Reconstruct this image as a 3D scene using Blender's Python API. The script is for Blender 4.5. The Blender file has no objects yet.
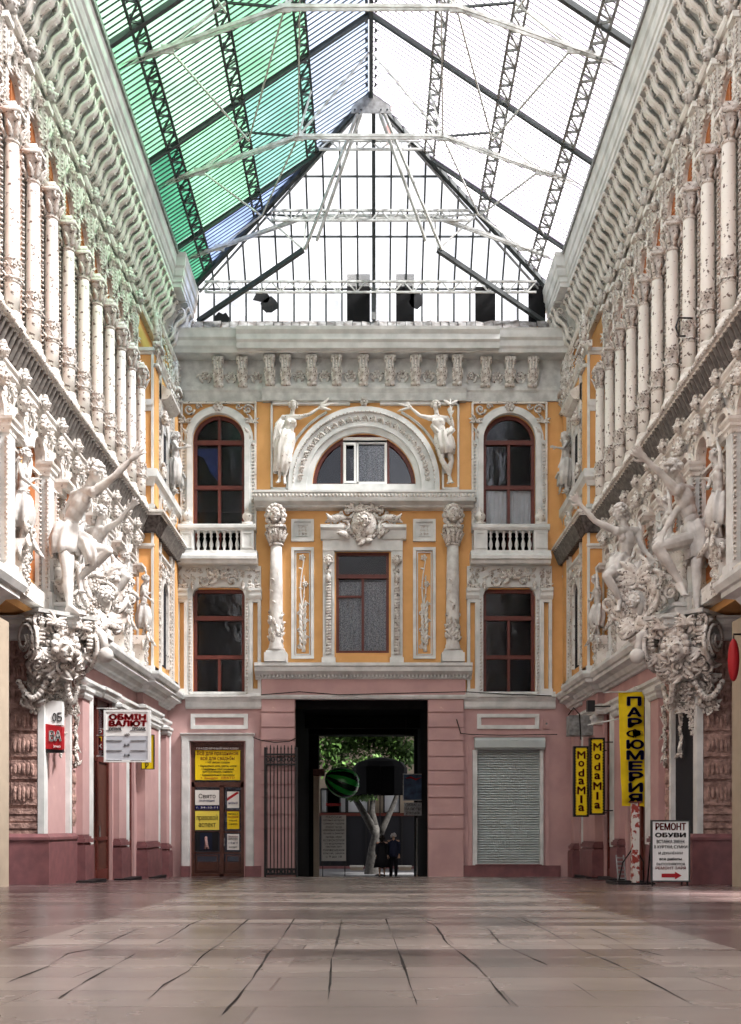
import bpy, bmesh, math, random
from mathutils import Vector, Matrix, Quaternion
PI = math.pi
rnd = random.Random(7)
SC = bpy.context.scene
COL = SC.collection
V = Vector
EYE = 1.872            # eye height above the floor at the end wall
YB = 36.0              # depth of the end wall
FX, FY = 370.5, 825.0  # the picture's vanishing point, 1000 px focal length

def at(px, py, Y):     # measured picture position at a known depth -> world point
    return V(((px - FX) * Y / 1000, Y, EYE + (FY - py) * Y / 1000))
def qx(px): return (px - FX) * .036        # end wall: measured column -> metres across
def qz(py): return (877 - py) * .036       # end wall: measured row -> metres up
def floor_z(Y): return .039 * (36 - Y)

# ------------------------------------------------------------ materials
def mat(name, col, rough=.7, spec=.3, metal=0, noise=0, nscale=3., col2=None, bump=0, bscale=20., speck=None, sscale=14., sth=.6, coat=0):
    m = bpy.data.materials.new(name); m.use_nodes = True
    nt = m.node_tree; b = nt.nodes['Principled BSDF']
    b.inputs['Base Color'].default_value = (*col, 1)
    b.inputs['Roughness'].default_value = rough
    b.inputs['Specular IOR Level'].default_value = spec
    b.inputs['Metallic'].default_value = metal
    if coat: b.inputs['Coat Weight'].default_value = coat
    tc = nt.nodes.new('ShaderNodeTexCoord')
    src = None
    if noise:
        n = nt.nodes.new('ShaderNodeTexNoise'); n.inputs['Scale'].default_value = nscale; n.inputs['Detail'].default_value = 5
        nt.links.new(tc.outputs['Object'], n.inputs['Vector'])
        r = nt.nodes.new('ShaderNodeValToRGB'); r.color_ramp.elements[0].position = .35; r.color_ramp.elements[1].position = .65
        c2 = col2 or tuple(c * (1 - noise) for c in col)
        r.color_ramp.elements[0].color = (*c2, 1); r.color_ramp.elements[1].color = (*col, 1)
        nt.links.new(n.outputs['Fac'], r.inputs['Fac']); src = r.outputs['Color']
        nt.links.new(src, b.inputs['Base Color'])
    if speck:
        n = nt.nodes.new('ShaderNodeTexNoise'); n.inputs['Scale'].default_value = sscale; n.inputs['Detail'].default_value = 3
        nt.links.new(tc.outputs['Object'], n.inputs['Vector'])
        r = nt.nodes.new('ShaderNodeValToRGB'); r.color_ramp.elements[0].position = sth; r.color_ramp.elements[1].position = sth + .05
        r.color_ramp.elements[0].color = (0, 0, 0, 1); r.color_ramp.elements[1].color = (1, 1, 1, 1)
        mx = nt.nodes.new('ShaderNodeMix'); mx.data_type = 'RGBA'
        nt.links.new(n.outputs['Fac'], r.inputs['Fac']); nt.links.new(r.outputs['Color'], mx.inputs[0])
        if src: nt.links.new(src, mx.inputs[6])
        else: mx.inputs[6].default_value = (*col, 1)
        mx.inputs[7].default_value = (*speck, 1)
        nt.links.new(mx.outputs[2], b.inputs['Base Color'])
    if bump:
        n = nt.nodes.new('ShaderNodeTexNoise'); n.inputs['Scale'].default_value = bscale; n.inputs['Detail'].default_value = 4
        nt.links.new(tc.outputs['Object'], n.inputs['Vector'])
        bp = nt.nodes.new('ShaderNodeBump'); bp.inputs['Strength'].default_value = bump; bp.inputs['Distance'].default_value = .03
        nt.links.new(n.outputs['Fac'], bp.inputs['Height']); nt.links.new(bp.outputs['Normal'], b.inputs['Normal'])
    return m

M = {}
M['stucco'] = mat('stucco', (.80, .79, .755), .75, .2, noise=.2, nscale=2.5, col2=(.62, .585, .54), bump=.25, bscale=14, speck=(.22, .19, .17), sscale=11, sth=.64)
M['carved'] = mat('carved_stucco', (.78, .765, .73), .8, .2, noise=.3, nscale=6, col2=(.46, .41, .37), bump=.5, bscale=22, speck=(.10, .08, .07), sscale=16, sth=.60)
M['statue'] = mat('statue_stone', (.70, .69, .665), .7, .25, noise=.3, nscale=3, col2=(.46, .44, .42), bump=.2, bscale=12)
M['greystone'] = mat('grey_stucco', (.66, .67, .65), .75, .2, noise=.2, nscale=3, col2=(.46, .47, .46), bump=.3, bscale=16)
M['shaft'] = mat('speckled_marble', (.84, .82, .77), .5, .35, noise=.1, nscale=2, speck=(.16, .12, .10), sscale=9, sth=.60)
M['ochre'] = mat('ochre_plaster', (.78, .44, .18), .8, .15, noise=.15, nscale=1.5, col2=(.69, .37, .14), speck=(.78, .55, .34), sscale=3.2, sth=.72)
M['brownopen'] = mat('brown_shutter_and_niche_shade', (.42, .15, .05), .6, .2, noise=.2, nscale=5)
M['pink'] = mat('pink_plaster', (.56, .36, .345), .8, .15, noise=.12, nscale=1.3, col2=(.47, .30, .295), speck=(.74, .56, .52), sscale=2.6, sth=.74)
M['rust'] = mat('rusticated_stone', (.50, .33, .28), .85, .15, noise=.4, nscale=7, col2=(.24, .15, .13), bump=1., bscale=18)
M['plinth'] = mat('mauve_plinth', (.235, .10, .105), .45, .4, noise=.25, nscale=4, col2=(.17, .075, .08))
M['ledge'] = mat('white_ledge', (.76, .77, .76), .6, .25, noise=.18, nscale=2, col2=(.56, .58, .57))
M['ribshade'] = mat('stone_rib_painted_shade', (.26, .24, .22), .85, .1, noise=.4, nscale=8)  # ribs coloured dark so the whole band looks shaded
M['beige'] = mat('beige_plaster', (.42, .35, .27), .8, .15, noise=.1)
M['soffitshade'] = mat('coffering_painted_shade', (.16, .14, .13), .85, .1, noise=.5, nscale=9, col2=(.06, .05, .05), bump=.6, bscale=16)  # shade of the band's underside put into the colour
M['redwood'] = mat('red_brown_wood', (.13, .032, .024), .45, .35, noise=.25, nscale=8)
M['darkwood'] = mat('dark_brown_wood', (.10, .040, .028), .4, .4, noise=.3, nscale=10)
M['iron'] = mat('black_iron', (.012, .012, .014), .5, .4)
M['steel'] = mat('grey_steel', (.30, .31, .31), .5, .3, noise=.3, nscale=6, col2=(.16, .16, .16))
M['darksteel'] = mat('dark_steel', (.055, .065, .068), .55, .3, noise=.3, nscale=6)
M['lilac'] = mat('lilac_grey_bar', (.30, .26, .36), .6, .2)
M['whitesteel'] = mat('white_painted_steel', (.62, .64, .63), .5, .3, noise=.25, nscale=5, col2=(.40, .40, .38))
M['flash'] = mat('weathered_flashing', (.40, .40, .40), .6, .3, metal=.2, noise=.5, nscale=4, col2=(.15, .13, .12), bump=1., bscale=6)
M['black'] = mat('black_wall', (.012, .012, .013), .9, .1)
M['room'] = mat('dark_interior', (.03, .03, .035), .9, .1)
M['shutter'] = mat('roller_shutter_paint', (.50, .56, .56), .5, .3, noise=.1, nscale=2)
M['yellow'] = mat('yellow_vinyl', (.86, .62, .01), .5, .3)
M['yellowcloth'] = mat('yellow_cloth', (.84, .62, .02), .8, .1, noise=.1, nscale=6)
M['navy'] = mat('navy_lettering', (.010, .012, .10), .6, .2)
M['maroon'] = mat('maroon_lettering', (.16, .02, .02), .6, .2)
M['redpaint'] = mat('red_paint', (.36, .012, .018), .5, .3)
M['blackpaint'] = mat('black_lettering', (.01, .01, .012), .6, .2)
M['whitepaint'] = mat('white_paint', (.80, .81, .80), .5, .3)
M['greypaint'] = mat('grey_panel', (.50, .53, .58), .5, .3)
M['paper'] = mat('white_paper', (.75, .74, .70), .8, .1)
M['yellowpaper'] = mat('yellow_paper', (.80, .66, .10), .8, .1)
M['lace'] = mat('lace_curtain', (.55, .56, .55), .9, .1, noise=.6, nscale=30, col2=(.10, .10, .11))
M['whitecurtain'] = mat('white_curtain', (.72, .73, .70), .9, .1, noise=.1, nscale=3)
M['bluecurtain'] = mat('blue_curtain', (.05, .07, .24), .9, .1, noise=.3, nscale=5)
M['cable'] = mat('black_cable', (.012, .012, .012), .6, .2)
M['bark'] = mat('tree_bark', (.10, .095, .09), .9, .1, noise=.5, nscale=9)
M['leaf'] = mat('green_leaf', (.10, .20, .04), .6, .3, noise=.5, nscale=6, col2=(.03, .08, .015))
M['skin'] = mat('skin', (.45, .28, .20), .6, .3)
M['darkcloth'] = mat('black_cloth', (.012, .012, .014), .9, .1)
M['navycloth'] = mat('dark_blue_cloth', (.02, .024, .045), .9, .1)
M['greyhair'] = mat('grey_hair', (.45, .43, .42), .9, .1)
M['darkhair'] = mat('dark_hair', (.015, .012, .01), .8, .2)
M['redreflection'] = mat('pinkish_red_reflection', (.60, .24, .20), .9, .1)  # colour for the strip that imitates a reflection
M['brick'] = mat('red_brick', (.50, .14, .09), .9, .1, noise=.3, nscale=8)
M['wetstone'] = mat('street_paving', (.22, .22, .23), .6, .3, noise=.2, nscale=2)
M['greenvinyl'] = mat('green_vinyl', (.03, .42, .06), .25, .5)
M['darkgreen'] = mat('dark_green_vinyl', (.005, .035, .01), .25, .5)
M['poster'] = mat('blue_poster', (.03, .07, .14), .5, .3, noise=.7, nscale=4, col2=(.01, .02, .05))
M['shopwhite'] = mat('shop_window_blind', (.55, .57, .60), .6, .3)
M['crack'] = mat('floor_crack', (.03, .027, .026), .9, .1)

def glassmat(name, col, transp=.6, rough=.3, alpha_tr=1.):
    m = bpy.data.materials.new(name); m.use_nodes = True; nt = m.node_tree
    nt.nodes.remove(nt.nodes['Principled BSDF']); out = nt.nodes['Material Output']
    t = nt.nodes.new('ShaderNodeBsdfTransparent'); t.inputs[0].default_value = (*col, 1)
    d = nt.nodes.new('ShaderNodeBsdfTranslucent'); d.inputs[0].default_value = (*col, 1)
    mx = nt.nodes.new('ShaderNodeMixShader'); mx.inputs[0].default_value = 1 - transp
    nt.links.new(t.outputs[0], mx.inputs[1]); nt.links.new(d.outputs[0], mx.inputs[2])
    g = nt.nodes.new('ShaderNodeBsdfGlossy'); g.inputs['Roughness'].default_value = rough
    m2 = nt.nodes.new('ShaderNodeMixShader'); m2.inputs[0].default_value = .04
    nt.links.new(mx.outputs[0], m2.inputs[1]); nt.links.new(g.outputs[0], m2.inputs[2])
    nt.links.new(m2.outputs[0], out.inputs[0])
    # uneven staining of the sheet
    tc = nt.nodes.new('ShaderNodeTexCoord'); n = nt.nodes.new('ShaderNodeTexNoise'); n.inputs['Scale'].default_value = .9; n.inputs['Detail'].default_value = 4
    nt.links.new(tc.outputs['Object'], n.inputs['Vector'])
    r = nt.nodes.new('ShaderNodeValToRGB'); r.color_ramp.elements[0].position = .35; r.color_ramp.elements[1].position = .7
    r.color_ramp.elements[0].color = (*[c * .72 for c in col], 1); r.color_ramp.elements[1].color = (*[min(1, c * 1.08 + .02) for c in col], 1)
    nt.links.new(n.outputs['Fac'], r.inputs['Fac'])
    nt.links.new(r.outputs['Color'], t.inputs[0]); nt.links.new(r.outputs['Color'], d.inputs[0])
    return m
M['glass_green'] = glassmat('green_roof_glass', (.27, .64, .38))
M['glass_palegreen'] = glassmat('pale_green_roof_glass', (.46, .80, .54))
M['glass_teal'] = glassmat('teal_roof_glass', (.24, .54, .44))
M['glass_deep'] = glassmat('deep_green_roof_glass', (.07, .32, .18))
M['glass_blue'] = glassmat('blue_roof_glass', (.34, .46, .76))
M['glass_pale'] = glassmat('pale_blue_roof_glass', (.52, .62, .78))
M['glass_white'] = glassmat('white_roof_glass', (.90, .89, .92))
M['glass_end'] = glassmat('clear_end_glass', (.93, .95, .98), .8)

def panemat():
    m = bpy.data.materials.new('window_glass'); m.use_nodes = True; nt = m.node_tree
    nt.nodes.remove(nt.nodes['Principled BSDF']); out = nt.nodes['Material Output']
    t = nt.nodes.new('ShaderNodeBsdfTransparent'); t.inputs[0].default_value = (.84, .87, .92, 1)
    g = nt.nodes.new('ShaderNodeBsdfGlossy'); g.inputs['Roughness'].default_value = .06; g.inputs[0].default_value = (.8, .85, .95, 1)
    f = nt.nodes.new('ShaderNodeFresnel'); f.inputs[0].default_value = 1.5
    tc = nt.nodes.new('ShaderNodeTexCoord'); n = nt.nodes.new('ShaderNodeTexNoise'); n.inputs['Scale'].default_value = 2.2
    nt.links.new(tc.outputs['Object'], n.inputs['Vector'])
    bp = nt.nodes.new('ShaderNodeBump'); bp.inputs['Strength'].default_value = .35; bp.inputs['Distance'].default_value = .05
    nt.links.new(n.outputs['Fac'], bp.inputs['Height']); nt.links.new(bp.outputs[0], g.inputs['Normal'])
    mx = nt.nodes.new('ShaderNodeMixShader')
    nt.links.new(f.outputs[0], mx.inputs[0]); nt.links.new(t.outputs[0], mx.inputs[1]); nt.links.new(g.outputs[0], mx.inputs[2])
    nt.links.new(mx.outputs[0], out.inputs[0])
    return m
M['pane'] = panemat()

# ------------------------------------------------------------ mesh builder
class MB:
    def __init__(s): s.v = []; s.f = []; s.mi = []; s.M = None; s.m = 0
    def add(s, vs, fs):
        n = len(s.v)
        if s.M is not None: vs = [s.M @ V(v) for v in vs]
        s.v += [tuple(v) for v in vs]; s.f += [tuple(i + n for i in f) for f in fs]; s.mi += [s.m] * len(fs)
        return s
    def box(s, x0, x1, y0, y1, z0, z1):
        if x0 > x1: x0, x1 = x1, x0
        if y0 > y1: y0, y1 = y1, y0
        if z0 > z1: z0, z1 = z1, z0
        return s.add([(x0,y0,z0),(x1,y0,z0),(x1,y1,z0),(x0,y1,z0),(x0,y0,z1),(x1,y0,z1),(x1,y1,z1),(x0,y1,z1)],
              [(0,3,2,1),(4,5,6,7),(0,1,5,4),(1,2,6,5),(2,3,7,6),(3,0,4,7)])
    def slab(s, x0, x1, z0, z1, o0, o1):      # facade frame: out = -y
        return s.box(x0, x1, -o1, -o0, z0, z1)
    def poly(s, pts, d):                      # closed outline of 3-D points pushed along vector d
        n = len(pts); d = V(d); a = [V(p) for p in pts]; b = [p + d for p in a]
        return s.add(a + b, [tuple(range(n))[::-1], tuple(range(n, 2*n))] + [(i, (i+1) % n, n + (i+1) % n, n + i) for i in range(n)])
    def prof(s, pz, x0, x1):                  # profile of (out, z) extruded across x (facade frame)
        return s.poly([(x0, -o, z) for o, z in pz], (x1 - x0, 0, 0))
    def sph(s, c, r, n=8, k=6, rot=None):
        if not hasattr(r, '__len__'): r = (r, r, r)
        vs = []; c = V(c)
        R = rot or Matrix.Identity(3)
        vs.append(c + R @ V((0, 0, r[2])))
        for i in range(1, k):
            t = PI * i / k
            for j in range(n):
                p = 2 * PI * j / n
                vs.append(c + R @ V((r[0]*math.sin(t)*math.cos(p), r[1]*math.sin(t)*math.sin(p), r[2]*math.cos(t))))
        vs.append(c + R @ V((0, 0, -r[2]))); L = len(vs) - 1
        fs = [(0, 1 + j, 1 + (j+1) % n) for j in range(n)]
        for i in range(k - 2):
            for j in range(n):
                a = 1 + i*n + j; b = 1 + i*n + (j+1) % n
                fs.append((a, a + n, b + n, b))
        fs += [(L, 1 + (k-2)*n + (j+1) % n, 1 + (k-2)*n + j) for j in range(n)]
        return s.add(vs, fs)
    def tube(s, pts, rr, n=6, cap=True, flat=1., up=None):
        pts = [V(p) for p in pts]; m = len(pts)
        if not hasattr(rr, '__len__'): rr = [rr] * m
        vs = []; pu = V(up) if up else None
        for i, p in enumerate(pts):
            t = (pts[min(i+1, m-1)] - pts[max(i-1, 0)])
            if t.length < 1e-9: t = V((0, 0, 1))
            t.normalize()
            if pu is None: pu = V((0, 0, 1)) if abs(t.z) < .9 else V((1, 0, 0))
            a = t.cross(pu)
            if a.length < 1e-6: a = t.orthogonal()
            a.normalize(); b = a.cross(t); pu = b
            for j in range(n):
                q = 2 * PI * j / n
                vs.append(p + a * math.cos(q) * rr[i] + b * math.sin(q) * rr[i] * flat)
        fs = []
        for i in range(m - 1):
            for j in range(n):
                fs.append((i*n + j, i*n + (j+1) % n, (i+1)*n + (j+1) % n, (i+1)*n + j))
        if cap: fs += [tuple(range(n))[::-1], tuple(range((m-1)*n, m*n))]
        return s.add(vs, fs)
    def bar(s, a, b, w, h=None):              # rectangular bar between two points
        a, b = V(a), V(b); h = h or w; t = (b - a).normalized()
        u = V((0, 0, 1)) if abs(t.z) < .95 else V((0, 1, 0))
        x = t.cross(u).normalized() * w / 2; y = x.cross(t).normalized() * h / 2
        vs = [a-x-y, a+x-y, a+x+y, a-x+y, b-x-y, b+x-y, b+x+y, b-x+y]
        return s.add(vs, [(0,3,2,1),(4,5,6,7),(0,1,5,4),(1,2,6,5),(2,3,7,6),(3,0,4,7)])
    def lathe(s, pr, c=(0, 0, 0), n=16, flute=0, a0=0, a1=2*PI):   # pr: (r, z)
        vs = []; c = V(c); full = abs(a1 - a0 - 2*PI) < 1e-6; k = n if full else n + 1
        for r, z in pr:
            for j in range(k):
                q = a0 + (a1 - a0) * j / n
                rr = r * (1 - flute * (j % 2))
                vs.append(c + V((rr*math.cos(q), rr*math.sin(q), z)))
        fs = []
        for i in range(len(pr) - 1):
            for j in range(n):
                j2 = (j+1) % k
                fs.append((i*k + j, i*k + j2, (i+1)*k + j2, (i+1)*k + j))
        if full: fs += [tuple(range(k))[::-1], tuple(range((len(pr)-1)*k, len(pr)*k))]
        return s.add(vs, fs)
    def mold(s, path, prof, closed_ends=True):   # path in plan (x,y); prof (offset to the right-hand side, z); mitred
        P = [V((p[0], p[1])) for p in path]; n = len(P); rows = []
        for i in range(n):
            d0 = (P[i] - P[i-1]).normalized() if i > 0 else None
            d1 = (P[i+1] - P[i]).normalized() if i < n-1 else None
            if d0 is None: nn = V((d1.y, -d1.x)); k = 1
            elif d1 is None: nn = V((d0.y, -d0.x)); k = 1
            else:
                a = V((d0.y, -d0.x)); b = V((d1.y, -d1.x)); nn = (a + b).normalized(); k = 1 / max(.3, nn.dot(a))
            rows.append([(P[i].x + nn.x*o*k, P[i].y + nn.y*o*k, z) for o, z in prof])
        m = len(prof); vs = [p for r in rows for p in r]; fs = []
        for i in range(n-1):
            for j in range(m):
                j2 = (j+1) % m
                fs.append((i*m + j, (i+1)*m + j, (i+1)*m + j2, i*m + j2))
        if closed_ends: fs += [tuple(range(m)), tuple(range((n-1)*m, n*m))[::-1]]
        return s.add(vs, fs)
    def archplate(s, x0, x1, z0, z1, cx, zs, r, o0, o1, n=14, top_flat=True):
        """wall plate from x0..x1, z0..z1 with a round-headed opening (springing at zs, radius r) open to the bottom"""
        ang = [PI * i / n for i in range(n + 1)]
        inner = [(cx + r * math.cos(a), zs + r * math.sin(a)) for a in ang]
        outer = []
        for a in ang:
            c, t = math.cos(a), math.sin(a)
            k = 1e9
            if c > 1e-6: k = min(k, (x1 - cx) / c)
            if c < -1e-6: k = min(k, (x0 - cx) / c)
            if t > 1e-6: k = min(k, (z1 - zs) / t)
            outer.append((cx + k * c, zs + k * t))
        # corners inserted as extra facets
        for i in range(n):
            q = [inner[i], outer[i]]
            a, b = outer[i], outer[i+1]
            if abs(a[0] - x1) < 1e-6 and abs(b[1] - z1) < 1e-6 and abs(a[1] - z1) > 1e-6: q.append((x1, z1))
            if abs(a[1] - z1) < 1e-6 and abs(b[0] - x0) < 1e-6 and abs(b[1] - z1) > 1e-6: q.append((x0, z1))
            q += [b, inner[i+1]]
            s.poly([(x, -o1, z) for x, z in q], (0, o1 - o0, 0))
        if z0 < zs - 1e-6:
            s.slab(x0, cx - r, z0, zs, o0, o1); s.slab(cx + r, x1, z0, zs, o0, o1)
        return s
    def archring(s, cx, zs, r0, r1, o0, o1, n=20, a0=0, a1=PI):
        for i in range(n):
            t0 = a0 + (a1-a0)*i/n; t1 = a0 + (a1-a0)*(i+1)/n
            q = [(cx + r*math.cos(t), zs + r*math.sin(t)) for r, t in ((r0,t0),(r1,t0),(r1,t1),(r0,t1))]
            s.poly([(x, -o1, z) for x, z in q], (0, o1-o0, 0))
        return s
    def disc(s, cx, zs, r, o, n=20, a0=0, a1=PI):
        pts = [(cx + r*math.cos(a0 + (a1-a0)*i/n), -o, zs + r*math.sin(a0 + (a1-a0)*i/n)) for i in range(n+1)]
        return s.add(pts, [tuple(range(n+1))])

def build(name, mb, m, parent=None, smooth=False, world=True, angle=None):
    me = bpy.data.meshes.new(name)
    vs = mb.v
    if parent is not None and world:
        L = Matrix.Translation(parent.location) @ Matrix.Rotation(parent.rotation_euler.z, 4, 'Z')
        pp = parent.parent
        while pp is not None:
            L = Matrix.Translation(pp.location) @ Matrix.Rotation(pp.rotation_euler.z, 4, 'Z') @ L; pp = pp.parent
        I = L.inverted(); vs = [tuple(I @ V(v)) for v in vs]
    me.from_pydata(vs, [], mb.f)
    ms = m if isinstance(m, (list, tuple)) else [m]
    for k in ms: me.materials.append(M[k] if isinstance(k, str) else k)
    if len(ms) > 1: me.polygons.foreach_set('material_index', mb.mi)
    if smooth: me.polygons.foreach_set('use_smooth', [True] * len(me.polygons))
    me.update()
    o = bpy.data.objects.new(name, me); COL.objects.link(o)
    if parent is not None: o.parent = parent
    return o
def part(name, mb, m, parent, smooth=False, label=None): 
    o = build(name, mb, m, parent, smooth, world=False)
    if label: o['label'] = label
    return o
def wpart(name, mb, m, parent, smooth=False, label=None):
    o = build(name, mb, m, parent, smooth, world=True)
    if label: o['label'] = label
    return o
def tag(o, label, cat, group=None, kind=None):
    o['label'] = label; o['category'] = cat
    if group: o['group'] = group
    if kind: o['kind'] = kind
    return o
def struct(name, mb, m, label=None, smooth=False):
    o = build(name, mb, m, None, smooth); o['kind'] = 'structure'
    if label: o['label'] = label
    return o
def thing(name, label, cat, loc=(0, 0, 0), rz=0, group=None, kind=None):
    o = bpy.data.objects.new(name, None); COL.objects.link(o)
    o.location = loc; o.rotation_euler = (0, 0, rz); o.empty_display_size = .2
    return tag(o, label, cat, group, kind)
def dup(root, loc, rz=0, label=None, group=None, scale=None):
    def cp(o, par):
        c = o.copy(); COL.objects.link(c)
        if par is not None: c.parent = par
        for ch in list(o.children): cp(ch, c)
        return c
    r = cp(root, None); r.location = loc; r.rotation_euler = (0, 0, rz)
    if scale: r.scale = scale
    if label: r['label'] = label
    if group: r['group'] = group
    return r

# ------------------------------------------------------------ carved ornament (facade frame: x across, -y out, z up)
def scroll(mb, cx, cz, r, th, a0=0, turns=1.3, hand=1, o=0., n=5, steps=14):
    pts = []; rr = []
    for i in range(steps):
        t = i / (steps - 1); a = a0 + hand * turns * 2 * PI * t; q = r * (1 - .82 * t)
        pts.append((cx + q * math.cos(a), -(o + th * .8 * (0.5 + t * .7)), cz + q * math.sin(a))); rr.append(th * (1 - .45 * t))
    mb.tube(pts, rr, n)
    mb.sph((cx, -(o + th), cz), th * 1.2, 6, 4)
def leaf(mb, x, z, a, L, w, o=0., curl=.5, lift=.3, n=5):
    pts = []; rr = []
    for i in range(6):
        t = i / 5; b = a + curl * t
        pts.append((x + L * t * math.cos(b), -(o + w * .25 + lift * L * t * t), z + L * t * math.sin(b)))
        rr.append(w * max(.12, math.sin(PI * (.12 + .83 * t)) ) * .5)
    mb.tube(pts, rr, n, up=(0, -1, 0), flat=.55)
def rosette(mb, x, z, r, o=0., k=6):
    for i in range(k):
        a = 2 * PI * i / k
        mb.sph((x + r*.6*math.cos(a), -(o + r*.2), z + r*.6*math.sin(a)), (r*.36, r*.28, r*.36), 6, 4)
    mb.sph((x, -(o + r*.4), z), r*.3, 6, 4)
def acanthus(mb, x, z, w, h, o=0., k=5, down=False):
    for i in range(k):
        t = (i / (k - 1) - .5) * 2
        a = PI/2 + t * 1.1
        if down: a = -a
        leaf(mb, x, z, a, h * (1 - .3 * abs(t)), w * .38, o, curl=(-.6 if t < 0 else .6) * (1 if down else -1) * -1, lift=.25)
def face(mb, x, z, s, o=0.):
    mb.sph((x, -(o + s*.35), z), (s*.42, s*.42, s*.55), 10, 8)
    mb.sph((x, -(o + s*.80), z - s*.04), (s*.08, s*.12, s*.15), 6, 4)
    mb.sph((x, -(o + s*.70), z - s*.27), (s*.15, s*.08, s*.05), 6, 4)
    mb.sph((x, -(o + s*.62), z - s*.45), (s*.16, s*.13, s*.12), 6, 4)
    for q in (-1, 1):
        mb.sph((x + q*s*.17, -(o + s*.70), z + s*.14), (s*.15, s*.08, s*.05), 6, 4)
        mb.sph((x + q*s*.22, -(o + s*.62), z - s*.12), (s*.12, s*.12, s*.12), 6, 4)
    for i in range(9):
        a = -.35 + (PI + .7) * i / 8
        mb.sph((x + s*.48*math.cos(a), -(o + s*.42), z + s*.08 + s*.55*math.sin(a)), s*.17, 6, 4)
def beads(mb, p0, p1, r, gap):
    p0, p1 = V(p0), V(p1); n = max(1, int((p1 - p0).length / gap))
    for i in range(n + 1):
        mb.sph(p0.lerp(p1, i / n), r, 5, 4)
def rope(mb, p0, p1, r, gap, out=(0, -1, 0)):   # row of slanted little dashes
    p0, p1 = V(p0), V(p1); n = max(1, int((p1 - p0).length / gap)); d = (p1 - p0).normalized() * gap * .34; s = d.cross(V(out)).normalized() * r
    for i in range(n + 1):
        c = p0.lerp(p1, i / n)
        mb.bar(c - s - d*.5, c + s + d*.5, r * .9, r * .9)
def arabesque(mb, x0, x1, z0, z1, cell=.22, o=0., seed=1, th=None):
    r = random.Random(seed); nx = max(1, round((x1-x0)/cell)); nz = max(1, round((z1-z0)/cell)); th = th or cell * .13
    for i in range(nx):
        for k in range(nz):
            cx = x0 + (i + .5) * (x1-x0)/nx + r.uniform(-.1, .1)*cell; cz = z0 + (k + .5) * (z1-z0)/nz + r.uniform(-.1, .1)*cell
            t = r.random()
            if t < .5: scroll(mb, cx, cz, cell*.42, th, r.uniform(0, 6.28), 1.2, 1 if (i + k) % 2 else -1, o, 4, 9)
            elif t < .8:
                a = r.uniform(0, 6.28)
                for j in range(3): leaf(mb, cx, cz, a + (j-1)*.8, cell*.6, cell*.3, o, (j-1)*.6, .25, 4)
            else: rosette(mb, cx, cz, cell*.38, o, 5)
def frame_rect(mb, x0, x1, z0, z1, w, o0, o1):
    mb.slab(x0, x1, z1-w, z1, o0, o1); mb.slab(x0, x1, z0, z0+w, o0, o1)
    mb.slab(x0, x0+w, z0+w, z1-w, o0, o1); mb.slab(x1-w, x1, z0+w, z1-w, o0, o1)

# ------------------------------------------------------------ lettering
def text(s, loc, size, m, parent, rot=(PI/2, 0, 0), width=None, align='CENTER', bold=0., name='lettering', spacing=1., height=None, extrude=.004):
    """one line of lettering as a mesh; rot turns the flat text (read from -y by default)"""
    if not s: return None
    cu = bpy.data.curves.new(name, 'FONT'); cu.body = s; cu.size = 1; cu.align_x = align; cu.align_y = 'CENTER'
    cu.extrude = extrude;  cu.space_character = spacing; cu.resolution_u = 3
    tmp = bpy.data.objects.new('tmp', cu); COL.objects.link(tmp)
    bpy.context.view_layer.update()
    me = bpy.data.meshes.new_from_object(tmp.evaluated_get(bpy.context.evaluated_depsgraph_get()))
    bpy.data.objects.remove(tmp); bpy.data.curves.remove(cu)
    xs = [v.co.x for v in me.vertices]; w = max(xs) - min(xs); ys = [v.co.y for v in me.vertices]; h = max(ys) - min(ys); yc = (max(ys) + min(ys)) / 2
    kx = width / w if width else size; ky = height / h if height else size
    from mathutils import Euler
    Mx = Matrix.Translation(V(loc)) @ Euler(rot).to_matrix().to_4x4() @ Matrix.Diagonal((kx, ky, 1, 1)) @ Matrix.Translation((0, -yc, 0))
    L = Matrix.Translation(parent.location) @ Matrix.Rotation(parent.rotation_euler.z, 4, 'Z')
    me.transform(L.inverted() @ Mx)
    me.materials.clear(); me.materials.append(M[m]); me.name = name
    if bold:      # heavier strokes: the same outlines laid again slightly to each side
        bm = bmesh.new(); bm.from_mesh(me); src = list(bm.verts) + list(bm.edges) + list(bm.faces)
        for dx, dz in ((-bold, 0), (bold, 0), (0, bold*.7), (0, -bold*.7)):
            g = bmesh.ops.duplicate(bm, geom=src)['geom']
            bmesh.ops.translate(bm, verts=[v for v in g if isinstance(v, bmesh.types.BMVert)], vec=(dx, 0, dz))
        bm.to_mesh(me); bm.free()
    o = bpy.data.objects.new(name, me); COL.objects.link(o); o.parent = parent
    return o
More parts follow.
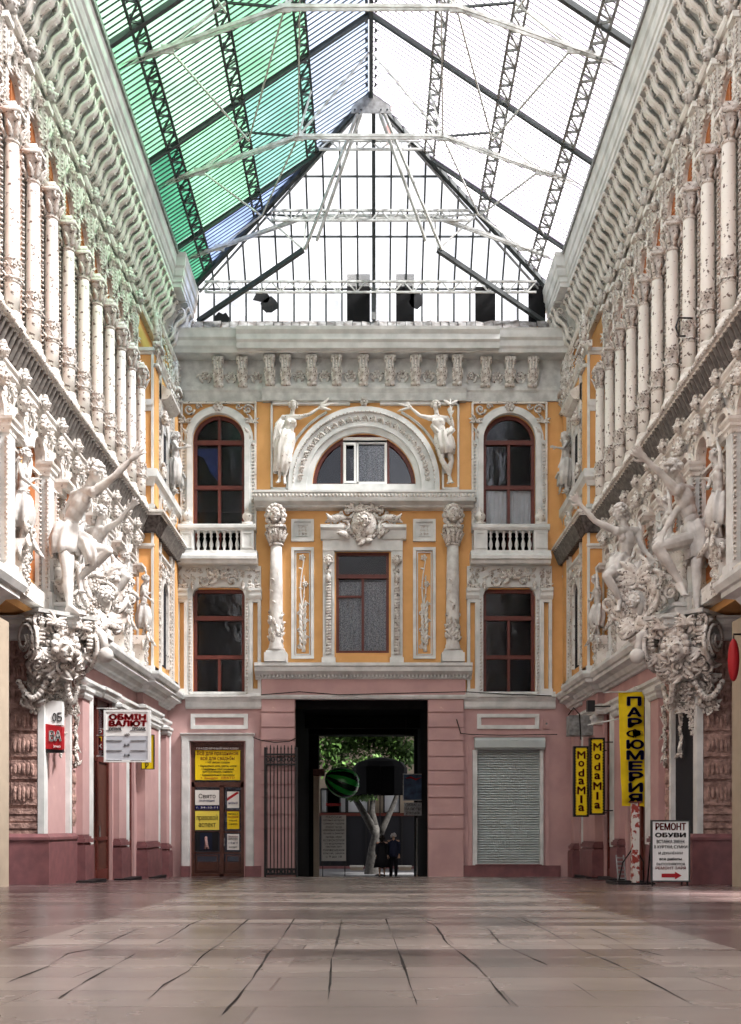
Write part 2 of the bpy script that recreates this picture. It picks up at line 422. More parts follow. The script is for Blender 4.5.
# ============================================================ FLOOR
def floor_material():
    m = bpy.data.materials.new('polished_stone_floor'); m.use_nodes = True; nt = m.node_tree; b = nt.nodes['Principled BSDF']
    N = nt.nodes.new; Lk = nt.links.new
    tc = N('ShaderNodeTexCoord')
    mp = N('ShaderNodeMapping'); mp.inputs['Rotation'].default_value = (0, 0, 0)
    Lk(tc.outputs['Object'], mp.inputs[0]); mp.inputs['Location'].default_value = (.37, .1, 0)
    br = N('ShaderNodeTexBrick'); br.inputs['Scale'].default_value = 1; br.inputs['Brick Width'].default_value = 1.7; br.inputs['Row Height'].default_value = .42
    br.inputs['Mortar Size'].default_value = .006; br.inputs['Mortar Smooth'].default_value = .3; br.inputs['Bias'].default_value = 0
    br.inputs['Color1'].default_value = (.25, .22, .205, 1); br.inputs['Color2'].default_value = (.42, .375, .35, 1); br.inputs['Mortar'].default_value = (.20, .17, .16, 1)
    Lk(mp.outputs[0], br.inputs['Vector'])
    # whole courses laid in darker stone
    sx = N('ShaderNodeSeparateXYZ'); Lk(tc.outputs['Object'], sx.inputs[0])
    dv = N('ShaderNodeMath'); dv.operation = 'DIVIDE'; dv.inputs[1].default_value = .42; Lk(sx.outputs[1], dv.inputs[0])
    fl = N('ShaderNodeMath'); fl.operation = 'FLOOR'; Lk(dv.outputs[0], fl.inputs[0])
    wn = N('ShaderNodeTexWhiteNoise'); wn.noise_dimensions = '1D'; Lk(fl.outputs[0], wn.inputs['W'])
    rp = N('ShaderNodeValToRGB'); rp.color_ramp.elements[0].position = .25; rp.color_ramp.elements[0].color = (.55, .52, .53, 1); rp.color_ramp.elements[1].position = .5; rp.color_ramp.elements[1].color = (1, 1, 1, 1)
    Lk(wn.outputs['Value'], rp.inputs[0])
    m1 = N('ShaderNodeMix'); m1.data_type = 'RGBA'; m1.blend_type = 'MULTIPLY'; m1.inputs[0].default_value = 1
    Lk(br.outputs['Color'], m1.inputs[6]); Lk(rp.outputs[0], m1.inputs[7])
    # reddish side bands: |x| > 2 + .09*(y-5)
    ab = N('ShaderNodeMath'); ab.operation = 'ABSOLUTE'; Lk(sx.outputs[0], ab.inputs[0])
    ml = N('ShaderNodeMath'); ml.operation = 'MULTIPLY_ADD'; ml.inputs[1].default_value = -.082; ml.inputs[2].default_value = -1.55; Lk(sx.outputs[1], ml.inputs[0])
    ad = N('ShaderNodeMath'); ad.operation = 'ADD'; Lk(ab.outputs[0], ad.inputs[0]); Lk(ml.outputs[0], ad.inputs[1])
    gt = N('ShaderNodeMath'); gt.operation = 'GREATER_THAN'; gt.inputs[1].default_value = 0; Lk(ad.outputs[0], gt.inputs[0])
    n2 = N('ShaderNodeTexNoise'); n2.inputs['Scale'].default_value = .8; n2.inputs['Detail'].default_value = 6; Lk(tc.outputs['Object'], n2.inputs['Vector'])
    r2 = N('ShaderNodeValToRGB'); r2.color_ramp.elements[0].position = .3; r2.color_ramp.elements[1].position = .7
    r2.color_ramp.elements[0].color = (.72, .72, .72, 1); r2.color_ramp.elements[1].color = (1.1, 1.08, 1.05, 1); Lk(n2.outputs['Fac'], r2.inputs[0])
    m2 = N('ShaderNodeMix'); m2.data_type = 'RGBA'; m2.blend_type = 'MULTIPLY'; m2.inputs[7].default_value = (.50, .40, .42, 1)
    Lk(gt.outputs[0], m2.inputs[0]); Lk(m1.outputs[2], m2.inputs[6])
    m3 = N('ShaderNodeMix'); m3.data_type = 'RGBA'; m3.blend_type = 'MULTIPLY'; m3.inputs[0].default_value = 1
    Lk(m2.outputs[2], m3.inputs[6]); Lk(r2.outputs[0], m3.inputs[7])
    Lk(m3.outputs[2], b.inputs['Base Color'])
    r3 = N('ShaderNodeMapRange'); r3.inputs['To Min'].default_value = .14; r3.inputs['To Max'].default_value = .38
    Lk(n2.outputs['Fac'], r3.inputs['Value']); Lk(r3.outputs[0], b.inputs['Roughness'])
    b.inputs['Specular IOR Level'].default_value = .5
    n4 = N('ShaderNodeTexNoise'); n4.inputs['Scale'].default_value = 2.5; Lk(tc.outputs['Object'], n4.inputs['Vector'])
    bp = N('ShaderNodeBump'); bp.inputs['Strength'].default_value = .12; bp.inputs['Distance'].default_value = .03
    Lk(n4.outputs['Fac'], bp.inputs['Height']); Lk(bp.outputs[0], b.inputs['Normal'])
    return m
M['floor'] = floor_material()
mb = MB()
mb.add([(-11, -6, floor_z(-6)), (11, -6, floor_z(-6)), (11, 36.3, 0), (-11, 36.3, 0), (-11, -6, floor_z(-6)-.3), (11, -6, floor_z(-6)-.3), (11, 36.3, -.4), (-11, 36.3, -.4)],
       [(0,1,2,3), (7,6,5,4), (0,4,5,1), (1,5,6,2), (2,6,7,3), (3,7,4,0)])
struct('floor', mb, 'floor', 'polished stone slab floor with reddish bands along both walls')
# long open joints, measured on the floor plane
def fl_pt(px, py):
    Y = 468 / (py - 864); return V(((px - FX) * Y / 1000, Y, floor_z(Y) + .004))
cr = [[(346,880),(344,900),(341,925),(336,945),(331,962),(330,985),(328,1000)],
      [(322,882),(307,900),(290,925),(281,940),(268,955),(252,980),(238,998),(222,1016)],
      [(258,912),(236,930),(222,943),(204,955),(188,972),(165,985),(148,1000)],
      [(237,902),(215,915),(190,925),(172,937),(155,945)],
      [(140,928),(110,942),(95,949),(68,954),(48,967),(20,978),(6,984)],
      [(136,954),(115,966),(95,977),(76,988),(58,1000)],
      [(222,896),(205,903)], [(85,930),(70,937)], [(30,930),(12,936)],
      [(388,880),(402,900),(420,918),(437,928),(447,944),(462,955),(478,968),(490,982),(510,1006)],
      [(372,882),(378,900),(389,928),(402,960),(410,985),(417,1006)],
      [(434,898),(450,906),(470,920)], [(455,896),(490,910),(530,925)],
      [(487,928),(500,944),(530,958),(548,966)], [(520,918),(545,930),(580,950),(610,962),(636,975),(664,990),(695,1007)],
      [(590,929),(610,938),(632,949),(665,957)], [(543,910),(560,920)], [(573,984),(597,1000)], [(475,887),(500,892),(520,899)]]
mb = MB(); r = random.Random(3)
for c in cr:
    # subdivide and jitter so that the joint wanders
    pts = []
    for a, b in zip(c[:-1], c[1:]):
        for k in range(4): pts.append((a[0] + (b[0]-a[0])*k/4 + r.uniform(-.5, .5), a[1] + (b[1]-a[1])*k/4))
    pts.append(c[-1]); P = [fl_pt(*p) for p in pts]; n = len(P); ww = [max(.0018, .0095 * abs(math.sin(i * .37 + len(c))) * r.uniform(.5, 1.1)) for i in range(n)]; ww[0] = ww[-1] = .001
    for i in range(n-1):
        w0 = ww[i] * (.35 + P[i].y * .085); w1 = ww[i+1] * (.35 + P[i+1].y * .085)
        a, b = P[i], P[i+1]
        mb.add([a + V((-w0,0,0)), a + V((w0,0,0)), b + V((w1,0,0)), b + V((-w1,0,0))], [(0,1,2,3)])
struct('floor_joint_lines', mb, 'crack', 'long dark open joints wandering across the floor slabs')

# ============================================================ SIDE WALLS
W = 7.5
def X(side, out): return side * (W - out)
def sbox(mb, side, o0, o1, y0, y1, z0, z1): return mb.box(X(side, o0), X(side, o1), y0, y1, z0, z1)
def spath(side, pts):
    p = [(X(side, o), y) for y, o in pts]
    return p if side < 0 else p[::-1]
SIDE = {-1: 'left', 1: 'right'}
RZ = {-1: PI/2, 1: -PI/2}       # facade frame -> left / right wall
def SP(side, out, y, z): return V((X(side, out), y, z))
Y0 = 15.5
PITCH = 1.25
COLY = [18.85 + PITCH * k for k in range(11)]     # column centres 18.85 .. 31.35
PAV = 31.95
for side in (-1, 1):
    nm = SIDE[side]
    # masonry behind everything: upper storeys
    mb = MB()
    sbox(mb, side, -.9, 0, Y0, 36.2, 6.5, 20.3)                   # ochre wall plane
    sbox(mb, side, 0, .5, PAV, 36.0, 6.55, 16.9); sbox(mb, side, 0, .5, 34.45, 36.0, 16.8, 18.4)                  # end pavilion
    sbox(mb, side, .5, .62, 35.25, 35.8, 6.55, 16.8)              # pilaster next to the end wall
    sbox(mb, side, .5, .62, PAV+.0, PAV+.55, 6.55, 16.9)
    struct('wall_' + nm, mb, 'ochre', 'ochre plaster upper wall on the %s of the hall' % nm)
    # pink ground-floor wall with openings
    mb = MB()
    if side < 0:
        solid = [(24.55, 25.9), (28.25, 29.9), (30.9, 34.6), (35.2, 36.1)]
    else:
        solid = [(24.55, 26.3), (28.4, 29.7), (31.2, 33.3), (34.9, 36.1)]
    for a, b in solid: sbox(mb, side, -1.2, .2, a, b, floor_z(a) - .35, 5.42)
    sbox(mb, side, -1.2, .2, 24.2, 36.1, 5.3, 6.3)
    sbox(mb, side, -1.2, .2, Y0, 18.9, 5.3, 6.3)
    for a, b in ((31.2, 33.4),): sbox(mb, side, .2, .42, a, b, 5.3, 6.1)
    struct('wall_%s_shopfront' % nm, mb, 'pink', 'pink plaster ground-floor wall on the %s of the hall' % nm)
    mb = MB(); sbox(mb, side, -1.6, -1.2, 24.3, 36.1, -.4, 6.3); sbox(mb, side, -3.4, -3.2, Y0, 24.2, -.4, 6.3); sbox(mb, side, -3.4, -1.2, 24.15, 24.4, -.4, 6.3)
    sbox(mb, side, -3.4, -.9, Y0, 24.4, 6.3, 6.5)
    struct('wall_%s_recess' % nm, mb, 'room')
    # lower cornice
    prof = [(0, 6.0), (.10, 6.0), (.14, 6.06), (.22, 6.08), (.30, 6.2), (.50, 6.26), (.50, 6.36), (.56, 6.38), (.62, 6.5), (.62, 6.58), (.2, 6.66), (0, 6.66)]
    mb = MB(); mb.mold(spath(side, [(24.35, .2), (31.1, .2), (31.1, .42), (33.3, .42), (33.3, .2), (36.0, .2)]), prof)
    mb.mold(spath(side, [(Y0, .2), (18.9, .2), (18.9, -.6)]), prof)
    mb.mold(spath(side, [(22.15, -.7), (22.15, .75), (24.3, .75), (24.3, .2)]), [(-.5, 5.95), (.05, 5.98), (.10, 6.08), (.16, 6.14), (.30, 6.2), (.34, 6.26), (.34, 6.36), (.40, 6.4), (.40, 6.44), (-.5, 6.45)])
    sbox(mb, side, -.7, .75, 22.15, 24.3, 6.2, 6.45)
    o = struct('trim_%s_lower_cornice' % nm, mb, 'ledge')
    # shop head moulding
    prof = [(0, 5.3), (.06, 5.3), (.10, 5.38), (.10, 5.44), (.17, 5.5), (.17, 5.58), (0, 5.64)]
    mb = MB(); mb.mold(spath(side, [(24.4, .2), (27.0, .2), (27.0, .26), (28.3, .26), (28.3, .2), (31.0, .2), (31.0, .42), (33.4, .42), (33.4, .2), (36.0, .2)]), prof)
    struct('trim_%s_shop_moulding' % nm, mb, 'ledge')
    # dark dentilled balcony band
    mb = MB()
    pts = [(Y0, .05), (PAV, .05), (PAV, .5), (36.0, .5)]
    mb.mold(spath(side, pts), [(0, 11.66), (.42, 11.66), (.42, 11.72), (.48, 11.74), (.48, 11.82), (0, 11.84)])
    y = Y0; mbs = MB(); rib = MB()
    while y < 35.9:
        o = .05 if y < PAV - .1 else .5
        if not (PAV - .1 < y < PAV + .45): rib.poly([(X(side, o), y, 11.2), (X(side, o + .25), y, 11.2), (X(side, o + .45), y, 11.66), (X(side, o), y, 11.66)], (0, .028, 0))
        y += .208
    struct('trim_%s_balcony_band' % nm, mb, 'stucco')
    struct('trim_%s_coffer_ribs' % nm, rib, 'ribshade')
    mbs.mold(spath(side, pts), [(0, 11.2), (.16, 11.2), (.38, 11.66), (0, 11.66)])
    struct('trim_%s_coffered_soffit' % nm, mbs, 'soffitshade', 'coffered band with painted-in shade under the upper arcade, %s side' % nm)
    mb = MB()
    y = Y0
    while y < PAV:
        mb.sph(SP(side, .53, y, 11.76), .045, 5, 4); y += .115
    struct('trim_%s_band_beading' % nm, mb, 'carved')
    # architrave below the band and above the arches of the middle storey
    mb = MB()
    mb.mold(spath(side, [(Y0, .0), (PAV, .0)]), [(0, 10.84), (.2, 10.84), (.2, 10.9), (.26, 10.95), (.26, 11.0), (.3, 11.06), (.3, 11.12), (0, 11.12)])
    struct('trim_%s_architrave' % nm, mb, 'stucco')
    mb = MB(); y = Y0
    while y < PAV - .1:
        sbox(mb, side, .0, .2, y, y + .06, 10.95, 11.2); y += .14
    struct('trim_%s_reeding' % nm, mb, 'stucco')
    # top: plain band behind the corbels, soffit and crowning cornice
    mb = MB()
    sbox(mb, side, 0, .1, Y0, 34.45, 18.55, 20.0); sbox(mb, side, .0, .40, 34.45, 36.0, 18.3, 20.0)
    mb.mold(spath(side, [(Y0, .0), (34.45, .0)]), [(0, 18.42), (.16, 18.42), (.2, 18.5), (.2, 18.58), (.1, 18.64), (0, 18.64)])
    struct('trim_%s_frieze' % nm, mb, 'stucco')
    mb = MB()
    mb.mold(spath(side, [(Y0, 0), (34.5, 0), (34.5, .3), (36.05, .3)]),
            [(-.6, 20.0), (.82, 20.0), (.82, 20.12), (.86, 20.16), (.86, 20.30), (.90, 20.34), (.93, 20.5), (.93, 20.58), (.98, 20.64), (1.0, 20.9), (1.02, 20.96), (1.02, 21.06), (-.6, 21.1)])
    struct('trim_%s_crowning_cornice' % nm, mb, 'ledge')

# ---------------------------------------------------------- rusticated piers that carry the sculpture groups
def rust_block(mb, side, o0, o1, y0, y1, z0, z1, rr):
    sbox(mb, side, o0, o1, y0, y1, z0, z1)
    # cushion with chiselled fluting on the camera side and the hall side
    for k in range(5):
        t = (k + .5) / 5
        xa = X(side, o0 + (o1 - o0) * (.08 + .84 * t)); dz = (z1 - z0) * .38; zc = (z0 + z1) / 2
        mb.sph((xa, y0 - .01, zc + rr.uniform(-.02, .02)), (abs(o1-o0)*.075, (.03 + rr.random()*.025), dz * rr.uniform(.7, 1)), 6, 5)
    n = max(3, int((y1 - y0) / .14))
    for k in range(n):
        yy = y0 + (y1 - y0) * (k + .5) / n
        mb.sph((X(side, o1 + .0), yy, (z0+z1)/2 + rr.uniform(-.02, .02)), ((.03 + rr.random()*.025), .06, (z1-z0)*.38*rr.uniform(.7, 1)), 6, 5)
for side in (-1, 1):
    nm = SIDE[side]; zf = floor_z(22.2)
    t = thing('sculpture_pier', 'rusticated stone pier on a mauve plinth carrying the %s sculpture group' % nm, 'pier', (X(side, -.1), 23.2, zf), 0)
    mb = MB()
    sbox(mb, side, -.75, .36, 22.2, 24.35, zf - .2, zf + 1.05)
    mb.mold(spath(side, [(22.2, -.75), (22.2, .36), (24.35, .36)]) if side < 0 else [(X(1,.36),24.35),(X(1,.36),22.2),(X(1,-.75),22.2)], [(0, zf+1.0), (.03, zf+1.0), (.03, zf+1.06), (-.05, zf+1.14), (-.1, zf+1.14)])
    wpart('plinth', mb, 'plinth', t, label='mauve painted plinth with chipped corner')
    mb = MB(); sbox(mb, side, -.70, .20, 22.3, 24.3, zf + 1.0, 6.3); wpart('core', mb, 'rust', t)
    mb = MB(); rr = random.Random(5)
    for k in range(4): sbox(mb, side, -.72 + .0, .10 + .02 * (k % 2), 22.27 - .02 * (k % 2), 22.95, zf + 1.1 + k * .16, zf + 1.1 + k * .16 + .12)
    z = zf + 1.78; k = 0
    while z < 5.9:
        h = .42 if k % 2 else .50
        rust_block(mb, side, -.50, .08, 22.25, 22.7, z, z + h, rr); sbox(mb, side, -.74, -.54, 22.27, 22.7, z, z + h)
        z += h + .08; k += 1
    z = zf + 1.3
    while z < 5.2:
        rust_block(mb, side, .16, .32, 24.05, 24.33, z, z + .42, rr); z += .47
    wpart('rustication', mb, 'rust', t, label='chiselled rusticated blocks')
    mb = MB()
    sbox(mb, side, .10, .24, 22.24, 22.36, zf + 1.14, 5.9); sbox(mb, side, .16, .24, 22.36, 22.5, zf + 1.14, 5.9); sbox(mb, side, .2, .33, 23.86, 24.02, zf + 1.14, 5.9); sbox(mb, side, .2, .28, 22.5, 24.0, 5.5, 5.7)
    wpart('white_jamb', mb, 'ledge', t, label='white painted jambs on the hall side')
    mb = MB(); sbox(mb, side, .18, .22, 22.5, 23.86, zf + 1.14, 5.5); wpart('panel', mb, 'pink' if side < 0 else 'room', t, label='pink plaster panel between the jambs' if side < 0 else 'dark opening between the jambs')
    # beige half-pilaster nearer the camera, behind the picture edge
    mb = MB(); sbox(mb, side, -.35, .05, 20.1, 20.6, -.2 + zf, 6.05)
    o = build('nearer_pilaster', mb, 'beige'); tag(o, 'beige plaster pilaster at the very edge of the %s side, before the rusticated pier' % nm, 'pilaster')

# ---------------------------------------------------------- shop piers with plinths and white architraves
def shop_pier(side, y0, y1, out, label, strips, twin=True):
    zf = floor_z((y0 + y1)/2)
    t = thing('shop_pier', label, 'pilaster', (X(side, out/2), (y0+y1)/2, zf), 0)
    mb = MB(); sbox(mb, side, .1, out, y0 + .1, y1 - .1, zf + 1.2, 5.36)
    wpart('shaft', mb, 'pink', t)
    mb = MB()
    sbox(mb, side, .1, out + .10, y0, y1, zf - .3, zf + .86)
    wpart('plinth', mb, 'plinth', t, label='mauve painted plinth')
    mb = MB()
    for k, (e, h) in enumerate(((.09, .08), (.03, .06), (.08, .1), (.04, .08), (.0, .05))):
        sbox(mb, side, .1, out + e, y0 + .1 - e, y1 - .1 + e, zf + .86 + k*.075, zf + .86 + k*.075 + h)
    wpart('base_moulding', mb, 'plinth', t)
    mb = MB(); mb.mold([(X(side, .1), y0 + .1), (X(side, out), y0 + .1), (X(side, out), y1 - .1), (X(side, .1), y1 - .1)][::1 if side < 0 else -1], [(0, 5.02), (.04, 5.02), (.08, 5.1), (.08, 5.16), (.12, 5.22), (.12, 5.3), (0, 5.36)])
    wpart('cap_moulding', mb, 'ledge', t)
    for a, b in strips:
        mb = MB(); sbox(mb, side, .05, out - .02, a, b, zf + .95, 5.3)
        wpart('white_architrave', mb, 'ledge', t, label='white painted architrave strip')
    return t
shop_pier(-1, 24.7, 25.5, .36, 'pink shop pilaster right behind the left sculpture pier, before the brown door', [(25.45, 25.85)])
shop_pier(-1, 28.3, 29.35, .36, 'pink shop pilaster behind the hanging exchange sign, between brown door and dark doorway', [(29.3, 29.7)])
shop_pier(-1, 31.15, 33.3, .46, 'broad pink pilaster with cornice breaking forward, beside the small yellow sign on the left', [(33.25, 33.6)])
shop_pier(-1, 34.9, 35.6, .36, 'narrow pink corner pilaster left of the poster-covered door', [(35.6, 35.9)])
shop_pier(1, 24.7, 25.6, .36, 'pink shop pilaster just behind the white shoe repair board', [(25.6, 26.1)])
shop_pier(1, 28.6, 29.4, .36, 'pink shop pilaster between the hanging cloth banner and the yellow shop signs', [(29.4, 29.95)])
shop_pier(1, 31.3, 33.2, .46, 'broad pink pilaster behind the two narrow yellow signs', [(33.15, 33.5)])
shop_pier(1, 34.9, 35.7, .36, 'narrow pink corner pilaster right of the roller shutter', [])

# doors and shop openings on the sides
def side_door(n, side, y0, y1, label, glass=False):
    zf = floor_z((y0+y1)/2)
    fr = MB(); w = .1
    for a, b in ((y0, y0+w), (y1-w, y1), ((y0+y1)/2 - .06, (y0+y1)/2 + .06)): sbox(fr, side, -.04, .12, a, b, zf, 5.3)
    for a, b in ((zf, zf+.3), (zf+1.1, zf+1.2), (3.6, 3.75), (5.1, 5.3)): sbox(fr, side, -.04, .10, y0, y1, a, b)
    o = build('door_%d' % n, fr, 'redwood'); o['kind'] = 'structure'; o['label'] = label
    p = MB(); sbox(p, side, .02, .06, y0 + w, y1 - w, zf + .3, 3.6); q = build('door_leaf', p, 'darkwood', o)
    h = MB(); h.tube([SP(side, .14, (y0+y1)/2 + .12, zf + 1.2), SP(side, .14, (y0+y1)/2 + .12, zf + 1.5)], .02, 6); build('door_handle', h, 'steel', o)
    g = MB(); sbox(g, side, .02, .03, y0 + w, y1 - w, 3.75, 5.1); build('transom_pane', g, 'pane', o)
side_door(2, -1, 25.9, 28.25, 'tall brown wooden double door in the left wall behind the exchange sign')
side_door(3, -1, 29.9, 30.9, 'narrow dark brown doorway beyond the exchange sign')
side_door(4, -1, 34.55, 35.2, 'narrow dark door in the far left corner')
side_door(5, 1, 26.3, 28.4, 'dark double door behind the cloth banner')
side_door(6, 1, 29.7, 31.2, 'dark doorway behind the post and signs on the right')
side_door(7, 1, 33.3, 34.9, 'dark shop door near the roller shutter')

ORD = ['first', 'second', 'third', 'fourth', 'fifth', 'sixth', 'seventh', 'eighth', 'ninth', 'tenth', 'eleventh', 'twelfth'] + ['%dth' % i for i in range(13, 21)] + ['21st', '22nd', '23rd'] + ['%dth' % i for i in range(24, 31)] + ['31st', '32nd', '33rd'] + ['%dth' % i for i in range(34, 50)]
def far(i, n): return ORD[n - 1 - i]      # place counted from the end wall
# ============================================================ COLUMNS of the upper storey
def make_column():
    t = thing('column', '', 'column', (0, 0, 0), 0)
    mb = MB()
    mb.box(-.21, .21, -.21, .21, 0, .12); mb.lathe([(.2, .12), (.21, .16), (.2, .2), (.17, .22), (.17, .25), (.185, .28), (.17, .32), (.15, .34)], n=14)
    part('base', mb, 'stucco', t, True)
    mb = MB(); mb.lathe([(.15, .34), (.152, .92), (.148, 1.34), (.147, 2.4), (.135, 3.6), (.13, 3.72)], n=16)
    part('shaft', mb, 'shaft', t, True, 'speckled marble shaft')
    mb = MB(); mb.lathe([(.155, .9), (.18, .93), (.16, .96), (.16, 1.34), (.18, 1.37), (.155, 1.4)], n=14)
    for k in range(6):
        a = 2*PI*k/6; mb.M = Matrix.Rotation(a, 4, 'Z') @ Matrix.Translation((0, -.15, 0))
        acanthus(mb, 0, .98, .16, .2, 0, 3); rosette(mb, 0, 1.25, .075, 0, 5)
    mb.M = None
    part('ornament_band', mb, 'carved', t, True, 'carved ring of leaves round the lower shaft')
    mb = MB(); mb.lathe([(.13, 3.7), (.155, 3.72), (.155, 3.76), (.13, 3.78), (.13, 3.95), (.16, 4.15), (.2, 4.26)], n=12)
    for k in range(8):
        a = 2*PI*k/8; mb.M = Matrix.Rotation(a, 4, 'Z') @ Matrix.Translation((0, -.13, 0))
        leaf(mb, 0, 3.78, PI/2, .26, .14, 0, 0, .5)
        if k % 2: scroll(mb, 0, 4.18, .085, .028, PI/2, 1.2, 1, .1, 5, 9); leaf(mb, 0, 3.9, PI/2, .26, .1, .05, 0, .6)
    mb.M = None
    mb.box(-.22, .22, -.22, .24, 4.26, 4.36); mb.box(-.15, .15, -.12, .22, 4.36, 4.5)
    part('capital', mb, 'carved', t, True, 'leafy carved capital')
    return t
colproto = make_column(); used = False
for side in (-1, 1):
    for i, y in enumerate(COLY):
        nm = SIDE[side]
        loc = SP(side, .30, y, 11.82)
        if i == len(COLY) - 1: lab = 'white speckled column of the %s wall standing farthest back, beside the ochre pavilion' % nm
        else: lab = '%s white speckled column from the far end of the upper %s arcade' % (far(i, len(COLY)), nm)
        if not used: c = colproto; c.location = loc; c.rotation_euler.z = RZ[side]; c['label'] = lab; c['group'] = 'columns of the %s arcade' % nm; used = True
        else: c = dup(colproto, loc, RZ[side], lab, 'columns of the %s arcade' % nm)

# ---------------------------------------------------------- one bay of the upper arcade (between two columns)
def make_arcade_bay():
    t = thing('arched_window', '', 'window'); h = PITCH/2
    mb = MB()
    mb.archplate(-h, h, 12.3, 18.5, 0, 17.0, .42, 0, .08, 12)
    mb.archring(0, 17.0, .42, .48, .06, .12, 12)
    for q in (-1, 1):
        mb.slab(q*.42, q*.48, 12.3, 17.0, .06, .12)
    mb.slab(-.42, .42, 12.0, 12.3, 0, .22)
    mb.slab(-.5, .5, 11.84, 12.0, 0, .2)
    part('surround', mb, 'stucco', t)
    mb = MB()
    for q in (-1, 1):
        rope(mb, (q*.45, -.14, 12.4), (q*.45, -.14, 17.0), .045, .11)
        rope(mb, (q*.56, -.12, 12.3), (q*.56, -.12, 16.3), .04, .13)
    for k in range(13):
        a = PI*k/12; mb.sph((.45*math.cos(a), -.14, 17 + .45*math.sin(a)), .04, 5, 4)
    part('bead_trim', mb, 'carved', t, True)
    mb = MB()
    arabesque(mb, -.58, -.25, 17.45, 18.35, .2, .08, 3); arabesque(mb, .25, .58, 17.45, 18.35, .2, .08, 4); arabesque(mb, -.25, .25, 17.6, 18.3, .2, .08, 8)
    arabesque(mb, -.62, -.5, 16.4, 17.3, .16, .06, 5); arabesque(mb, .5, .62, 16.4, 17.3, .16, .06, 6)
    acanthus(mb, 0, 17.44, .3, .3, .12, 5); face(mb, 0, 17.8, .28, .1)
    part('spandrel_carving', mb, 'carved', t, True, 'dense carved scrollwork over the arch')
    mb = MB(); mb.disc(0, 17.0, .42, .012, 12); mb.add([(-.42, -.012, 12.3), (.42, -.012, 12.3), (.42, -.012, 17.0), (-.42, -.012, 17.0)], [(0,1,2,3)])
    for z in (13.4, 14.6, 15.8, 17.0): mb.slab(-.42, .42, z, z + .05, .0, .03)
    mb.slab(-.03, .03, 12.3, 17.3, 0, .06)
    part('shutter', mb, 'brownopen', t, label='reddish brown wooden shutter')
    return t
bp_ = make_arcade_bay(); used = False
for side in (-1, 1):
    for i in range(len(COLY) - 1):
        y = (COLY[i] + COLY[i+1]) / 2; nm = SIDE[side]
        lab = 'tall brown-shuttered arched window of the upper %s arcade, %s from the far end' % (nm, far(i, len(COLY) - 1))
        loc = SP(side, 0, y, 0)
        if not used: bp_.location = loc; bp_.rotation_euler.z = RZ[side]; bp_['label'] = lab; bp_['group'] = 'arched windows of the %s arcade' % nm; used = True
        else: dup(bp_, loc, RZ[side], lab, 'arched windows of the %s arcade' % nm)

# carved strip with mask that rises from each capital to the corbels
def make_mask_strip():
    t = thing('mask_pilaster', '', 'carving')
    mb = MB(); mb.slab(-.12, .12, 16.3, 18.1, .08, .17); mb.slab(-.07, .07, 16.5, 17.9, .15, .2); mb.slab(-.17, .17, 18.0, 18.12, .08, .28)
    part('strip', mb, 'stucco', t)
    mb = MB()
    for q in (-1, 1): rope(mb, (q*.11, -.18, 16.35), (q*.11, -.18, 17.95), .035, .1); scroll(mb, q*.16, 18.35, .13, .04, PI/2, 1.2, -q, .2)
    acanthus(mb, 0, 17.1, .2, .3, .18, 5); rosette(mb, 0, 16.6, .08, .18); leaf(mb, 0, 17.5, PI/2, .35, .12, .18, 0, .1); arabesque(mb, -.3, .3, 18.3, 18.75, .2, .15, 9)
    part('scrollwork', mb, 'carved', t, True)
    mb = MB(); face(mb, 0, 18.38, .34, .15)
    part('mask', mb, 'statue', t, True, 'small carved stone face')
    return t
p_ = make_mask_strip(); used = False
for side in (-1, 1):
    for i, y in enumerate(COLY):
        nm = SIDE[side]; lab = 'carved strip with stone face above the %s column from the far end, %s arcade' % (far(i, len(COLY)), nm)
        if not used: p_.location = SP(side, 0, y, 0); p_.rotation_euler.z = RZ[side]; p_['label'] = lab; p_['group'] = 'mask pilasters of the %s wall' % nm; used = True
        else: dup(p_, SP(side, 0, y, 0), RZ[side], lab, 'mask pilasters of the %s wall' % nm)

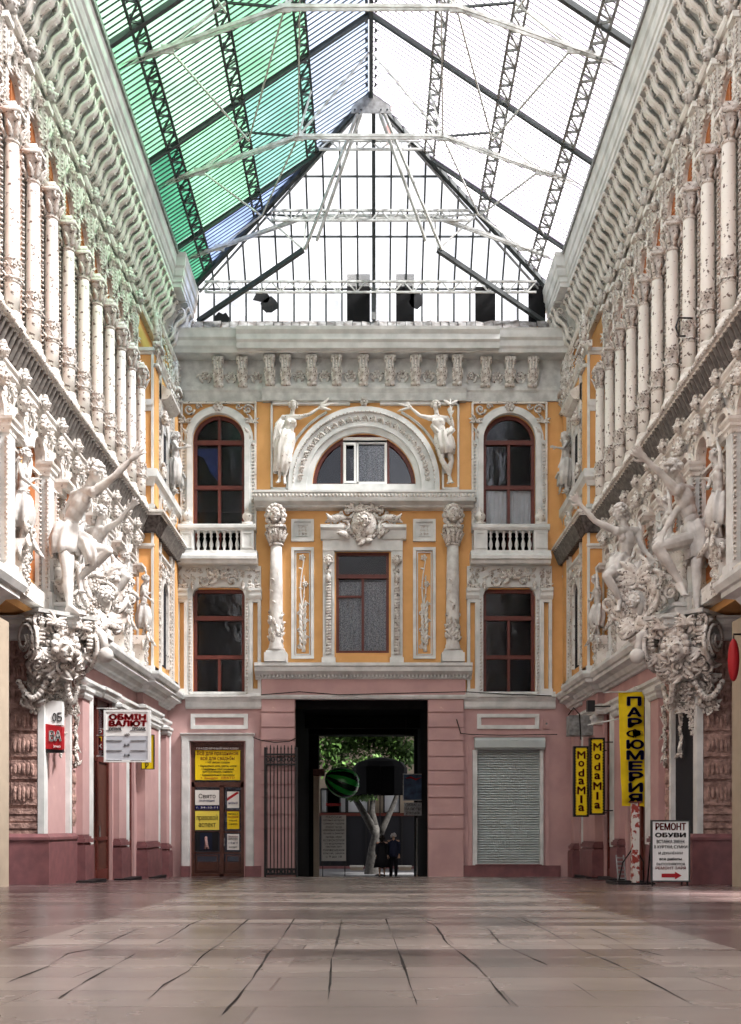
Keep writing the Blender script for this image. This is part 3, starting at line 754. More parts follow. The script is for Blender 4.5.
# ---------------------------------------------------------- S-shaped corbels
def make_corbel():
    t = thing('corbel', '', 'corbel')
    s = [(.10, 18.66), (.20, 18.70), (.30, 18.80), (.36, 18.95), (.40, 19.12), (.47, 19.26), (.58, 19.34), (.68, 19.42), (.74, 19.55), (.78, 19.70), (.86, 19.80)]
    mb = MB(); mb.prof([(0.04, 20.0), (.04, 18.8), (.2, 18.86), (.28, 19.1), (.36, 19.4), (.55, 19.6), (.6, 20.0)], -.04, .04); mb.slab(-.13, .13, 19.93, 20.0, .04, .84)
    part('web', mb, 'greystone', t)
    mb = MB(); n = len(s)
    for q in (-1, 0, 1):
        mb.tube([(q*.05, -o, z + (0 if q else -.015)) for o, z in s], [.022 + .03*math.sin(PI*(k + 1)/(n + 1)) for k in range(n)], 6)
    part('s_ribbon', mb, 'stucco', t, True, 'S-shaped ribbon with moulded edges')
    mb = MB()
    for q in (-1, 1):
        for (c0, c1, r_, a_, h_) in ((.60, 19.66, .15, -1.2, 1), (.24, 19.02, .13, 2.0, -1)):
            pts = []
            for k in range(12):
                tt = k/11; a = a_ + h_*tt*1.35*2*PI; r0 = r_*(1 - .8*tt); pts.append((q*(.065 + .03*tt), -(c0 + r0*math.cos(a)), c1 + r0*math.sin(a)))
            mb.tube(pts, [.032 - .012*k/11 for k in range(12)], 5)
    mb.sph((0, -.86, 19.78), (.09, .06, .08), 8, 6); mb.sph((0, -.13, 18.68), (.09, .07, .07), 7, 5)
    for i in range(2, n - 2, 2): mb.sph((0, -s[i][0] - .07, s[i][1] - .05), .026, 5, 4)
    part('volute', mb, 'stucco', t, True)
    mb = MB(); acanthus(mb, .205, 18.75, .2, .34, .08, 3); rosette(mb, .205, 19.4, .09, .08, 5)
    mb.sph((.205, -.5, 19.97), (.06, .07, .04), 6, 4)
    part('leaf_between', mb, 'carved', t, True)
    return t
cb = make_corbel(); used = False
for side in (-1, 1):
    nm = SIDE[side]
    ys = []
    y = 20.0
    k = 0
    while COLY[0] + PITCH*k/3 < 34.3:
        ys.append((COLY[0] + PITCH*k/3, 0)); k += 1
    ys += [(34.72 + .42*j, .32) for j in range(4)]
    for ic, (y, o) in enumerate(ys):
        nmain = sum(1 for q in ys if q[1] == 0)
        lab = 'S-shaped corbel under the %s crowning cornice, %s before the cornice steps forward' % (nm, far(ic, nmain)) if o == 0 else 'S-shaped corbel under the stepped-forward end of the %s crowning cornice, %s from end wall' % (nm, far(ic, len(ys)))
        g = ('corbels of the %s wall' if o == 0 else 'end pavilion corbels of the %s wall') % nm
        loc = SP(side, o, y, 0)
        if not used: cb.location = loc; cb.rotation_euler.z = RZ[side]; cb['label'] = lab; cb['group'] = g; used = True
        else: dup(cb, loc, RZ[side], lab, g)

# ---------------------------------------------------------- middle storey bay
def make_mid_bay():
    t = thing('small_arched_niche', '', 'niche'); h = PITCH/2
    mb = MB(); mb.archplate(-h, h, 10.0, 10.95, 0, 10.02, .36, 0, .16, 12); mb.archring(0, 10.02, .36, .47, .14, .24, 12)
    part('arch_surround', mb, 'stucco', t)
    mb = MB()
    arabesque(mb, -h, -.36, 10.2, 10.9, .2, .16, 11); arabesque(mb, .36, h, 10.2, 10.9, .2, .16, 12)
    face(mb, 0, 10.62, .34, .2); rosette(mb, -.42, 10.75, .1, .2); rosette(mb, .42, 10.75, .1, .2)
    for q in (-1, 1): scroll(mb, q*.28, 10.72, .15, .04, PI/2, 1.2, -q, .2)
    part('keystone_carving', mb, 'carved', t, True, 'carved mask and scrolls above the arch')
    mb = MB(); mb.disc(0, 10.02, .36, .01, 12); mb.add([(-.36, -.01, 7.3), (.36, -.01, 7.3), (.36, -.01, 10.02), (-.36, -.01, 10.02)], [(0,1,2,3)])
    part('back_panel', mb, 'brownopen', t)  # brown panel paints the shade of the recess over the ochre wall
    mb = MB()
    frame_rect(mb, -.42, .42, 7.1, 9.75, .07, .0, .10)
    mb.slab(-h, h, 6.66, 7.0, 0, .3)
    part('panel_frame', mb, 'stucco', t)
    mb = MB()
    arabesque(mb, -.62, -.42, 7.1, 9.9, .2, .02, 15); arabesque(mb, .42, .62, 7.1, 9.9, .2, .02, 16)
    for q in (-1, 1): rope(mb, (q*.385, -.12, 7.15), (q*.385, -.12, 9.7), .035, .1)
    part('side_carving', mb, 'carved', t, True)
    # projecting scroll block with leafage under the balcony band
    mb = MB(); mb.slab(-.12, .12, 10.98, 11.3, .1, .30); face(mb, 0, 11.12, .26, .26)
    for q in (-1, 1): scroll(mb, q*.14, 11.15, .12, .035, 0, 1.2, q, .28)
    part('console', mb, 'carved', t, True)
    return t
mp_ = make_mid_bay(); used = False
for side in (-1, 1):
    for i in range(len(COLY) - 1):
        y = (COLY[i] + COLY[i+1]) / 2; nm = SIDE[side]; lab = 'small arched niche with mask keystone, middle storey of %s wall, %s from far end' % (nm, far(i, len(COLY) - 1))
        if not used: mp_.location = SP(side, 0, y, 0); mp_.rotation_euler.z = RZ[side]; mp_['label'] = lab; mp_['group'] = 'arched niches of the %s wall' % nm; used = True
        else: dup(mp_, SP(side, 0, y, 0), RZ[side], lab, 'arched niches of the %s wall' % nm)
def make_mid_pilaster():
    t = thing('beaded_pilaster', '', 'pilaster')
    mb = MB(); mb.slab(-.16, .16, 7.1, 9.7, 0, .3); mb.slab(-.2, .2, 6.66, 7.1, 0, .36)
    part('shaft', mb, 'ledge', t)
    mb = MB()
    for q in (-1, 1): rope(mb, (q*.19, -.25, 7.2), (q*.19, -.25, 9.6), .05, .1); rope(mb, (q*.19, -.1, 7.2), (q*.19, -.1, 9.6), .05, .1)
    part('beading', mb, 'carved', t)
    mb = MB(); mb.mold([(-.16, 0), (-.16, -.28), (.16, -.28), (.16, 0)], [(-.14, 9.7), (.03, 9.7), (.04, 9.78), (.08, 9.82), (.08, 9.88), (.12, 9.94), (.13, 10.0), (-.14, 10.02)])
    part('impost', mb, 'stucco', t)
    return t
pp = make_mid_pilaster(); used = False
for side in (-1, 1):
    for i, y in enumerate(COLY):
        if i % 2 == 0: continue
        nm = SIDE[side]; lab = 'white bead-edged pilaster, middle storey of the %s wall, %s from the far end' % (nm, far((i - 1)//2, 5))
        if not used: pp.location = SP(side, 0, y, 0); pp.rotation_euler.z = RZ[side]; pp['label'] = lab; pp['group'] = 'beaded pilasters of the %s wall' % nm; used = True
        else: dup(pp, SP(side, 0, y, 0), RZ[side], lab, 'beaded pilasters of the %s wall' % nm)

# ---------------------------------------------------------- end pavilions
def hbar(mb, side, o, y0, y1, z0, z1, e=.06):   # moulded string course wrapping the pavilion corner
    path = spath(side, [(y0, .0), (y0, o), (y1, o)])
    h = z1 - z0
    mb.mold(path, [(-.02, z0), (e*.4, z0), (e*.6, z0 + h*.3), (e, z0 + h*.5), (e, z1), (-.02, z1)])
for side in (-1, 1):
    nm = SIDE[side]
    t = thing('pavilion_dressing', 'white carved trim round the ochre end pavilion on the %s' % nm, 'carving', SP(side, .5, 33.5, 6.66))
    mb = MB()
    for z0, z1, e in ((15.1, 15.45, .08), (12.7, 13.2, .22), (11.9, 12.1, .12), (10.7, 10.85, .1), (6.66, 6.95, .12), (16.9, 17.1, .1)):
        hbar(mb, side, .5, PAV, 36.0, z0, z1, e)
    wpart('string_course', mb, 'ledge', t)
    mb = MB()
    # white stiles either side of the ochre return face, and on the hall face
    for o0, o1 in ((.04, .1), (.50, .58)): sbox(mb, side, o0, o1, PAV - .05, PAV, 6.9, 16.9)
    for y in (PAV + .56, PAV + 1.05, 34.75, 35.15, 35.84):
        sbox(mb, side, .5, .60, y, y + .08, 6.9, 18.2)
    wpart('stile', mb, 'ledge', t)
    mb = MB()
    for y in (PAV + .64, 34.83): 
        rope(mb, SP(side, .6, y, 7.0), SP(side, .6, y, 10.6), .05, .12, (side, 0, 0)); rope(mb, SP(side, .6, y, 13.2), SP(side, .6, y, 16.8), .05, .12, (side, 0, 0))
    wpart('beading', mb, 'carved', t)
    # window with hood and figure-like carving in the pavilion
    mb = MB()
    T0 = Matrix.Translation(SP(side, .5, 33.75, 0)) @ Matrix.Rotation(RZ[side], 4, 'Z')
    mb.M = T0
    mb.archplate(-.62, .62, 12.9, 15.9, 0, 14.9, .42, .0, .10, 12); mb.prof([(0, 15.9), (.3, 15.95), (.42, 16.1), (.42, 16.2), (0, 16.5)], -.75, .75)
    mb.archplate(-.6, .6, 7.2, 10.5, 0, 9.6, .42, 0, .1, 12)
    for z in (17.0, 18.2): mb.prof([(0, z), (.1, z), (.16, z+.1), (.16, z + .16), (0, z + .2)], -1.7, 2.2)
    wpart('window_hood', mb, 'stucco', t)
    mb = MB(); mb.M = T0
    arabesque(mb, -.9, .9, 16.3, 16.9, .28, .3, 21); arabesque(mb, -1.6, 2.1, 17.25, 18.15, .3, .06, 22); arabesque(mb, -.9, .9, 10.0, 10.6, .26, .1, 23)
    for q in (-1, 1):
        arabesque(mb, q*.85 - .14, q*.85 + .14, 7.2, 10.0, .24, .06, 24); arabesque(mb, q*.85 - .14, q*.85 + .14, 13.3, 15.6, .24, .06, 25)
        face(mb, q*.85, 15.2, .36, .12); scroll(mb, q*.85, 12.4, .2, .05, 0, 1.3, q, .2)
        scroll(mb, q*.85, 13.5, .26, .07, PI/2, 1.3, q, .15)
    acanthus(mb, 0, 12.1, .6, .5, .2); 
    wpart('carving', mb, 'carved', t, True)
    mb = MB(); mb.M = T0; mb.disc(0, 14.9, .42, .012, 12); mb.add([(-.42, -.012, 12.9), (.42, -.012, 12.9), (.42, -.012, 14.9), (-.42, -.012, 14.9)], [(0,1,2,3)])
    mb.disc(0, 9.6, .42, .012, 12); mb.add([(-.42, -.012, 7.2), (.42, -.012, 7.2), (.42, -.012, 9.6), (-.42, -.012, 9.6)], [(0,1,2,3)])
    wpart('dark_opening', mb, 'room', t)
    # capital at the head of the corner pilasters
    mb = MB()
    for y in (35.52, PAV + .28):
        mb.M = Matrix.Translation(SP(side, .6, y, 0)) @ Matrix.Rotation(RZ[side], 4, 'Z')
        mb.slab(-.3, .3, 16.5, 16.62, -.05, .12); mb.slab(-.34, .34, 17.15, 17.3, -.05, .2)
        for q in (-1, 0, 1): acanthus(mb, q*.18, 16.65, .24, .4, .04, 3)
        for q in (-1, 1): scroll(mb, q*.22, 17.0, .11, .04, PI/2, 1.2, -q, .1)
        mb.slab(-.2, .2, 17.3, 18.3, -.05, .1); arabesque(mb, -.2, .2, 17.4, 18.2, .2, .1, 31)
    wpart('capital', mb, 'carved', t, True)
    # carved festoon console next to the end wall (white block half-way up)
    mb = MB(); mb.M = Matrix.Translation(SP(side, .6, 35.5, 0)) @ Matrix.Rotation(RZ[side], 4, 'Z')
    mb.slab(-.2, .2, 13.95, 14.25, 0, .25); mb.slab(-.26, .26, 14.25, 14.33, 0, .3); acanthus(mb, 0, 13.9, .3, .3, .1, 5, True)
    wpart('block', mb, 'greystone', t)

# the hall goes on behind the camera: plain stretches of the same walls
for side in (-1, 1):
    nm = SIDE[side]
    mb = MB(); sbox(mb, side, -.9, .1, -6, Y0, 6.3, 20.0); struct('wall_%s_nearer' % nm, mb, 'stucco')
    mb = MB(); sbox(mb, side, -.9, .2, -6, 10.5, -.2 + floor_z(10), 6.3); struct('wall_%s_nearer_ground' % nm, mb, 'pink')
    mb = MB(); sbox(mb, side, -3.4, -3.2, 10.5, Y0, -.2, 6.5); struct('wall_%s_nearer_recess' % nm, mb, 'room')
    mb = MB(); mb.mold(spath(side, [(-6, 0), (Y0, 0)]), [(-.6, 20.0), (.82, 20.0), (.9, 20.4), (1.02, 21.06), (-.6, 21.1)]); struct('trim_%s_nearer_cornice' % nm, mb, 'ledge')
mb = MB(); mb.box(-9, 9, -6.4, -6, .5, 26); struct('wall_rear_light_block', mb, 'stucco')  # unseen wall added to block flat sky light from behind the camera
# ============================================================ END WALL (plane y = 36, out = towards the camera)
YW = 36.0
T36 = Matrix.Translation((0, YW, 0))
def F():                      # mesh builder already in the end wall's frame: x across, -y out, z up
    m = MB(); m.M = T36; return m
def arch_pts(cx, zs, r, n=16, a0=0, a1=PI): return [(cx + r*math.cos(a0 + (a1-a0)*i/n), zs + r*math.sin(a0 + (a1-a0)*i/n)) for i in range(n+1)]
CX = qx(364)                  # centre line of the middle bay
LX, RX = qx(219), qx(509)     # centre lines of the side window bays
# masonry built around the openings
o = F()
ow = .94                       # half width of the side windows
OP = []
def wall_cols(mb, x0, x1, z0, z1, holes, o0, o1):
    """solid plate x0..x1, z0..z1 minus axis-aligned holes (x0,x1,z0,z1)"""
    xs = sorted({x0, x1} | {h[0] for h in holes} | {h[1] for h in holes})
    for a, b in zip(xs[:-1], xs[1:]):
        if a < x0 - 1e-6 or b > x1 + 1e-6: continue
        z = z0
        for h in sorted([h for h in holes if h[0] <= a + 1e-6 and h[1] >= b - 1e-6], key=lambda h: h[2]):
            if h[2] > z: mb.slab(a, b, z, h[2], o0, o1)
            z = max(z, h[3])
        if z < z1: mb.slab(a, b, z, z1, o0, o1)
zu = qz(441); ru = .94         # upper side windows: springing and radius
holes = []
for cx in (LX, RX):
    holes += [(cx - ow, cx + ow, 6.52, qz(589)), (cx - ow, cx + ow, qz(555), zu + ru)]
holes += [(qx(336), qx(389), qz(653), qz(552)), (CX - 1.86, CX + 1.86, qz(495), qz(434))]
wall_cols(o, -8.2, 8.2, 6.45, 20.0, holes, -.4, 0)
for cx in (LX, RX): o.archplate(cx - ow - .001, cx + ow + .001, zu - .01, zu + ru + .01, cx, zu, ru, -.4, 0, 16)
o.archplate(CX - 1.861, CX + 1.861, qz(485), qz(434) + .01, CX, qz(485), 1.85, -.4, 0, 20)
struct('wall_back', o, 'ochre', 'ochre plaster end wall with three window bays')
o = F(); P0, P1 = qx(295), qx(428)
wall_cols(o, -8.2, 8.2, -.3, 6.45, [(P0, P1, -.4, 6.42), (qx(191), qx(244), -.4, qz(742)), (qx(475), qx(541), -.4, qz(738))], -.4, 0)
struct('wall_back_ground_floor', o, 'pink', 'pink plaster ground floor of the end wall')
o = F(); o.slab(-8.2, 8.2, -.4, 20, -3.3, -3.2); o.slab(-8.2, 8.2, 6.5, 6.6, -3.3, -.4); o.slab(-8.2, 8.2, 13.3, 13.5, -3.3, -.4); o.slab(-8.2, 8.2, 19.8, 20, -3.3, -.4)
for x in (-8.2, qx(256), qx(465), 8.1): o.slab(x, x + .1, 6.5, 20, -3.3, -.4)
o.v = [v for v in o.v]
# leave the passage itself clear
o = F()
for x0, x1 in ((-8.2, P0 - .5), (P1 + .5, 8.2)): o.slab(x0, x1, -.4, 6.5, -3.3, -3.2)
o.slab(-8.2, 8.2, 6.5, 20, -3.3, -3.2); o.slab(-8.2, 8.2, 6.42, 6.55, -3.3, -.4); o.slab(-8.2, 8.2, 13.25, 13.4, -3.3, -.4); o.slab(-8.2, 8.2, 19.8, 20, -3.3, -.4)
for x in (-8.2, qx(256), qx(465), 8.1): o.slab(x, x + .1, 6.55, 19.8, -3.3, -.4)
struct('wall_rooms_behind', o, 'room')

# ---- dentilled cornice, frieze, crowning cornice
c0, c1 = qx(240), qx(496)
o = F()
o.prof([(0, qz(392)), (.10, qz(392)), (.14, qz(388)), (0, qz(386))], -7.3, 7.3); o.prof([(0, qz(402)), (.08, qz(402)), (.12, qz(394)), (.16, qz(392)), (.16, qz(388)), (0, qz(387))], qx(180), qx(560))
o.prof([(0, qz(403)), (.22, qz(403)), (.26, qz(396)), (.32, qz(392)), (.32, qz(388)), (0, qz(386))], qx(263), qx(466))
o.slab(-7.3, 7.3, qz(388), qz(360), 0, .06); o.slab(qx(263), qx(466), qz(388), qz(360), .06, .18)
struct('trim_back_architrave', o, 'greystone')
o = F()
o.prof([(0, qz(361)), (.66, qz(361)), (.70, qz(358)), (.78, qz(356)), (.80, qz(351)), (.9, qz(349)), (.95, qz(343)), (.98, qz(341)), (0, qz(339))], -7.0, 7.0)
o.prof([(.5, qz(360)), (.92, qz(360)), (.96, qz(355)), (1.05, qz(353)), (1.05, qz(348)), (1.15, qz(345)), (1.18, qz(342)), (.5, qz(340))], c0, c1)
struct('trim_back_crowning_cornice', o, 'ledge')
o = F(); rr = random.Random(2)
n = 44
pts = []
for i in range(n):
    x0 = -6.9 + 13.8*i/n; x1 = -6.9 + 13.8*(i+1)/n
    a, b = rr.uniform(0, .12), rr.uniform(0, .12)
    o.poly([(x0, -.62 + a, qz(340)), (x1 - .02, -.62 + b, qz(340)), (x1 - .02, -.25 + b, qz(324) + rr.uniform(-.04, .04)), (x0, -.25 + a, qz(324))], (0, .04, .0))
struct('trim_back_flashing', o, 'flash', 'crumpled grey metal flashing under the glazed end of the roof')

def make_console():            # frieze console of the end wall
    t = thing('frieze_console', '', 'corbel')
    h = 1.05
    mb = MB(); mb.prof([(0, 0), (.14, .05), (.2, .2), (.26, .45), (.42, .75), (.46, .95), (.42, 1.05), (0, 1.05)], -.15, .15)
    part('body', mb, 'greystone', t)
    mb = MB(); leaf(mb, 0, .12, PI/2, .55, .3, .14, 0, .35); leaf(mb, -.08, .1, PI/2 + .2, .5, .14, .16, 0, .4); leaf(mb, .08, .1, PI/2 - .2, .5, .14, .16, 0, .4)
    mb.tube([(-.2, -.36, .92), (.2, -.36, .92)], .13, 8)
    mb.tube([(-.17, -.16, .12), (.17, -.16, .12)], .08, 8)
    for q in (-.1, 0, .1): mb.tube([(q, -.17, .1), (q, -.24, .3), (q, -.3, .5), (q, -.42, .72), (q, -.5, .9), (q, -.46, 1.0)], .035, 5)
    part('acanthus_leaf', mb, 'carved', t, True)
    return t
cxs = [219.5, 243.6, 271, 286.6, 312.4, 337, 363.5, 389.7, 415, 440.7, 456.3, 484.6, 508.7, 531.4]
kp = make_console()
for i, px in enumerate(cxs):
    ctr = 263 < px < 466
    loc = V((qx(px), YW - (.18 if ctr else .06), qz(391)))
    lab = 'grey leaf-faced console in the frieze of the end wall, %s from the left' % ORD[i]
    g = 'frieze consoles, ' + ('middle' if ctr else ('left end' if px < 263 else 'right end'))
    if i == 0: kp.location = loc; kp['label'] = lab; kp['group'] = g
    else: dup(kp, loc, 0, lab, g)
# frieze ornaments between consoles
edges = [192] + cxs + [548]
for i in range(len(edges) - 1):
    a, b = edges[i] + 6, edges[i+1] - 6
    if b - a < 6: continue
    cx = qx((a+b)/2); w = (b-a)*.036/2; ctr = 263 < (a+b)/2 < 466
    mb = F(); oo = .18 if ctr else .06
    rosette(mb, cx, qz(377), .17, oo)
    for q in (-1, 1): scroll(mb, cx + q*w*.62, qz(379), .15, .035, 0 if q > 0 else PI, 1.2, q, oo); leaf(mb, cx + q*w*.3, qz(384), PI/2 - q*.9, .25, .1, oo, q*.4)
    ob = build('frieze_rosette', mb, 'carved', None, True)
    tag(ob, 'carved rosette in the end wall frieze, right after the %s console from the left' % ORD[i-1] if i else 'carved rosette and scrolls at the extreme left of the end wall frieze', 'carving', 'frieze rosettes, ' + ('middle' if ctr else ('left' if a < 263 else 'right')))

# ---- side window bays
def window_wood(n, x0, x1, z0, zt, cx=None, zs=None, r=None, rails=(), verts=(), label='', wm='redwood'):
    """brown frame; rectangular, or round-headed when r is given. rails: z list, verts: (x, za, zb)"""
    f = F(); w = .13; o0, o1 = -.22, -.10
    if r:
        f.archring(cx, zs, r - w, r, o0, o1, 20); f.slab(x0, x0 + w, z0, zs, o0, o1); f.slab(x1 - w, x1, z0, zs, o0, o1); f.slab(x0, x1, z0, z0 + w, o0, o1)
    else: frame_rect(f, x0, x1, z0, zt, w, o0, o1)
    for z, h in rails: f.slab(x0 + w*.5, x1 - w*.5, z - h/2, z + h/2, o0, o1 + .04)
    for x, za, zb in verts: f.slab(x - .05, x + .05, za, zb, o0, o1 + .02)
    ob = build('window_%d' % n, f, wm); ob['kind'] = 'structure'; ob['label'] = label
    g = F()
    if r:
        g.disc(cx, zs, r - w*.5, -.16, 20); g.add([(x0 + w*.5, .16, z0), (x1 - w*.5, .16, z0), (x1 - w*.5, .16, zs), (x0 + w*.5, .16, zs)], [(0,1,2,3)])
    else: g.add([(x0 + w*.5, .16, z0), (x1 - w*.5, .16, z0), (x1 - w*.5, .16, zt), (x0 + w*.5, .16, zt)], [(0,1,2,3)])
    build('pane', g, 'pane', ob)
    return ob
for k, (cx, side, nm) in enumerate(((LX, -1, 'left'), (RX, 1, 'right'))):
    z0 = qz(555); top = zu + ru
    ra, rb = qz(442), qz(487)
    w1 = window_wood(1 + k*2, cx - ow, cx + ow, z0, top, cx, zu, ru, rails=((ra, .16), (rb, .14)), verts=((cx, z0, ra), (cx, zu, zu + ru - .05)) if k == 0 else ((cx, z0, ra),), label='round-headed brown window above the balcony on the %s of the end wall' % nm)
    z0m, z1m = 6.52, qz(589)
    w2 = window_wood(2 + k*2, cx - ow, cx + ow, z0m, z1m, rails=((qz(618), .16), (qz(657), .14)), verts=((cx, z0m, qz(657)),) + (((cx, qz(657), qz(618)),) if k else ()), label='rectangular brown window under the balcony on the %s of the end wall' % nm)
    # upper arch surround
    f = F(); f.archring(cx, zu, ru, ru + .30, 0, .08, 24)
    for q in (-1, 1): f.slab(cx + q*ru, cx + q*1.34, qz(554), zu, 0, .08)
    f.archring(cx, zu, ru, ru + .18, .08, .2, 24); f.archring(cx, zu, ru + .18, ru + .27, .08, .13, 24)
    for q in (-1, 1): f.slab(cx + q*ru, cx + q*(ru + .18), qz(527), zu, .08, .2); f.slab(cx + q*(ru+.18), cx + q*(ru+.27), qz(527), zu, .08, .13)
    t = thing('arched_window_surround', 'white round-headed surround of the %s upper window on the end wall' % nm, 'window surround', (cx, YW, qz(527)))
    wpart('arch', f, 'ledge', t)
    f = F(); frame_rect(f, cx - 1.36, cx + 1.36, qz(527) - .05, qz(403), .07, .06, .14)
    for q in (-1, 1): rope(f, (cx + q*1.24, -.12, qz(520)), (cx + q*1.24, -.12, qz(448)), .06, .12)
    wpart('rope_edge', f, 'stucco', t)
    f = F()
    for q in (-1, 1):
        scroll(f, cx + q*1.05, qz(411), .2, .05, 0, 1.3, q, .1); acanthus(f, cx + q*1.2, qz(424), .3, .35, .1, 5); scroll(f, cx + q*.72, qz(408), .12, .035, 0, 1.2, -q, .1); leaf(f, cx + q*1.12, qz(440), PI/2, .4, .15, .1)
        f.sph((cx + q*1.24, -.14, qz(446)), .07); f.sph((cx + q*1.24, -.14, qz(502)), .06)
    rosette(f, cx, qz(409), .2, .18); acanthus(f, cx, qz(411), .25, .2, .2)
    wpart('corner_carving', f, 'carved', t, True, 'carved leaves in the spandrels and a rosette keystone')
    # middle-storey surround
    t = thing('window_surround', 'white pilastered surround with leafy frieze round the %s window under the balcony' % nm, 'window surround', (cx, YW, 6.5))
    f = F()
    for q in (-1, 1):
        f.slab(cx + q*.94, cx + q*1.12, 6.52, qz(584), 0, .12)
        a, b = cx + q*1.12, cx + q*1.52
        frame_rect(f, min(a, b), max(a, b), 6.52, qz(600), .11, 0, .17)
        f.prof([(0, qz(600)), (.2, qz(600)), (.26, qz(597)), (.26, qz(594)), (.3, qz(592)), (.3, qz(590)), (0, qz(589))], min(a, b) - .03, max(a, b) + .03)
        f.slab(min(a,b), max(a,b), qz(590), qz(567), 0, .14)
        f.slab(min(a,b) - .02, max(a,b) + .02, 6.4, 6.75, 0, .22)
    f.slab(cx - 1.12, cx + 1.12, qz(588), qz(567), 0, .16)
    for q in (-1, 1):   # rounded upper corners of the opening
        f.poly([(cx + q*.94, -.12, qz(588)), (cx + q*.70, -.12, qz(588)), (cx + q*.86, -.12, qz(590.5)), (cx + q*.94, -.12, qz(596))], (0, .3, 0))
    wpart('frame', f, 'ledge', t)
    f = F(); arabesque(f, cx - 1.5, cx + 1.5, qz(580), qz(569), .24, .16, 41 + k); acanthus(f, cx, qz(575), .5, .5, .2, 5, True); face(f, cx, qz(577), .26, .2)
    for q in (-1, 1):
        arabesque(f, cx + q*1.28 - .2, cx + q*1.28 + .2, qz(594), qz(580), .2, .16, 43); acanthus(f, cx + q*1.3, qz(586), .3, .35, .2, 5, True)
        scroll(f, cx + q*.5, qz(582), .22, .05, 0, 1.3, q, .16); leaf(f, cx + q*.9, qz(582), -PI/2 , .35, .16, .16, 0)
        rope(f, (cx + q*1.02, -.15, 6.6), (cx + q*1.02, -.15, qz(600)), .04, .12)
    wpart('leaf_frieze', f, 'carved', t, True, 'carved leaf frieze above the window')
    # balcony
    t = thing('balcony', 'small white balustraded balcony under the %s arched window of the end wall' % nm, 'balcony', (cx, YW, qz(566)))
    f = F(); f.prof([(0, qz(567)), (.5, qz(567)), (.54, qz(564)), (.62, qz(563)), (.62, qz(560)), (.52, qz(557)), (.5, qz(554)), (0, qz(554))], cx - 1.42, cx + 1.42)
    wpart('slab', f, 'ledge', t)
    f = F(); f.prof([(.12, qz(534)), (.50, qz(534)), (.56, qz(532)), (.56, qz(529)), (.5, qz(528)), (.12, qz(528))], cx - 1.38, cx + 1.38); wpart('handrail', f, 'ledge', t)
    for q in (-1, 1):
        f = F(); a = cx + q*1.07; f.slab(a - .24, a + .24, qz(554), qz(534), .12, .48); frame_rect(f, a - .19, a + .19, qz(552), qz(536), .04, .48, .51); wpart('pedestal', f, 'ledge', t)
        f = F(); f.M = T36 @ Matrix.Translation((a, -.3, 0)); z = qz(528)
        f.box(-.18, .18, -.18, .18, z, z + .08); f.lathe([(.12, z + .08), (.10, z + .13), (.13, z + .17), (.19, z + .28), (.19, z + .36), (.13, z + .45), (.08, z + .5), (.09, z + .54), (.03, z + .62), (0.005, z + .66)], n=12)
        wpart('urn_finial', f, 'stucco', t, True, 'carved urn finial')
    for j in range(7):
        f = F(); xj = cx - .69 + 1.38*j/6; f.M = T36 @ Matrix.Translation((xj, -.3, 0)); z = qz(554); H = qz(534) - z
        f.lathe([(.07, z), (.07, z + .05*H), (.035, z + .12*H), (.075, z + .3*H), (.07, z + .42*H), (.03, z + .62*H), (.03, z + .68*H), (.06, z + .74*H), (.035, z + .84*H), (.07, z + .95*H), (.07, z + H)], n=10)
        wpart('baluster', f, 'ledge', t, True)
# curtains in the side windows
f = F(); cx = RX
for a, b in ((cx - .86, cx - .06), (cx + .06, cx + .86)):
    n = 10
    for i in range(n):
        x0 = a + (b-a)*i/n; x1 = a + (b-a)*(i+1)/n
        f.poly([(x0, .24 + .03*(i%2), qz(526)), (x1, .24 + .03*((i+1)%2), qz(526)), (x1, .24 + .03*((i+1)%2), rb - .05), (x0, .24 + .03*(i%2), rb - .05)], (0, .01, 0))
# sits just inside the glass
ob = build('half_curtain', f, 'whitecurtain'); tag(ob, 'plain white curtain filling the lower panes of the right arched window', 'curtain')
f = F(); cx = LX
f.poly([(cx - .84, .26, qz(446)), (cx - .02, .26, qz(446)), (cx - .05, .26, qz(480)), (cx - .35, .28, qz(470)), (cx - .6, .26, qz(455)), (cx - .84, .26, qz(452))], (0, .03, 0))
ob = build('hanging_curtain', f, 'bluecurtain'); tag(ob, 'dark blue curtain bunched in the left arched window', 'curtain')

# ---- middle section
t = thing('ledge_shelf', 'long white carved ledge across the middle of the end wall below the big arch', 'ledge', (CX, YW, qz(508)))
f = F(); f.prof([(0, qz(511)), (.30, qz(510)), (.36, qz(508)), (.60, qz(506)), (.62, qz(504)), (.62, qz(499)), (.68, qz(498)), (.68, qz(496)), (0, qz(495))], qx(256), qx(473)); wpart('slab', f, 'ledge', t)
f = F()
for i in range(60): f.sph((qx(258) + (qx(471)-qx(258))*i/59, -.64, qz(501)), (.05, .04, .07), 5, 4)
wpart('bead_row', f, 'stucco', t, True)
t = thing('sill_cornice', 'white and grey dentilled cornice below the columns, above the passage opening', 'ledge', (CX, YW, qz(680)))
f = F(); f.prof([(0, qz(680)), (.2, qz(680)), (.24, qz(677)), (.34, qz(676)), (.50, qz(673)), (.52, qz(669)), (.58, qz(668)), (.58, qz(665)), (0, qz(664))], qx(256), qx(471)); wpart('moulding', f, 'ledge', t)
f = F()
for i in range(58): x = qx(260) + (qx(467)-qx(260))*i/57; f.slab(x - .03, x + .03, qz(679), qz(676), .2, .36)
wpart('dentils', f, 'greystone', t)
o = F(); o.slab(qx(262), qx(465), 6.42, qz(680), 0, .2)
struct('wall_back_band', o, 'pink', 'pink plaster band above the passage opening')
o = F(); o.prof([(0, 6.38), (.26, 6.38), (.3, 6.46), (.3, 6.52), (0, 6.56)], qx(262), qx(466)); struct('trim_back_lintel', o, 'ledge')
o = F()
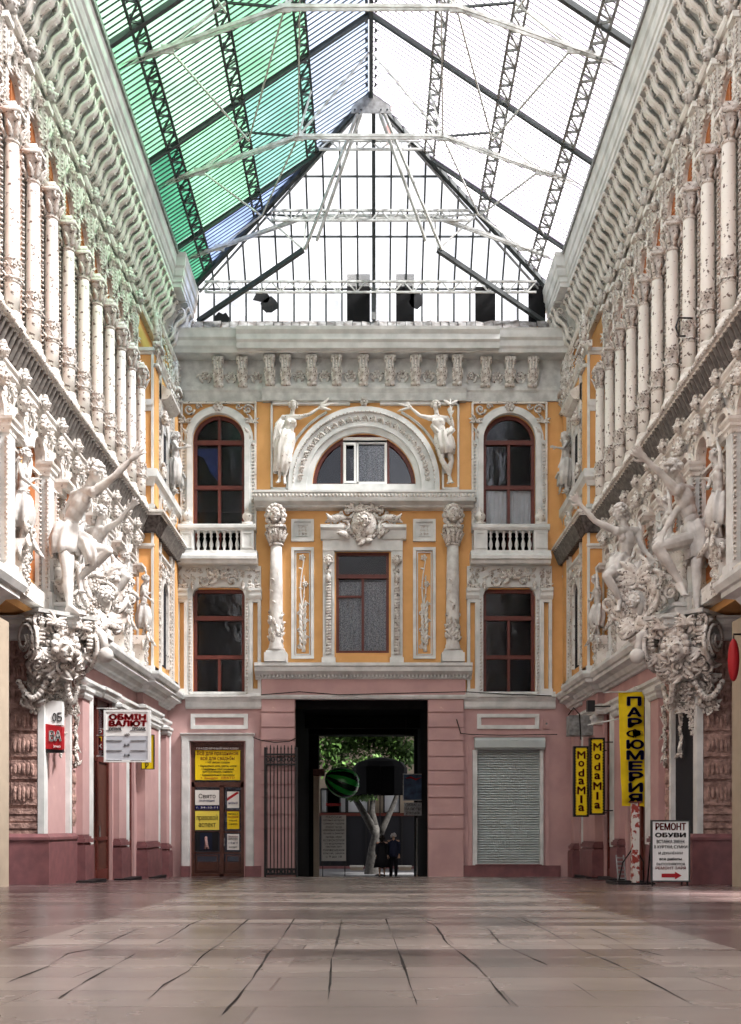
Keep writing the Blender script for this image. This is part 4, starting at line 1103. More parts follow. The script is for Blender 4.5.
for a, b in ((qx(186), qx(262)), (qx(464), qx(555))): o.prof([(0, 6.05), (.08, 6.05), (.12, 6.12), (.12, 6.3), (.2, 6.42), (.26, 6.46), (.26, 6.54), (0, 6.58)], a, b); o.slab(a, b, 6.58, 6.66, 0, .1)
struct('trim_back_string_course', o, 'ledge')
# banded pink piers of the passage mouth
for (a, b, nm) in ((262, 295, 'left'), (428, 463, 'right')):
    t = thing('banded_pier', 'pink pier with scored horizontal bands on the %s of the passage opening' % nm, 'pier', ((qx(a)+qx(b))/2, YW, 0))
    f = F(); f.slab(qx(a) + .02, qx(b) - .02, -.0, 6.4, 0, .14); wpart('core', f, 'pink', t)
    f = F(); jz = [877, 829, 815, 798, 785, 771, 757, 741, 728, 713, 699]
    for z0, z1 in zip(jz[:-1], jz[1:]): f.slab(qx(a), qx(b), qz(z0) + (.0 if z0 == 877 else .025), qz(z1) - .025, .1, .2)
    wpart('band', f, 'pink', t)
# ochre pilaster strips edging the middle section
t = thing('pilaster_strip', 'plain ochre pilaster strips flanking the big arch of the end wall', 'pilaster', (CX, YW, qz(495)))
f = F()
for a, b in ((257, 263), (466, 472)): pass
f.slab(qx(263), qx(467), qz(495), qz(402), 0, .02)
bpy.data.objects.remove(t)
# statue panels
for a, b, nm in ((271, 325, 'left'), (405, 459, 'right')):
    s = 1 if nm == 'left' else -1
    t = thing('relief_panel_frame', 'white moulded frame behind the %s relief figure beside the big arch' % nm, 'panel frame', (qx((a+b)/2), YW, qz(490)))
    f = F(); w = .07
    xa, xb = (qx(a), qx(b)) if s > 0 else (qx(b), qx(a))
    f.slab(min(xa, xa + s*w), max(xa, xa + s*w), qz(490), qz(403), 0, .14); f.slab(min(xa, qx(350) if s > 0 else qx(380)), max(xa, qx(350) if s > 0 else qx(380)), qz(406), qz(403), 0, .14)
    f.slab(min(xa, xa + s*.55), max(xa, xa+s*.55), qz(491), qz(488.5), 0, .14)
    f.slab(min(xa + s*.55, xa + s*.62), max(xa + s*.55, xa + s*.62), qz(490), qz(462), 0, .14)
    p = []
    for i in range(9):
        ang = (PI - .15 - .95*i/8) if s > 0 else (.15 + .95*i/8)
        p.append((CX + 2.95*math.cos(ang), -.07, qz(486) + 2.95*math.sin(ang)))
    f.tube(p, .05, 4)
    wpart('moulding', f, 'ledge', t)
# the big arch
t = thing('great_arch', 'broad white carved arch over the half-round window in the middle of the end wall', 'arch', (CX, YW, qz(495)))
zc = qz(485)
f = F(); f.archring(CX, zc, 1.86, 2.05, 0, .12, 30); f.archring(CX, zc, 2.05, 2.52, 0, .24, 30); f.archring(CX, zc, 2.52, 2.7, 0, .34, 30)
for q in (-1, 1): f.slab(CX + q*1.86, CX + q*2.05, qz(495), zc, 0, .12); f.slab(CX + q*2.05, CX + q*2.52, qz(495), zc, 0, .24); f.slab(CX + q*2.52, CX + q*2.7, qz(495), zc, 0, .34)
wpart('arch_band', f, 'ledge', t)
f = F()
for i in range(25):
    a = PI*(i + .5)/25; x, z = CX + 2.29*math.cos(a), zc + 2.29*math.sin(a)
    rosette(f, x, z, .10, .24, 5)
    if i < 24:
        a += PI/50; leaf(f, CX + 2.18*math.cos(a), zc + 2.18*math.sin(a), a, .24, .09, .24, .5)
for i in range(60): a = PI*i/59; f.sph((CX + 2.52*math.cos(a), -.35, zc + 2.52*math.sin(a)), .035, 5, 4)
rosette(f, CX, qz(406), .17, .3, 6)
wpart('rosette_row', f, 'carved', t, True, 'carved rosettes round the arch')
f = F(); f.slab(CX - 1.86, CX + 1.86, qz(495), qz(484.5), -.1, .06); wpart('apron', f, 'ledge', t, label='plain white apron below the window')
# lunette window
f = F(); f.archring(CX, zc, 1.72, 1.85, -.24, -.08, 24, 0.0, PI); f.slab(CX - 1.85, CX + 1.85, zc, zc + .08, -.24, -.08)
for x in (342, 388): f.slab(qx(x) - .05, qx(x) + .05, zc, qz(438), -.24, -.06)
ob = build('window_5', f, 'redwood'); ob['kind'] = 'structure'; ob['label'] = 'half-round window under the great arch with white middle casements'
f = F(); f.disc(CX, zc, 1.78, -.17, 24); build('pane', f, 'pane', ob)
f = F(); frame_rect(f, qx(343), qx(387), zc + .04, qz(440), .09, -.2, -.03); f.slab(qx(343), qx(387), qz(442), qz(437), -.2, -.03); f.slab(qx(356.5), qx(358.5), zc, qz(442), -.2, -.03)
f.poly([(qx(345), .05, zc + .1), (qx(354), -.14, zc + .1), (qx(354), -.14, qz(444)), (qx(345), .05, qz(443))], (0, .03, 0)) if False else frame_rect(f, qx(344), qx(356), zc + .06, qz(443), .07, -.05, .05)
build('white_casement', f, 'whitepaint', ob)['label'] = 'white casement frames'
f = F()
for i in range(20):
    x0 = qx(359) + (qx(385)-qx(359))*i/20; x1 = qx(359) + (qx(385)-qx(359))*(i+1)/20
    f.poly([(x0, .26 + .02*(i%2), zc + .1), (x1, .26 + .02*((i+1)%2), zc + .1), (x1, .26 + .02*((i+1)%2), qz(443)), (x0, .26 + .02*(i%2), qz(443))], (0, .01, 0))
ob = build('lace_curtain', f, 'lace'); tag(ob, 'lace curtain behind the half-round window', 'curtain')
# centre window
wx0, wx1, wz0, wz1 = qx(336), qx(389), qz(653), qz(552)
f = F(); frame_rect(f, wx0, wx1, wz0, wz1, .1, -.22, -.1); f.slab(wx0, wx1, qz(578), qz(574), -.22, -.06); f.slab(qx(361.5), qx(364), wz0, qz(576), -.22, -.08); f.slab(wx0, qx(362), qz(597), qz(595), -.22, -.08)
ob = build('window_6', f, 'redwood'); ob['kind'] = 'structure'; ob['label'] = 'tall brown window with lace curtains in the middle of the end wall'
f = F(); f.add([(wx0, .16, wz0), (wx1, .16, wz0), (wx1, .16, wz1), (wx0, .16, wz1)], [(0,1,2,3)]); build('pane', f, 'pane', ob)
f = F()
for i in range(24):
    x0 = wx0 + .1 + (wx1-wx0-.2)*i/24; x1 = wx0 + .1 + (wx1-wx0-.2)*(i+1)/24
    f.poly([(x0, .27 + .04*(i%2), wz0 + .1), (x1, .27 + .04*((i+1)%2), wz0 + .1), (x1, .27 + .04*((i+1)%2), qz(580)), (x0, .27 + .04*(i%2), qz(580))], (0, .01, 0))
ob = build('lace_curtain', f, 'lace'); tag(ob, 'lace curtains behind the tall middle window of the end wall', 'curtain')
t = thing('window_aedicule', 'white carved frame, entablature and shell crest round the tall middle window', 'window surround', (CX, YW, qz(664)))
for a, b in ((323, 334.5), (391, 402.5)):
    f = F(); f.slab(qx(a), qx(b), qz(664), qz(552), 0, .16); f.slab(qx(a) - .04, qx(b) + .04, qz(664), qz(658), 0, .2)
    frame_rect(f, qx(a) + .03, qx(b) - .03, qz(655), qz(577), .04, .16, .2); wpart('side_pilaster', f, 'ledge', t)
    f = F(); xm = qx((a+b)/2); rope(f, (xm, -.18, qz(654)), (xm, -.18, qz(580)), .10, .1); face(f, xm, qz(563), .3, .16); scroll(f, xm, qz(572), .14, .05, PI/2, 1.2, 1, .16); leaf(f, xm, qz(575), -PI/2, .3, .2, .18, 0)
    wpart('rope_inlay', f, 'carved', t, True)
f = F(); f.slab(qx(323), qx(402.5), qz(552), qz(541), 0, .2); f.prof([(0, qz(541)), (.26, qz(541)), (.3, qz(538)), (.34, qz(533)), (.46, qz(531)), (.46, qz(528)), (0, qz(527))], qx(321), qx(344)); f.prof([(0, qz(541)), (.26, qz(541)), (.3, qz(538)), (.34, qz(533)), (.46, qz(531)), (.46, qz(528)), (0, qz(527))], qx(382), qx(406))
f.prof([(0, qz(541)), (.2, qz(541)), (.24, qz(533)), (.34, qz(531)), (.34, qz(528)), (0, qz(527))], qx(344), qx(382))
wpart('entablature', f, 'ledge', t)
f = F()
cz = qz(527)
f.sph((CX, -.34, cz), (.46, .2, .52), 12, 10); f.archring(CX, cz, .5, .6, .2, .34, 24, 0, 2*PI)
for q in (-1, 1):
    scroll(f, CX + q*.55, cz + .45, .28, .07, PI if q < 0 else 0, 1.4, -q, .3); scroll(f, CX + q*.75, cz - .1, .26, .07, PI/2, 1.4, q, .3)
    scroll(f, CX + q*1.05, cz + .08, .2, .05, 0, 1.3, q, .3); leaf(f, CX + q*.6, cz + .2, PI/2 - q*1.3, .8, .3, .3, -q*.5, .1); leaf(f, CX + q*.5, cz - .5, PI/2 - q*.8, .5, .25, .3)
    leaf(f, CX + q*.9, cz + .1, PI/2 - q*1.6, .5, .2, .35, q*.5)
    acanthus(f, CX + q*.35, cz + .45, .4, .45, .36, 5)
acanthus(f, CX, cz - .45, .6, .4, .3, 5, True); acanthus(f, CX, cz + .45, .4, .3, .4, 5); face(f, CX, cz + .05, .42, .42)
wpart('shell_crest', f, 'carved', t, True, 'large carved crest with scrolls and a central boss')
f = F(); f.slab(qx(337), qx(388), qz(664), qz(655), 0, .06); wpart('sill_panel', f, 'ochre', t)
# engaged columns with lion heads
for px, nm in ((277, 'left'), (452, 'right')):
    cx = qx(px)
    t = thing('engaged_column', 'white column carved with leaves and a lion head, %s of the tall middle window' % nm, 'column', (cx, YW - .32, qz(664)))
    f = F(); f.slab(cx - .40, cx + .40, qz(664), qz(655), 0, .62); f.slab(cx - .34, cx + .34, qz(655), qz(653), 0, .58); wpart('pedestal', f, 'ledge', t)
    f = MB(); f.M = Matrix.Translation((cx, YW - .32, 0))
    z0 = qz(653); z1 = qz(549)
    f.lathe([(.3, z0), (.31, z0 + .08), (.26, z0 + .14), (.27, z0 + .2), (.235, z0 + .28), (.24, z0 + 1.2), (.23, z0 + 2.4), (.205, z1)], n=18)
    wpart('shaft', f, 'statue', t, True)
    f = MB(); r5 = random.Random(px)
    for k in range(34):
        a = r5.uniform(-PI, 0); zz = z0 + .35 + 1.1 * r5.random()**1.6
        f.M = Matrix.Translation((cx, YW - .32, 0)) @ Matrix.Rotation(a + PI/2, 4, 'Z') @ Matrix.Translation((0, -.23, 0))
        if k % 3: leaf(f, 0, zz, PI/2 + r5.uniform(-.8, .8), .26, .13, -.02, r5.uniform(-.6, .6), .06)
        else: rosette(f, 0, zz, .09, 0, 5)
    for k in range(7):
        a = -PI/2 + .25*math.sin(k*1.3); f.M = Matrix.Translation((cx, YW - .32, 0)) @ Matrix.Rotation(a + PI/2, 4, 'Z') @ Matrix.Translation((0, -.22, 0))
        leaf(f, 0, z0 + 1.4 + k*.2, PI/2 + (.4 if k % 2 else -.4), .26, .08, -.03, .5, .0)
    f.M = None
    wpart('leaf_carving', f, 'carved', t, True, 'leaves climbing the lower shaft')
    f = MB(); f.M = Matrix.Translation((cx, YW - .32, 0))
    f.lathe([(.2, z1), (.26, z1 + .03), (.26, z1 + .07), (.21, z1 + .1), (.22, z1 + .35), (.3, z1 + .62)], n=12); f.box(-.36, .36, -.36, .32, z1 + .6, z1 + .68)
    for k in range(7):
        a = -PI + PI*k/6 + PI/2; f.M = Matrix.Translation((cx, YW - .32, 0)) @ Matrix.Rotation(a, 4, 'Z') @ Matrix.Translation((0, -.2, 0))
        leaf(f, 0, z1 + .1, PI/2, .38, .2, 0, 0, .45); scroll(f, 0, z1 + .52, .1, .035, PI/2, 1.2, 1, .1)
    wpart('capital', f, 'carved', t, True)
    f = MB(); f.M = Matrix.Translation((cx, YW - .3, 0)); zz = z1 + .68
    f.box(-.24, .24, -.2, .3, zz, qz(511)); face(f, 0, zz + .36, .5, .2); 
    for k in range(12):
        a = 2*PI*k/12; f.sph((.3*math.cos(a), -.24, zz + .36 + .34*math.sin(a)), .11, 6, 5)
    wpart('lion_head', f, 'carved', t, True, 'lion head block')
# framed panels
for a, b, nm in ((291.5, 314, 'left'), (413, 435.5, 'right')):
    t = thing('square_relief_panel', 'small square white framed relief beside the crest, %s of the tall window' % nm, 'relief panel', (qx((a+b)/2), YW, qz(541)))
    f = F(); f.slab(qx(a), qx(b), qz(542), qz(520), 0, .06); frame_rect(f, qx(a), qx(b), qz(542), qz(520), .1, .06, .13); frame_rect(f, qx(a) + .19, qx(b) - .19, qz(537), qz(525), .03, .06, .1); wpart('frame', f, 'ledge', t)
    f = F(); arabesque(f, qx(a) + .24, qx(b) - .24, qz(536), qz(526), .11, .06, 9); wpart('relief', f, 'carved', t, True)
    t = thing('tall_relief_panel', 'tall white framed ochre panel with a carved vine, %s of the tall window' % nm, 'relief panel', (qx((a+b)/2), YW, qz(660)))
    f = F(); frame_rect(f, qx(a), qx(b), qz(659), qz(548), .11, 0, .12); frame_rect(f, qx(a) + .14, qx(b) - .14, qz(655), qz(552), .035, 0, .06); wpart('frame', f, 'ledge', t)
    f = F(); xm = qx((a+b)/2); zb, zt = qz(652), qz(558); s = 1 if nm == 'left' else 1
    for ph, am in ((0, .08), (1.6, .06)):
        p = [(xm + am*math.sin(ph + 7*k/20), -.05, zb + (zt - zb)*(1 if ph == 0 else .78)*k/20) for k in range(21)]
        f.tube(p, [.045*(1 - .5*k/20) for k in range(21)], 5)
    for k in range(16):
        zz = zb + .1 + 1.6*k/16; q = 1 if k % 2 else -1
        leaf(f, xm, zz, PI/2 - q*.9, .26, .12, .03, q*.5); 
        if k % 3 == 0: scroll(f, xm + q*.12, zz + .1, .09, .025, 0, 1.2, q, .03)
    rosette(f, xm - .02, zt, .13, .03, 5); rosette(f, xm + .09, zb + (zt-zb)*.72, .12, .03, 5)
    for k in range(4): leaf(f, xm, zb + 1.9 + k*.35, PI/2 + (1 if k % 2 else -1)*.8, .16, .07, .03)
    wpart('vine', f, 'stucco', t, True, 'carved flowering vine')
# pink panels of the ground floor
for a, b, nm in ((191, 248, 'left'), (477, 539, 'right')):
    t = thing('blank_panel_frame', 'white rectangular frame on pink plaster above the %s ground-floor opening of the end wall' % nm, 'panel frame', (qx((a+b)/2), YW, qz(729)))
    f = F(); frame_rect(f, qx(a), qx(b), qz(729), qz(714), .12, 0, .07); frame_rect(f, qx(a) + .12, qx(b) - .12, qz(726), qz(717), .03, 0, .04); wpart('moulding', f, 'ledge', t)
# ---- door with posters
dx0, dx1, dz1 = qx(191), qx(244), qz(742)
f = F(); frame_rect(f, dx0, dx1, 0.0, dz1, .12, -.3, -.05); f.slab(dx0, dx1, qz(787), qz(782), -.3, -.05); f.slab(qx(219.5), qx(223.5), .0, qz(785), -.3, -.05); 
for a, b in ((193, 220), (223, 242)):
    f.slab(qx(a), qx(b), .12, qz(862), -.28, -.14)
    frame_rect(f, qx(a) + .08, qx(b) - .08, qz(871), qz(855), .05, -.14, -.1)
    for py in (810, 831, 852): f.slab(qx(a), qx(b), qz(py + 2), qz(py), -.28, -.08)
f.slab(dx0, dx1, qz(742) - .3, dz1, -.3, -.1)
door = build('door_1', f, 'darkwood'); door['kind'] = 'structure'; door['label'] = 'dark brown half-glazed door covered with posters, left of the end wall'
f = F(); f.add([(dx0, .2, qz(862)), (dx1, .2, qz(862)), (dx1, .2, dz1), (dx0, .2, dz1)], [(0,1,2,3)]); build('glass_panel', f, 'pane', door)
f = F(); f.tube([(qx(224.5), -.02, qz(838)), (qx(224.5), -.02, qz(846))], .02, 6); build('door_handle', f, 'steel', door)
t = thing('door_surround', 'white moulded surround of the poster-covered door in the end wall', 'door frame', (qx(218), YW, 0))
f = F()
for a, b in ((182, 190), (246, 254)): f.slab(qx(a), qx(b), .35, qz(738), 0, .14); f.slab(qx(a) + .04, qx(b) - .04, .35, qz(738), .14, .18)
f.slab(qx(182), qx(254), qz(741), qz(736), 0, .16); f.prof([(0, qz(736)), (.18, qz(736)), (.24, qz(734)), (0, qz(733))], qx(181), qx(255)); wpart('moulding', f, 'ledge', t)
f = F()
for a, b in ((181.5, 190.5), (245.5, 262)): f.slab(qx(a), qx(b), 0, .4, 0, .2)
wpart('plinth', f, 'plinth', t)
# posters
def poster(px0, px1, py0, py1, m, label, lines, name='poster'):
    t = thing(name, label, 'poster', (qx((px0+px1)/2), YW + .04, qz(py1)))
    f = F(); f.slab(qx(px0), qx(px1), qz(py1), qz(py0), -.05, -.03); wpart('sheet', f, m, t)
    for (s, py, h, mm, wd) in lines:
        text(s, (qx((px0+px1)/2), YW + .025, qz(py)), h*.036, mm, t, width=wd*.036)
    return t
poster(195, 240, 750, 780, 'yellow', 'large yellow party goods poster across the top of the brown door', [
    ('Всё для праздников', 753.5, 5.5, 'maroon', 41), ('всё для свадьбы', 758.3, 5.5, 'maroon', 34), ('• VIP аксессуары', 762.5, 3, 'blackpaint', 24), ('• Украшения зала, цветы, шары', 766, 3, 'blackpaint', 38),
    ('• Свадебные приглашения,', 769.2, 3, 'blackpaint', 33), ('пригласительные, конверты', 772, 3, 'blackpaint', 30), ('• Карнавальные костюмы', 775, 3, 'blackpaint', 34), ('т. скидки   СВАТО', 778, 3, 'redpaint', 34)])
t = thing('door_heading', 'small pale lettering on the top rail of the brown door', 'sign', (qx(218), YW, qz(749)))
f = F(); f.slab(qx(195), qx(240), qz(750), qz(747), .04, .045); wpart('plate', f, 'darkwood', t); text('ПРАЗДНИЧНЫЙ МАГАЗИН', (qx(217.5), YW - .052, qz(748.5)), .1, 'paper', t, width=1.5)
poster(195, 219, 790, 805, 'paper', 'white shop notice on the upper left of the brown door', [('Свято', 796, 6, 'blackpaint', 17), ('все для праздника', 801, 3, 'navy', 15), ('', 803, 2, 'blackpaint', 1)])
poster(195, 219, 806, 809, 'navy', 'thin blue strip notice with white writing under the white notice on the door', [('т. 34-10-11', 807.5, 2.5, 'paper', 22)])
poster(195, 219, 811, 830, 'yellowpaper', 'yellow paper notice on the left leaf of the brown door', [('правовой', 818, 7, 'blackpaint', 21), ('аспект', 825, 7, 'blackpaint', 17)])
t = poster(195, 218.5, 832, 851, 'blackpaint', 'dark photograph poster low on the left leaf of the brown door', [])
f = F(); f.slab(qx(200), qx(212), qz(850), qz(833), -.03, -.02); wpart('picture_frame', f, 'navycloth', t); f = F(); f.sph((qx(206), .01, qz(838)), (.05, .02, .07)); f.tube([(qx(206), .015, qz(839)), (qx(206.5), .015, qz(844)), (qx(205), .015, qz(849))], [.05, .06, .03], 6); f.tube([(qx(206.5), .015, qz(844)), (qx(208.5), .015, qz(849))], [.05, .03], 6); wpart('pictured_dancer', f, 'pink', t, True)
t = poster(227, 239, 791.5, 808, 'paper', 'white flyer with a red diagonal stripe on the right leaf of the brown door', [('новые', 803, 4, 'navy', 9)])
f = F(); f.poly([(qx(227), .028, qz(801)), (qx(227), .028, qz(798)), (qx(237), .028, qz(791.5)), (qx(239), .028, qz(793))], (0, -.003, 0)); wpart('red_stripe', f, 'redpaint', t)
poster(227, 239, 811.5, 829, 'yellow', 'narrow yellow flyer on the right leaf of the brown door', [('ПРОКАТ', 814, 3, 'blackpaint', 10), ('костюмов', 817, 3, 'redpaint', 10), ('платья', 820.5, 3, 'blackpaint', 8), ('фраки', 824, 3, 'blackpaint', 8)])
poster(227, 239, 834, 850, 'paper', 'white printed notice low on the right leaf of the brown door', [('Объявление', 836.5, 2.5, 'maroon', 10), ('работаем', 839, 2.5, 'blackpaint', 9), ('с 10 до 18', 843, 2.5, 'navy', 9), ('выходной', 847, 2.5, 'blackpaint', 8)])
# ---- roller shutter
sx0, sx1 = qx(475), qx(541)
t = thing('roller_shutter', 'closed pale grey-green roller shutter on the right of the end wall', 'shutter', ((sx0+sx1)/2, YW, qz(865)))
f = F(); z = qz(865); n = 46; H = (qz(750) - z)/n
pr = [(-.16, z)]
for i in range(n): pr += [(-.12, z + H*(i + .08)), (-.06, z + H*(i + .45)), (-.08, z + H*(i + .85)), (-.13, z + H*(i + .97))]
pr += [(-.2, qz(750)), (-.2, z)]
f.prof(pr, sx0, sx1); wpart('curtain', f, 'shutter', t, False, 'ribbed shutter curtain')
f = F(); f.prof([(0, qz(750)), (.2, qz(750)), (.3, qz(748)), (.3, qz(741)), (.2, qz(738)), (0, qz(737.5))], qx(474), qx(544)); wpart('shutter_box', f, 'shutter', t)
for a, b in ((472.5, 477), (539.5, 543)):
    f = F(); f.slab(qx(a), qx(b), qz(865), qz(750), 0, .1); wpart('guide_rail', f, 'ledge', t)
t = thing('shutter_surround', 'pale plaster band and mauve plinth around the roller shutter', 'door frame', ((sx0+sx1)/2, YW, 0))
f = F()
for a, b in ((468, 472), (545, 549)): f.slab(qx(a), qx(b), .4, qz(736), 0, .05)
f.slab(qx(468), qx(549), qz(737), qz(735), 0, .06); wpart('band', f, 'pink', t)
f = F(); f.slab(qx(463), qx(560), 0, .42, -.12, .12); f.slab(sx0, sx1, .42, .46, -.12, .16); wpart('plinth', f, 'plinth', t)
t = thing('switch_box', 'small pink junction box beside the blank panel right of the shutter', 'box', (qx(546), YW, qz(728)))
f = F(); f.slab(qx(543), qx(549), qz(729), qz(719), 0, .06); f.slab(qx(544), qx(548), qz(727), qz(721), .06, .1); wpart('box', f, 'pink', t); f = F(); f.sph((qx(546), -.11, qz(724)), .04); wpart('button', f, 'steel', t)
# ---- folded iron gate
t = thing('iron_gate', 'black wrought iron gate leaf folded back beside the passage opening', 'gate', (qx(281), YW - .3, 0))
gx0, gx1 = qx(266), qx(297.5)
f = F()
for z in (.12, .3, qz(765), qz(755)): f.slab(gx0, gx1, z - .03, z + .03, .27, .33)
for x in (gx0, gx1): f.slab(x - .035, x + .035, 0.02, qz(748), .265, .335)
wpart('gate_frame', f, 'iron', t)
for i in range(9):
    x = gx0 + (gx1-gx0)*(i + .5)/9; f = F(); f.tube([(x, -.3, .1), (x, -.3, qz(750) + .05*(i % 2)*3)], .02, 5); f.tube([(x, -.3, qz(750)), (x, -.3, qz(746))], [.035, .003], 5); wpart('gate_bar', f, 'iron', t)
f = F()
for i in range(6):
    x = gx0 + (gx1-gx0)*(i + .5)/6
    for zc_ in (qz(760), .21): f.archring(x, zc_, .05, .085, .28, .32, 10, 0, 2*PI)
wpart('scrollwork', f, 'iron', t)
# cables along the end wall
def cable(pts, label, r=.018, name='cable'):
    mb = MB(); mb.tube(pts, r, 5); o = build(name, mb, 'cable'); return tag(o, label, 'cable')
cable([(qx(262), YW - .32, qz(696)), (qx(300), YW - .34, qz(693)), (qx(340), YW - .33, qz(696)), (qx(400), YW - .34, qz(694.5)), (qx(464), YW - .33, qz(693)), (qx(500), YW - .3, qz(695)), (qx(550), YW - .3, qz(697))], 'black cable sagging along the lintel above the passage opening')
cable([(qx(254), YW - .22, qz(738)), (qx(262), YW - .26, qz(741)), (qx(275), YW - .27, qz(743)), (qx(290), YW - .27, qz(742)), (qx(296), YW - .27, qz(739))], 'black cable looping above the folded iron gate')
cable([(qx(456), YW - .24, qz(720)), (qx(460), YW - .25, qz(734)), (qx(470), YW - .25, qz(735)), (qx(500), YW - .33, qz(736)), (qx(556), YW - .25, qz(735))], 'black cable running over the roller shutter')
# ============================================================ PASSAGE AND STREET BEYOND
def zs_(Y): return -.03 - .052 * (Y - 36.3)
mb = MB()
mb.add([(-2.9, 36.3, zs_(36.3)), (2.3, 36.3, zs_(36.3)), (2.3, 45, zs_(45)), (-2.9, 45, zs_(45)), (-2.9, 36.3, -1), (2.3, 36.3, -1), (2.3, 45, -1.2), (-2.9, 45, -1.2)], [(0,1,2,3),(0,4,5,1),(1,5,6,2),(2,6,7,3),(3,7,4,0)])
struct('floor_passage', mb, 'wetstone', 'grey paved floor of the dark passage')
mb = MB(); mb.box(-14, 14, 45, 58, -.9, zs_(45)); struct('street_paving', mb, 'wetstone')
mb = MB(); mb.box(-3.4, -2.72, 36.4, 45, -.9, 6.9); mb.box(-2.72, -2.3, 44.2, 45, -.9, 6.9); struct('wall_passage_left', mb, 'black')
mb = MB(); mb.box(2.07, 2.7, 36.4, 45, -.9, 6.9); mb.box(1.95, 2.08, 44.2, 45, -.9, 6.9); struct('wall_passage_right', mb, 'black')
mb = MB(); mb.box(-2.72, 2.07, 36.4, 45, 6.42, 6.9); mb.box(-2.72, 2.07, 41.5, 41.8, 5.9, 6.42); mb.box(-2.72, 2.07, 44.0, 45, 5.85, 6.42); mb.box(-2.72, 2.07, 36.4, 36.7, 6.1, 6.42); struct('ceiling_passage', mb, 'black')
mb = MB(); mb.box(-10, -3.4, 44.6, 45, -.9, 9); mb.box(2.7, 10, 44.6, 45, -.9, 9); mb.box(-3.4, 2.7, 44.6, 45, 6.9, 9); struct('wall_street_side', mb, 'beige')
# pale narrow strip inside the passage, on the left
t = thing('passage_pilaster', 'pale narrow pilaster with peeling plaster inside the left of the dark passage', 'pilaster', at(319, 875, 43.5), 0)
mb = MB(); a = at(316.5, 860, 43.5); mb.box(a.x - .12, a.x + .12, 43.3, 43.6, zs_(43.5), 4.0); wpart('shaft', mb, 'beige', t)
mb = MB(); a = at(319, 860, 43.5); mb.box(a.x - .25, a.x + .25, 43.2, 43.7, 4.0, 4.3); wpart('cap', mb, 'redwood', t)
# building across the street
YS = 54.0
def s_(px, py): return at(px, py, YS)
t = thing('shopfront_building', 'pale shopfront with white blinds and dark windows across the street', 'building', (0, YS, zs_(45)))
mb = MB(); p = s_(300, 735); q = s_(440, 720); mb.box(-8, 8, YS + .3, YS + 1, zs_(45), 12); wpart('wall', mb, 'beige', t)
for a, b in ((321, 346), (347.5, 368), (384, 399.5), (327, 340)):
    mb = MB(); p = s_(a, 813); q = s_(b, 789); mb.box(p.x, q.x, YS + .1, YS + .2, p.z, q.z)
    o_ = wpart('window_blind', mb, 'shopwhite', t); fr = MB(); 
    for zz in (p.z, q.z): fr.box(p.x, q.x, YS, YS + .1, zz - .05, zz + .05)
    fr.box(p.x - .04, p.x + .04, YS, YS + .1, p.z, q.z); fr.box(q.x - .04, q.x + .04, YS, YS + .1, p.z, q.z); f_ = build('window_frame', fr, 'iron', o_)
mb = MB(); p = s_(316, 866); q = s_(416, 816); mb.box(p.x, q.x, YS - .05, YS + .3, p.z, q.z); wpart('shop_window', mb, 'room', t, label='dark shop window')
for a in (330, 346, 366, 384, 402):
    mb = MB(); p = s_(a, 866); mb.box(p.x - .05, p.x + .05, YS - .12, YS - .04, p.z, q.z); wpart('mullion', mb, 'iron', t)
mb = MB(); p = s_(313, 880); q = s_(430, 866); mb.box(p.x, q.x, YS - .2, YS + .3, zs_(45), q.z); wpart('plinth', mb, 'plinth', t)
mb = MB(); p = s_(314, 816); q = s_(418, 813); mb.box(p.x, q.x, YS - .2, YS, p.z, q.z); wpart('sill', mb, 'redwood', t)
for a, b, lab in ((350.5, 363, 'pale stone planter box left of the tree in the street'), (399, 411, 'pale stone planter box right of the people in the street')):
    t = thing('planter_box', lab, 'planter', (s_((a+b)/2, 870).x * 52/54, 52, zs_(45)))
    mb = MB(); x0 = (a - FX)*.052; x1 = (b - FX)*.052; mb.box(x0, x1, 51.8, 52.3, zs_(45), EYE - .042*52); wpart('trough', mb, 'beige', t); 
    mb = MB(); mb.box(x0 - .04, x1 + .04, 51.76, 52.34, EYE - .042*52, EYE - .0405*52); wpart('rim', mb, 'stucco', t)
# notice board
t = thing('notice_board', 'tall white board covered in black writing at the far left of the passage', 'sign board', at(333.5, 862, 44.0))
p = at(321.5, 861, 44.0); q = at(346, 815, 44.0)
mb = MB(); mb.box(p.x, q.x, 44.0, 44.06, p.z, q.z); wpart('board', mb, 'paper', t)
mb = MB()
for x in (p.x + .05, q.x - .05): mb.box(x - .02, x + .02, 44.07, 44.1, zs_(44), q.z)
wpart('post', mb, 'iron', t)
ln = ['ПАССАЖ', 'магазины и мастерские', 'сувениры, подарки', 'РЕМОНТ ЧАСОВ', 'ювелирные изделия', 'пошив и ремонт', 'одежды, обуви', 'КСЕРОКОПИЯ', 'фото на документы', 'канцтовары, книги', 'ПАРФЮМЕРИЯ', 'ключи, замки', 'с 9 до 18']
for i, s in enumerate(ln): text(s, ((p.x+q.x)/2, 43.99, q.z - .1 - i*.145), .13, 'blackpaint', t, width=.92 if i % 3 else .7)
# white column right
t = thing('white_panel', 'narrow white upright panel at the right of the passage mouth, behind the people', 'panel', at(419, 866, 44.1))
p = at(416.5, 866, 44.1); q = at(422, 818, 44.1); mb = MB(); mb.box(p.x, q.x, 44.1, 44.15, zs_(44), q.z); wpart('board', mb, 'whitepaint', t); mb = MB(); mb.box(p.x - .03, p.x, 44.08, 44.15, zs_(44), q.z); wpart('edge', mb, 'steel', t)
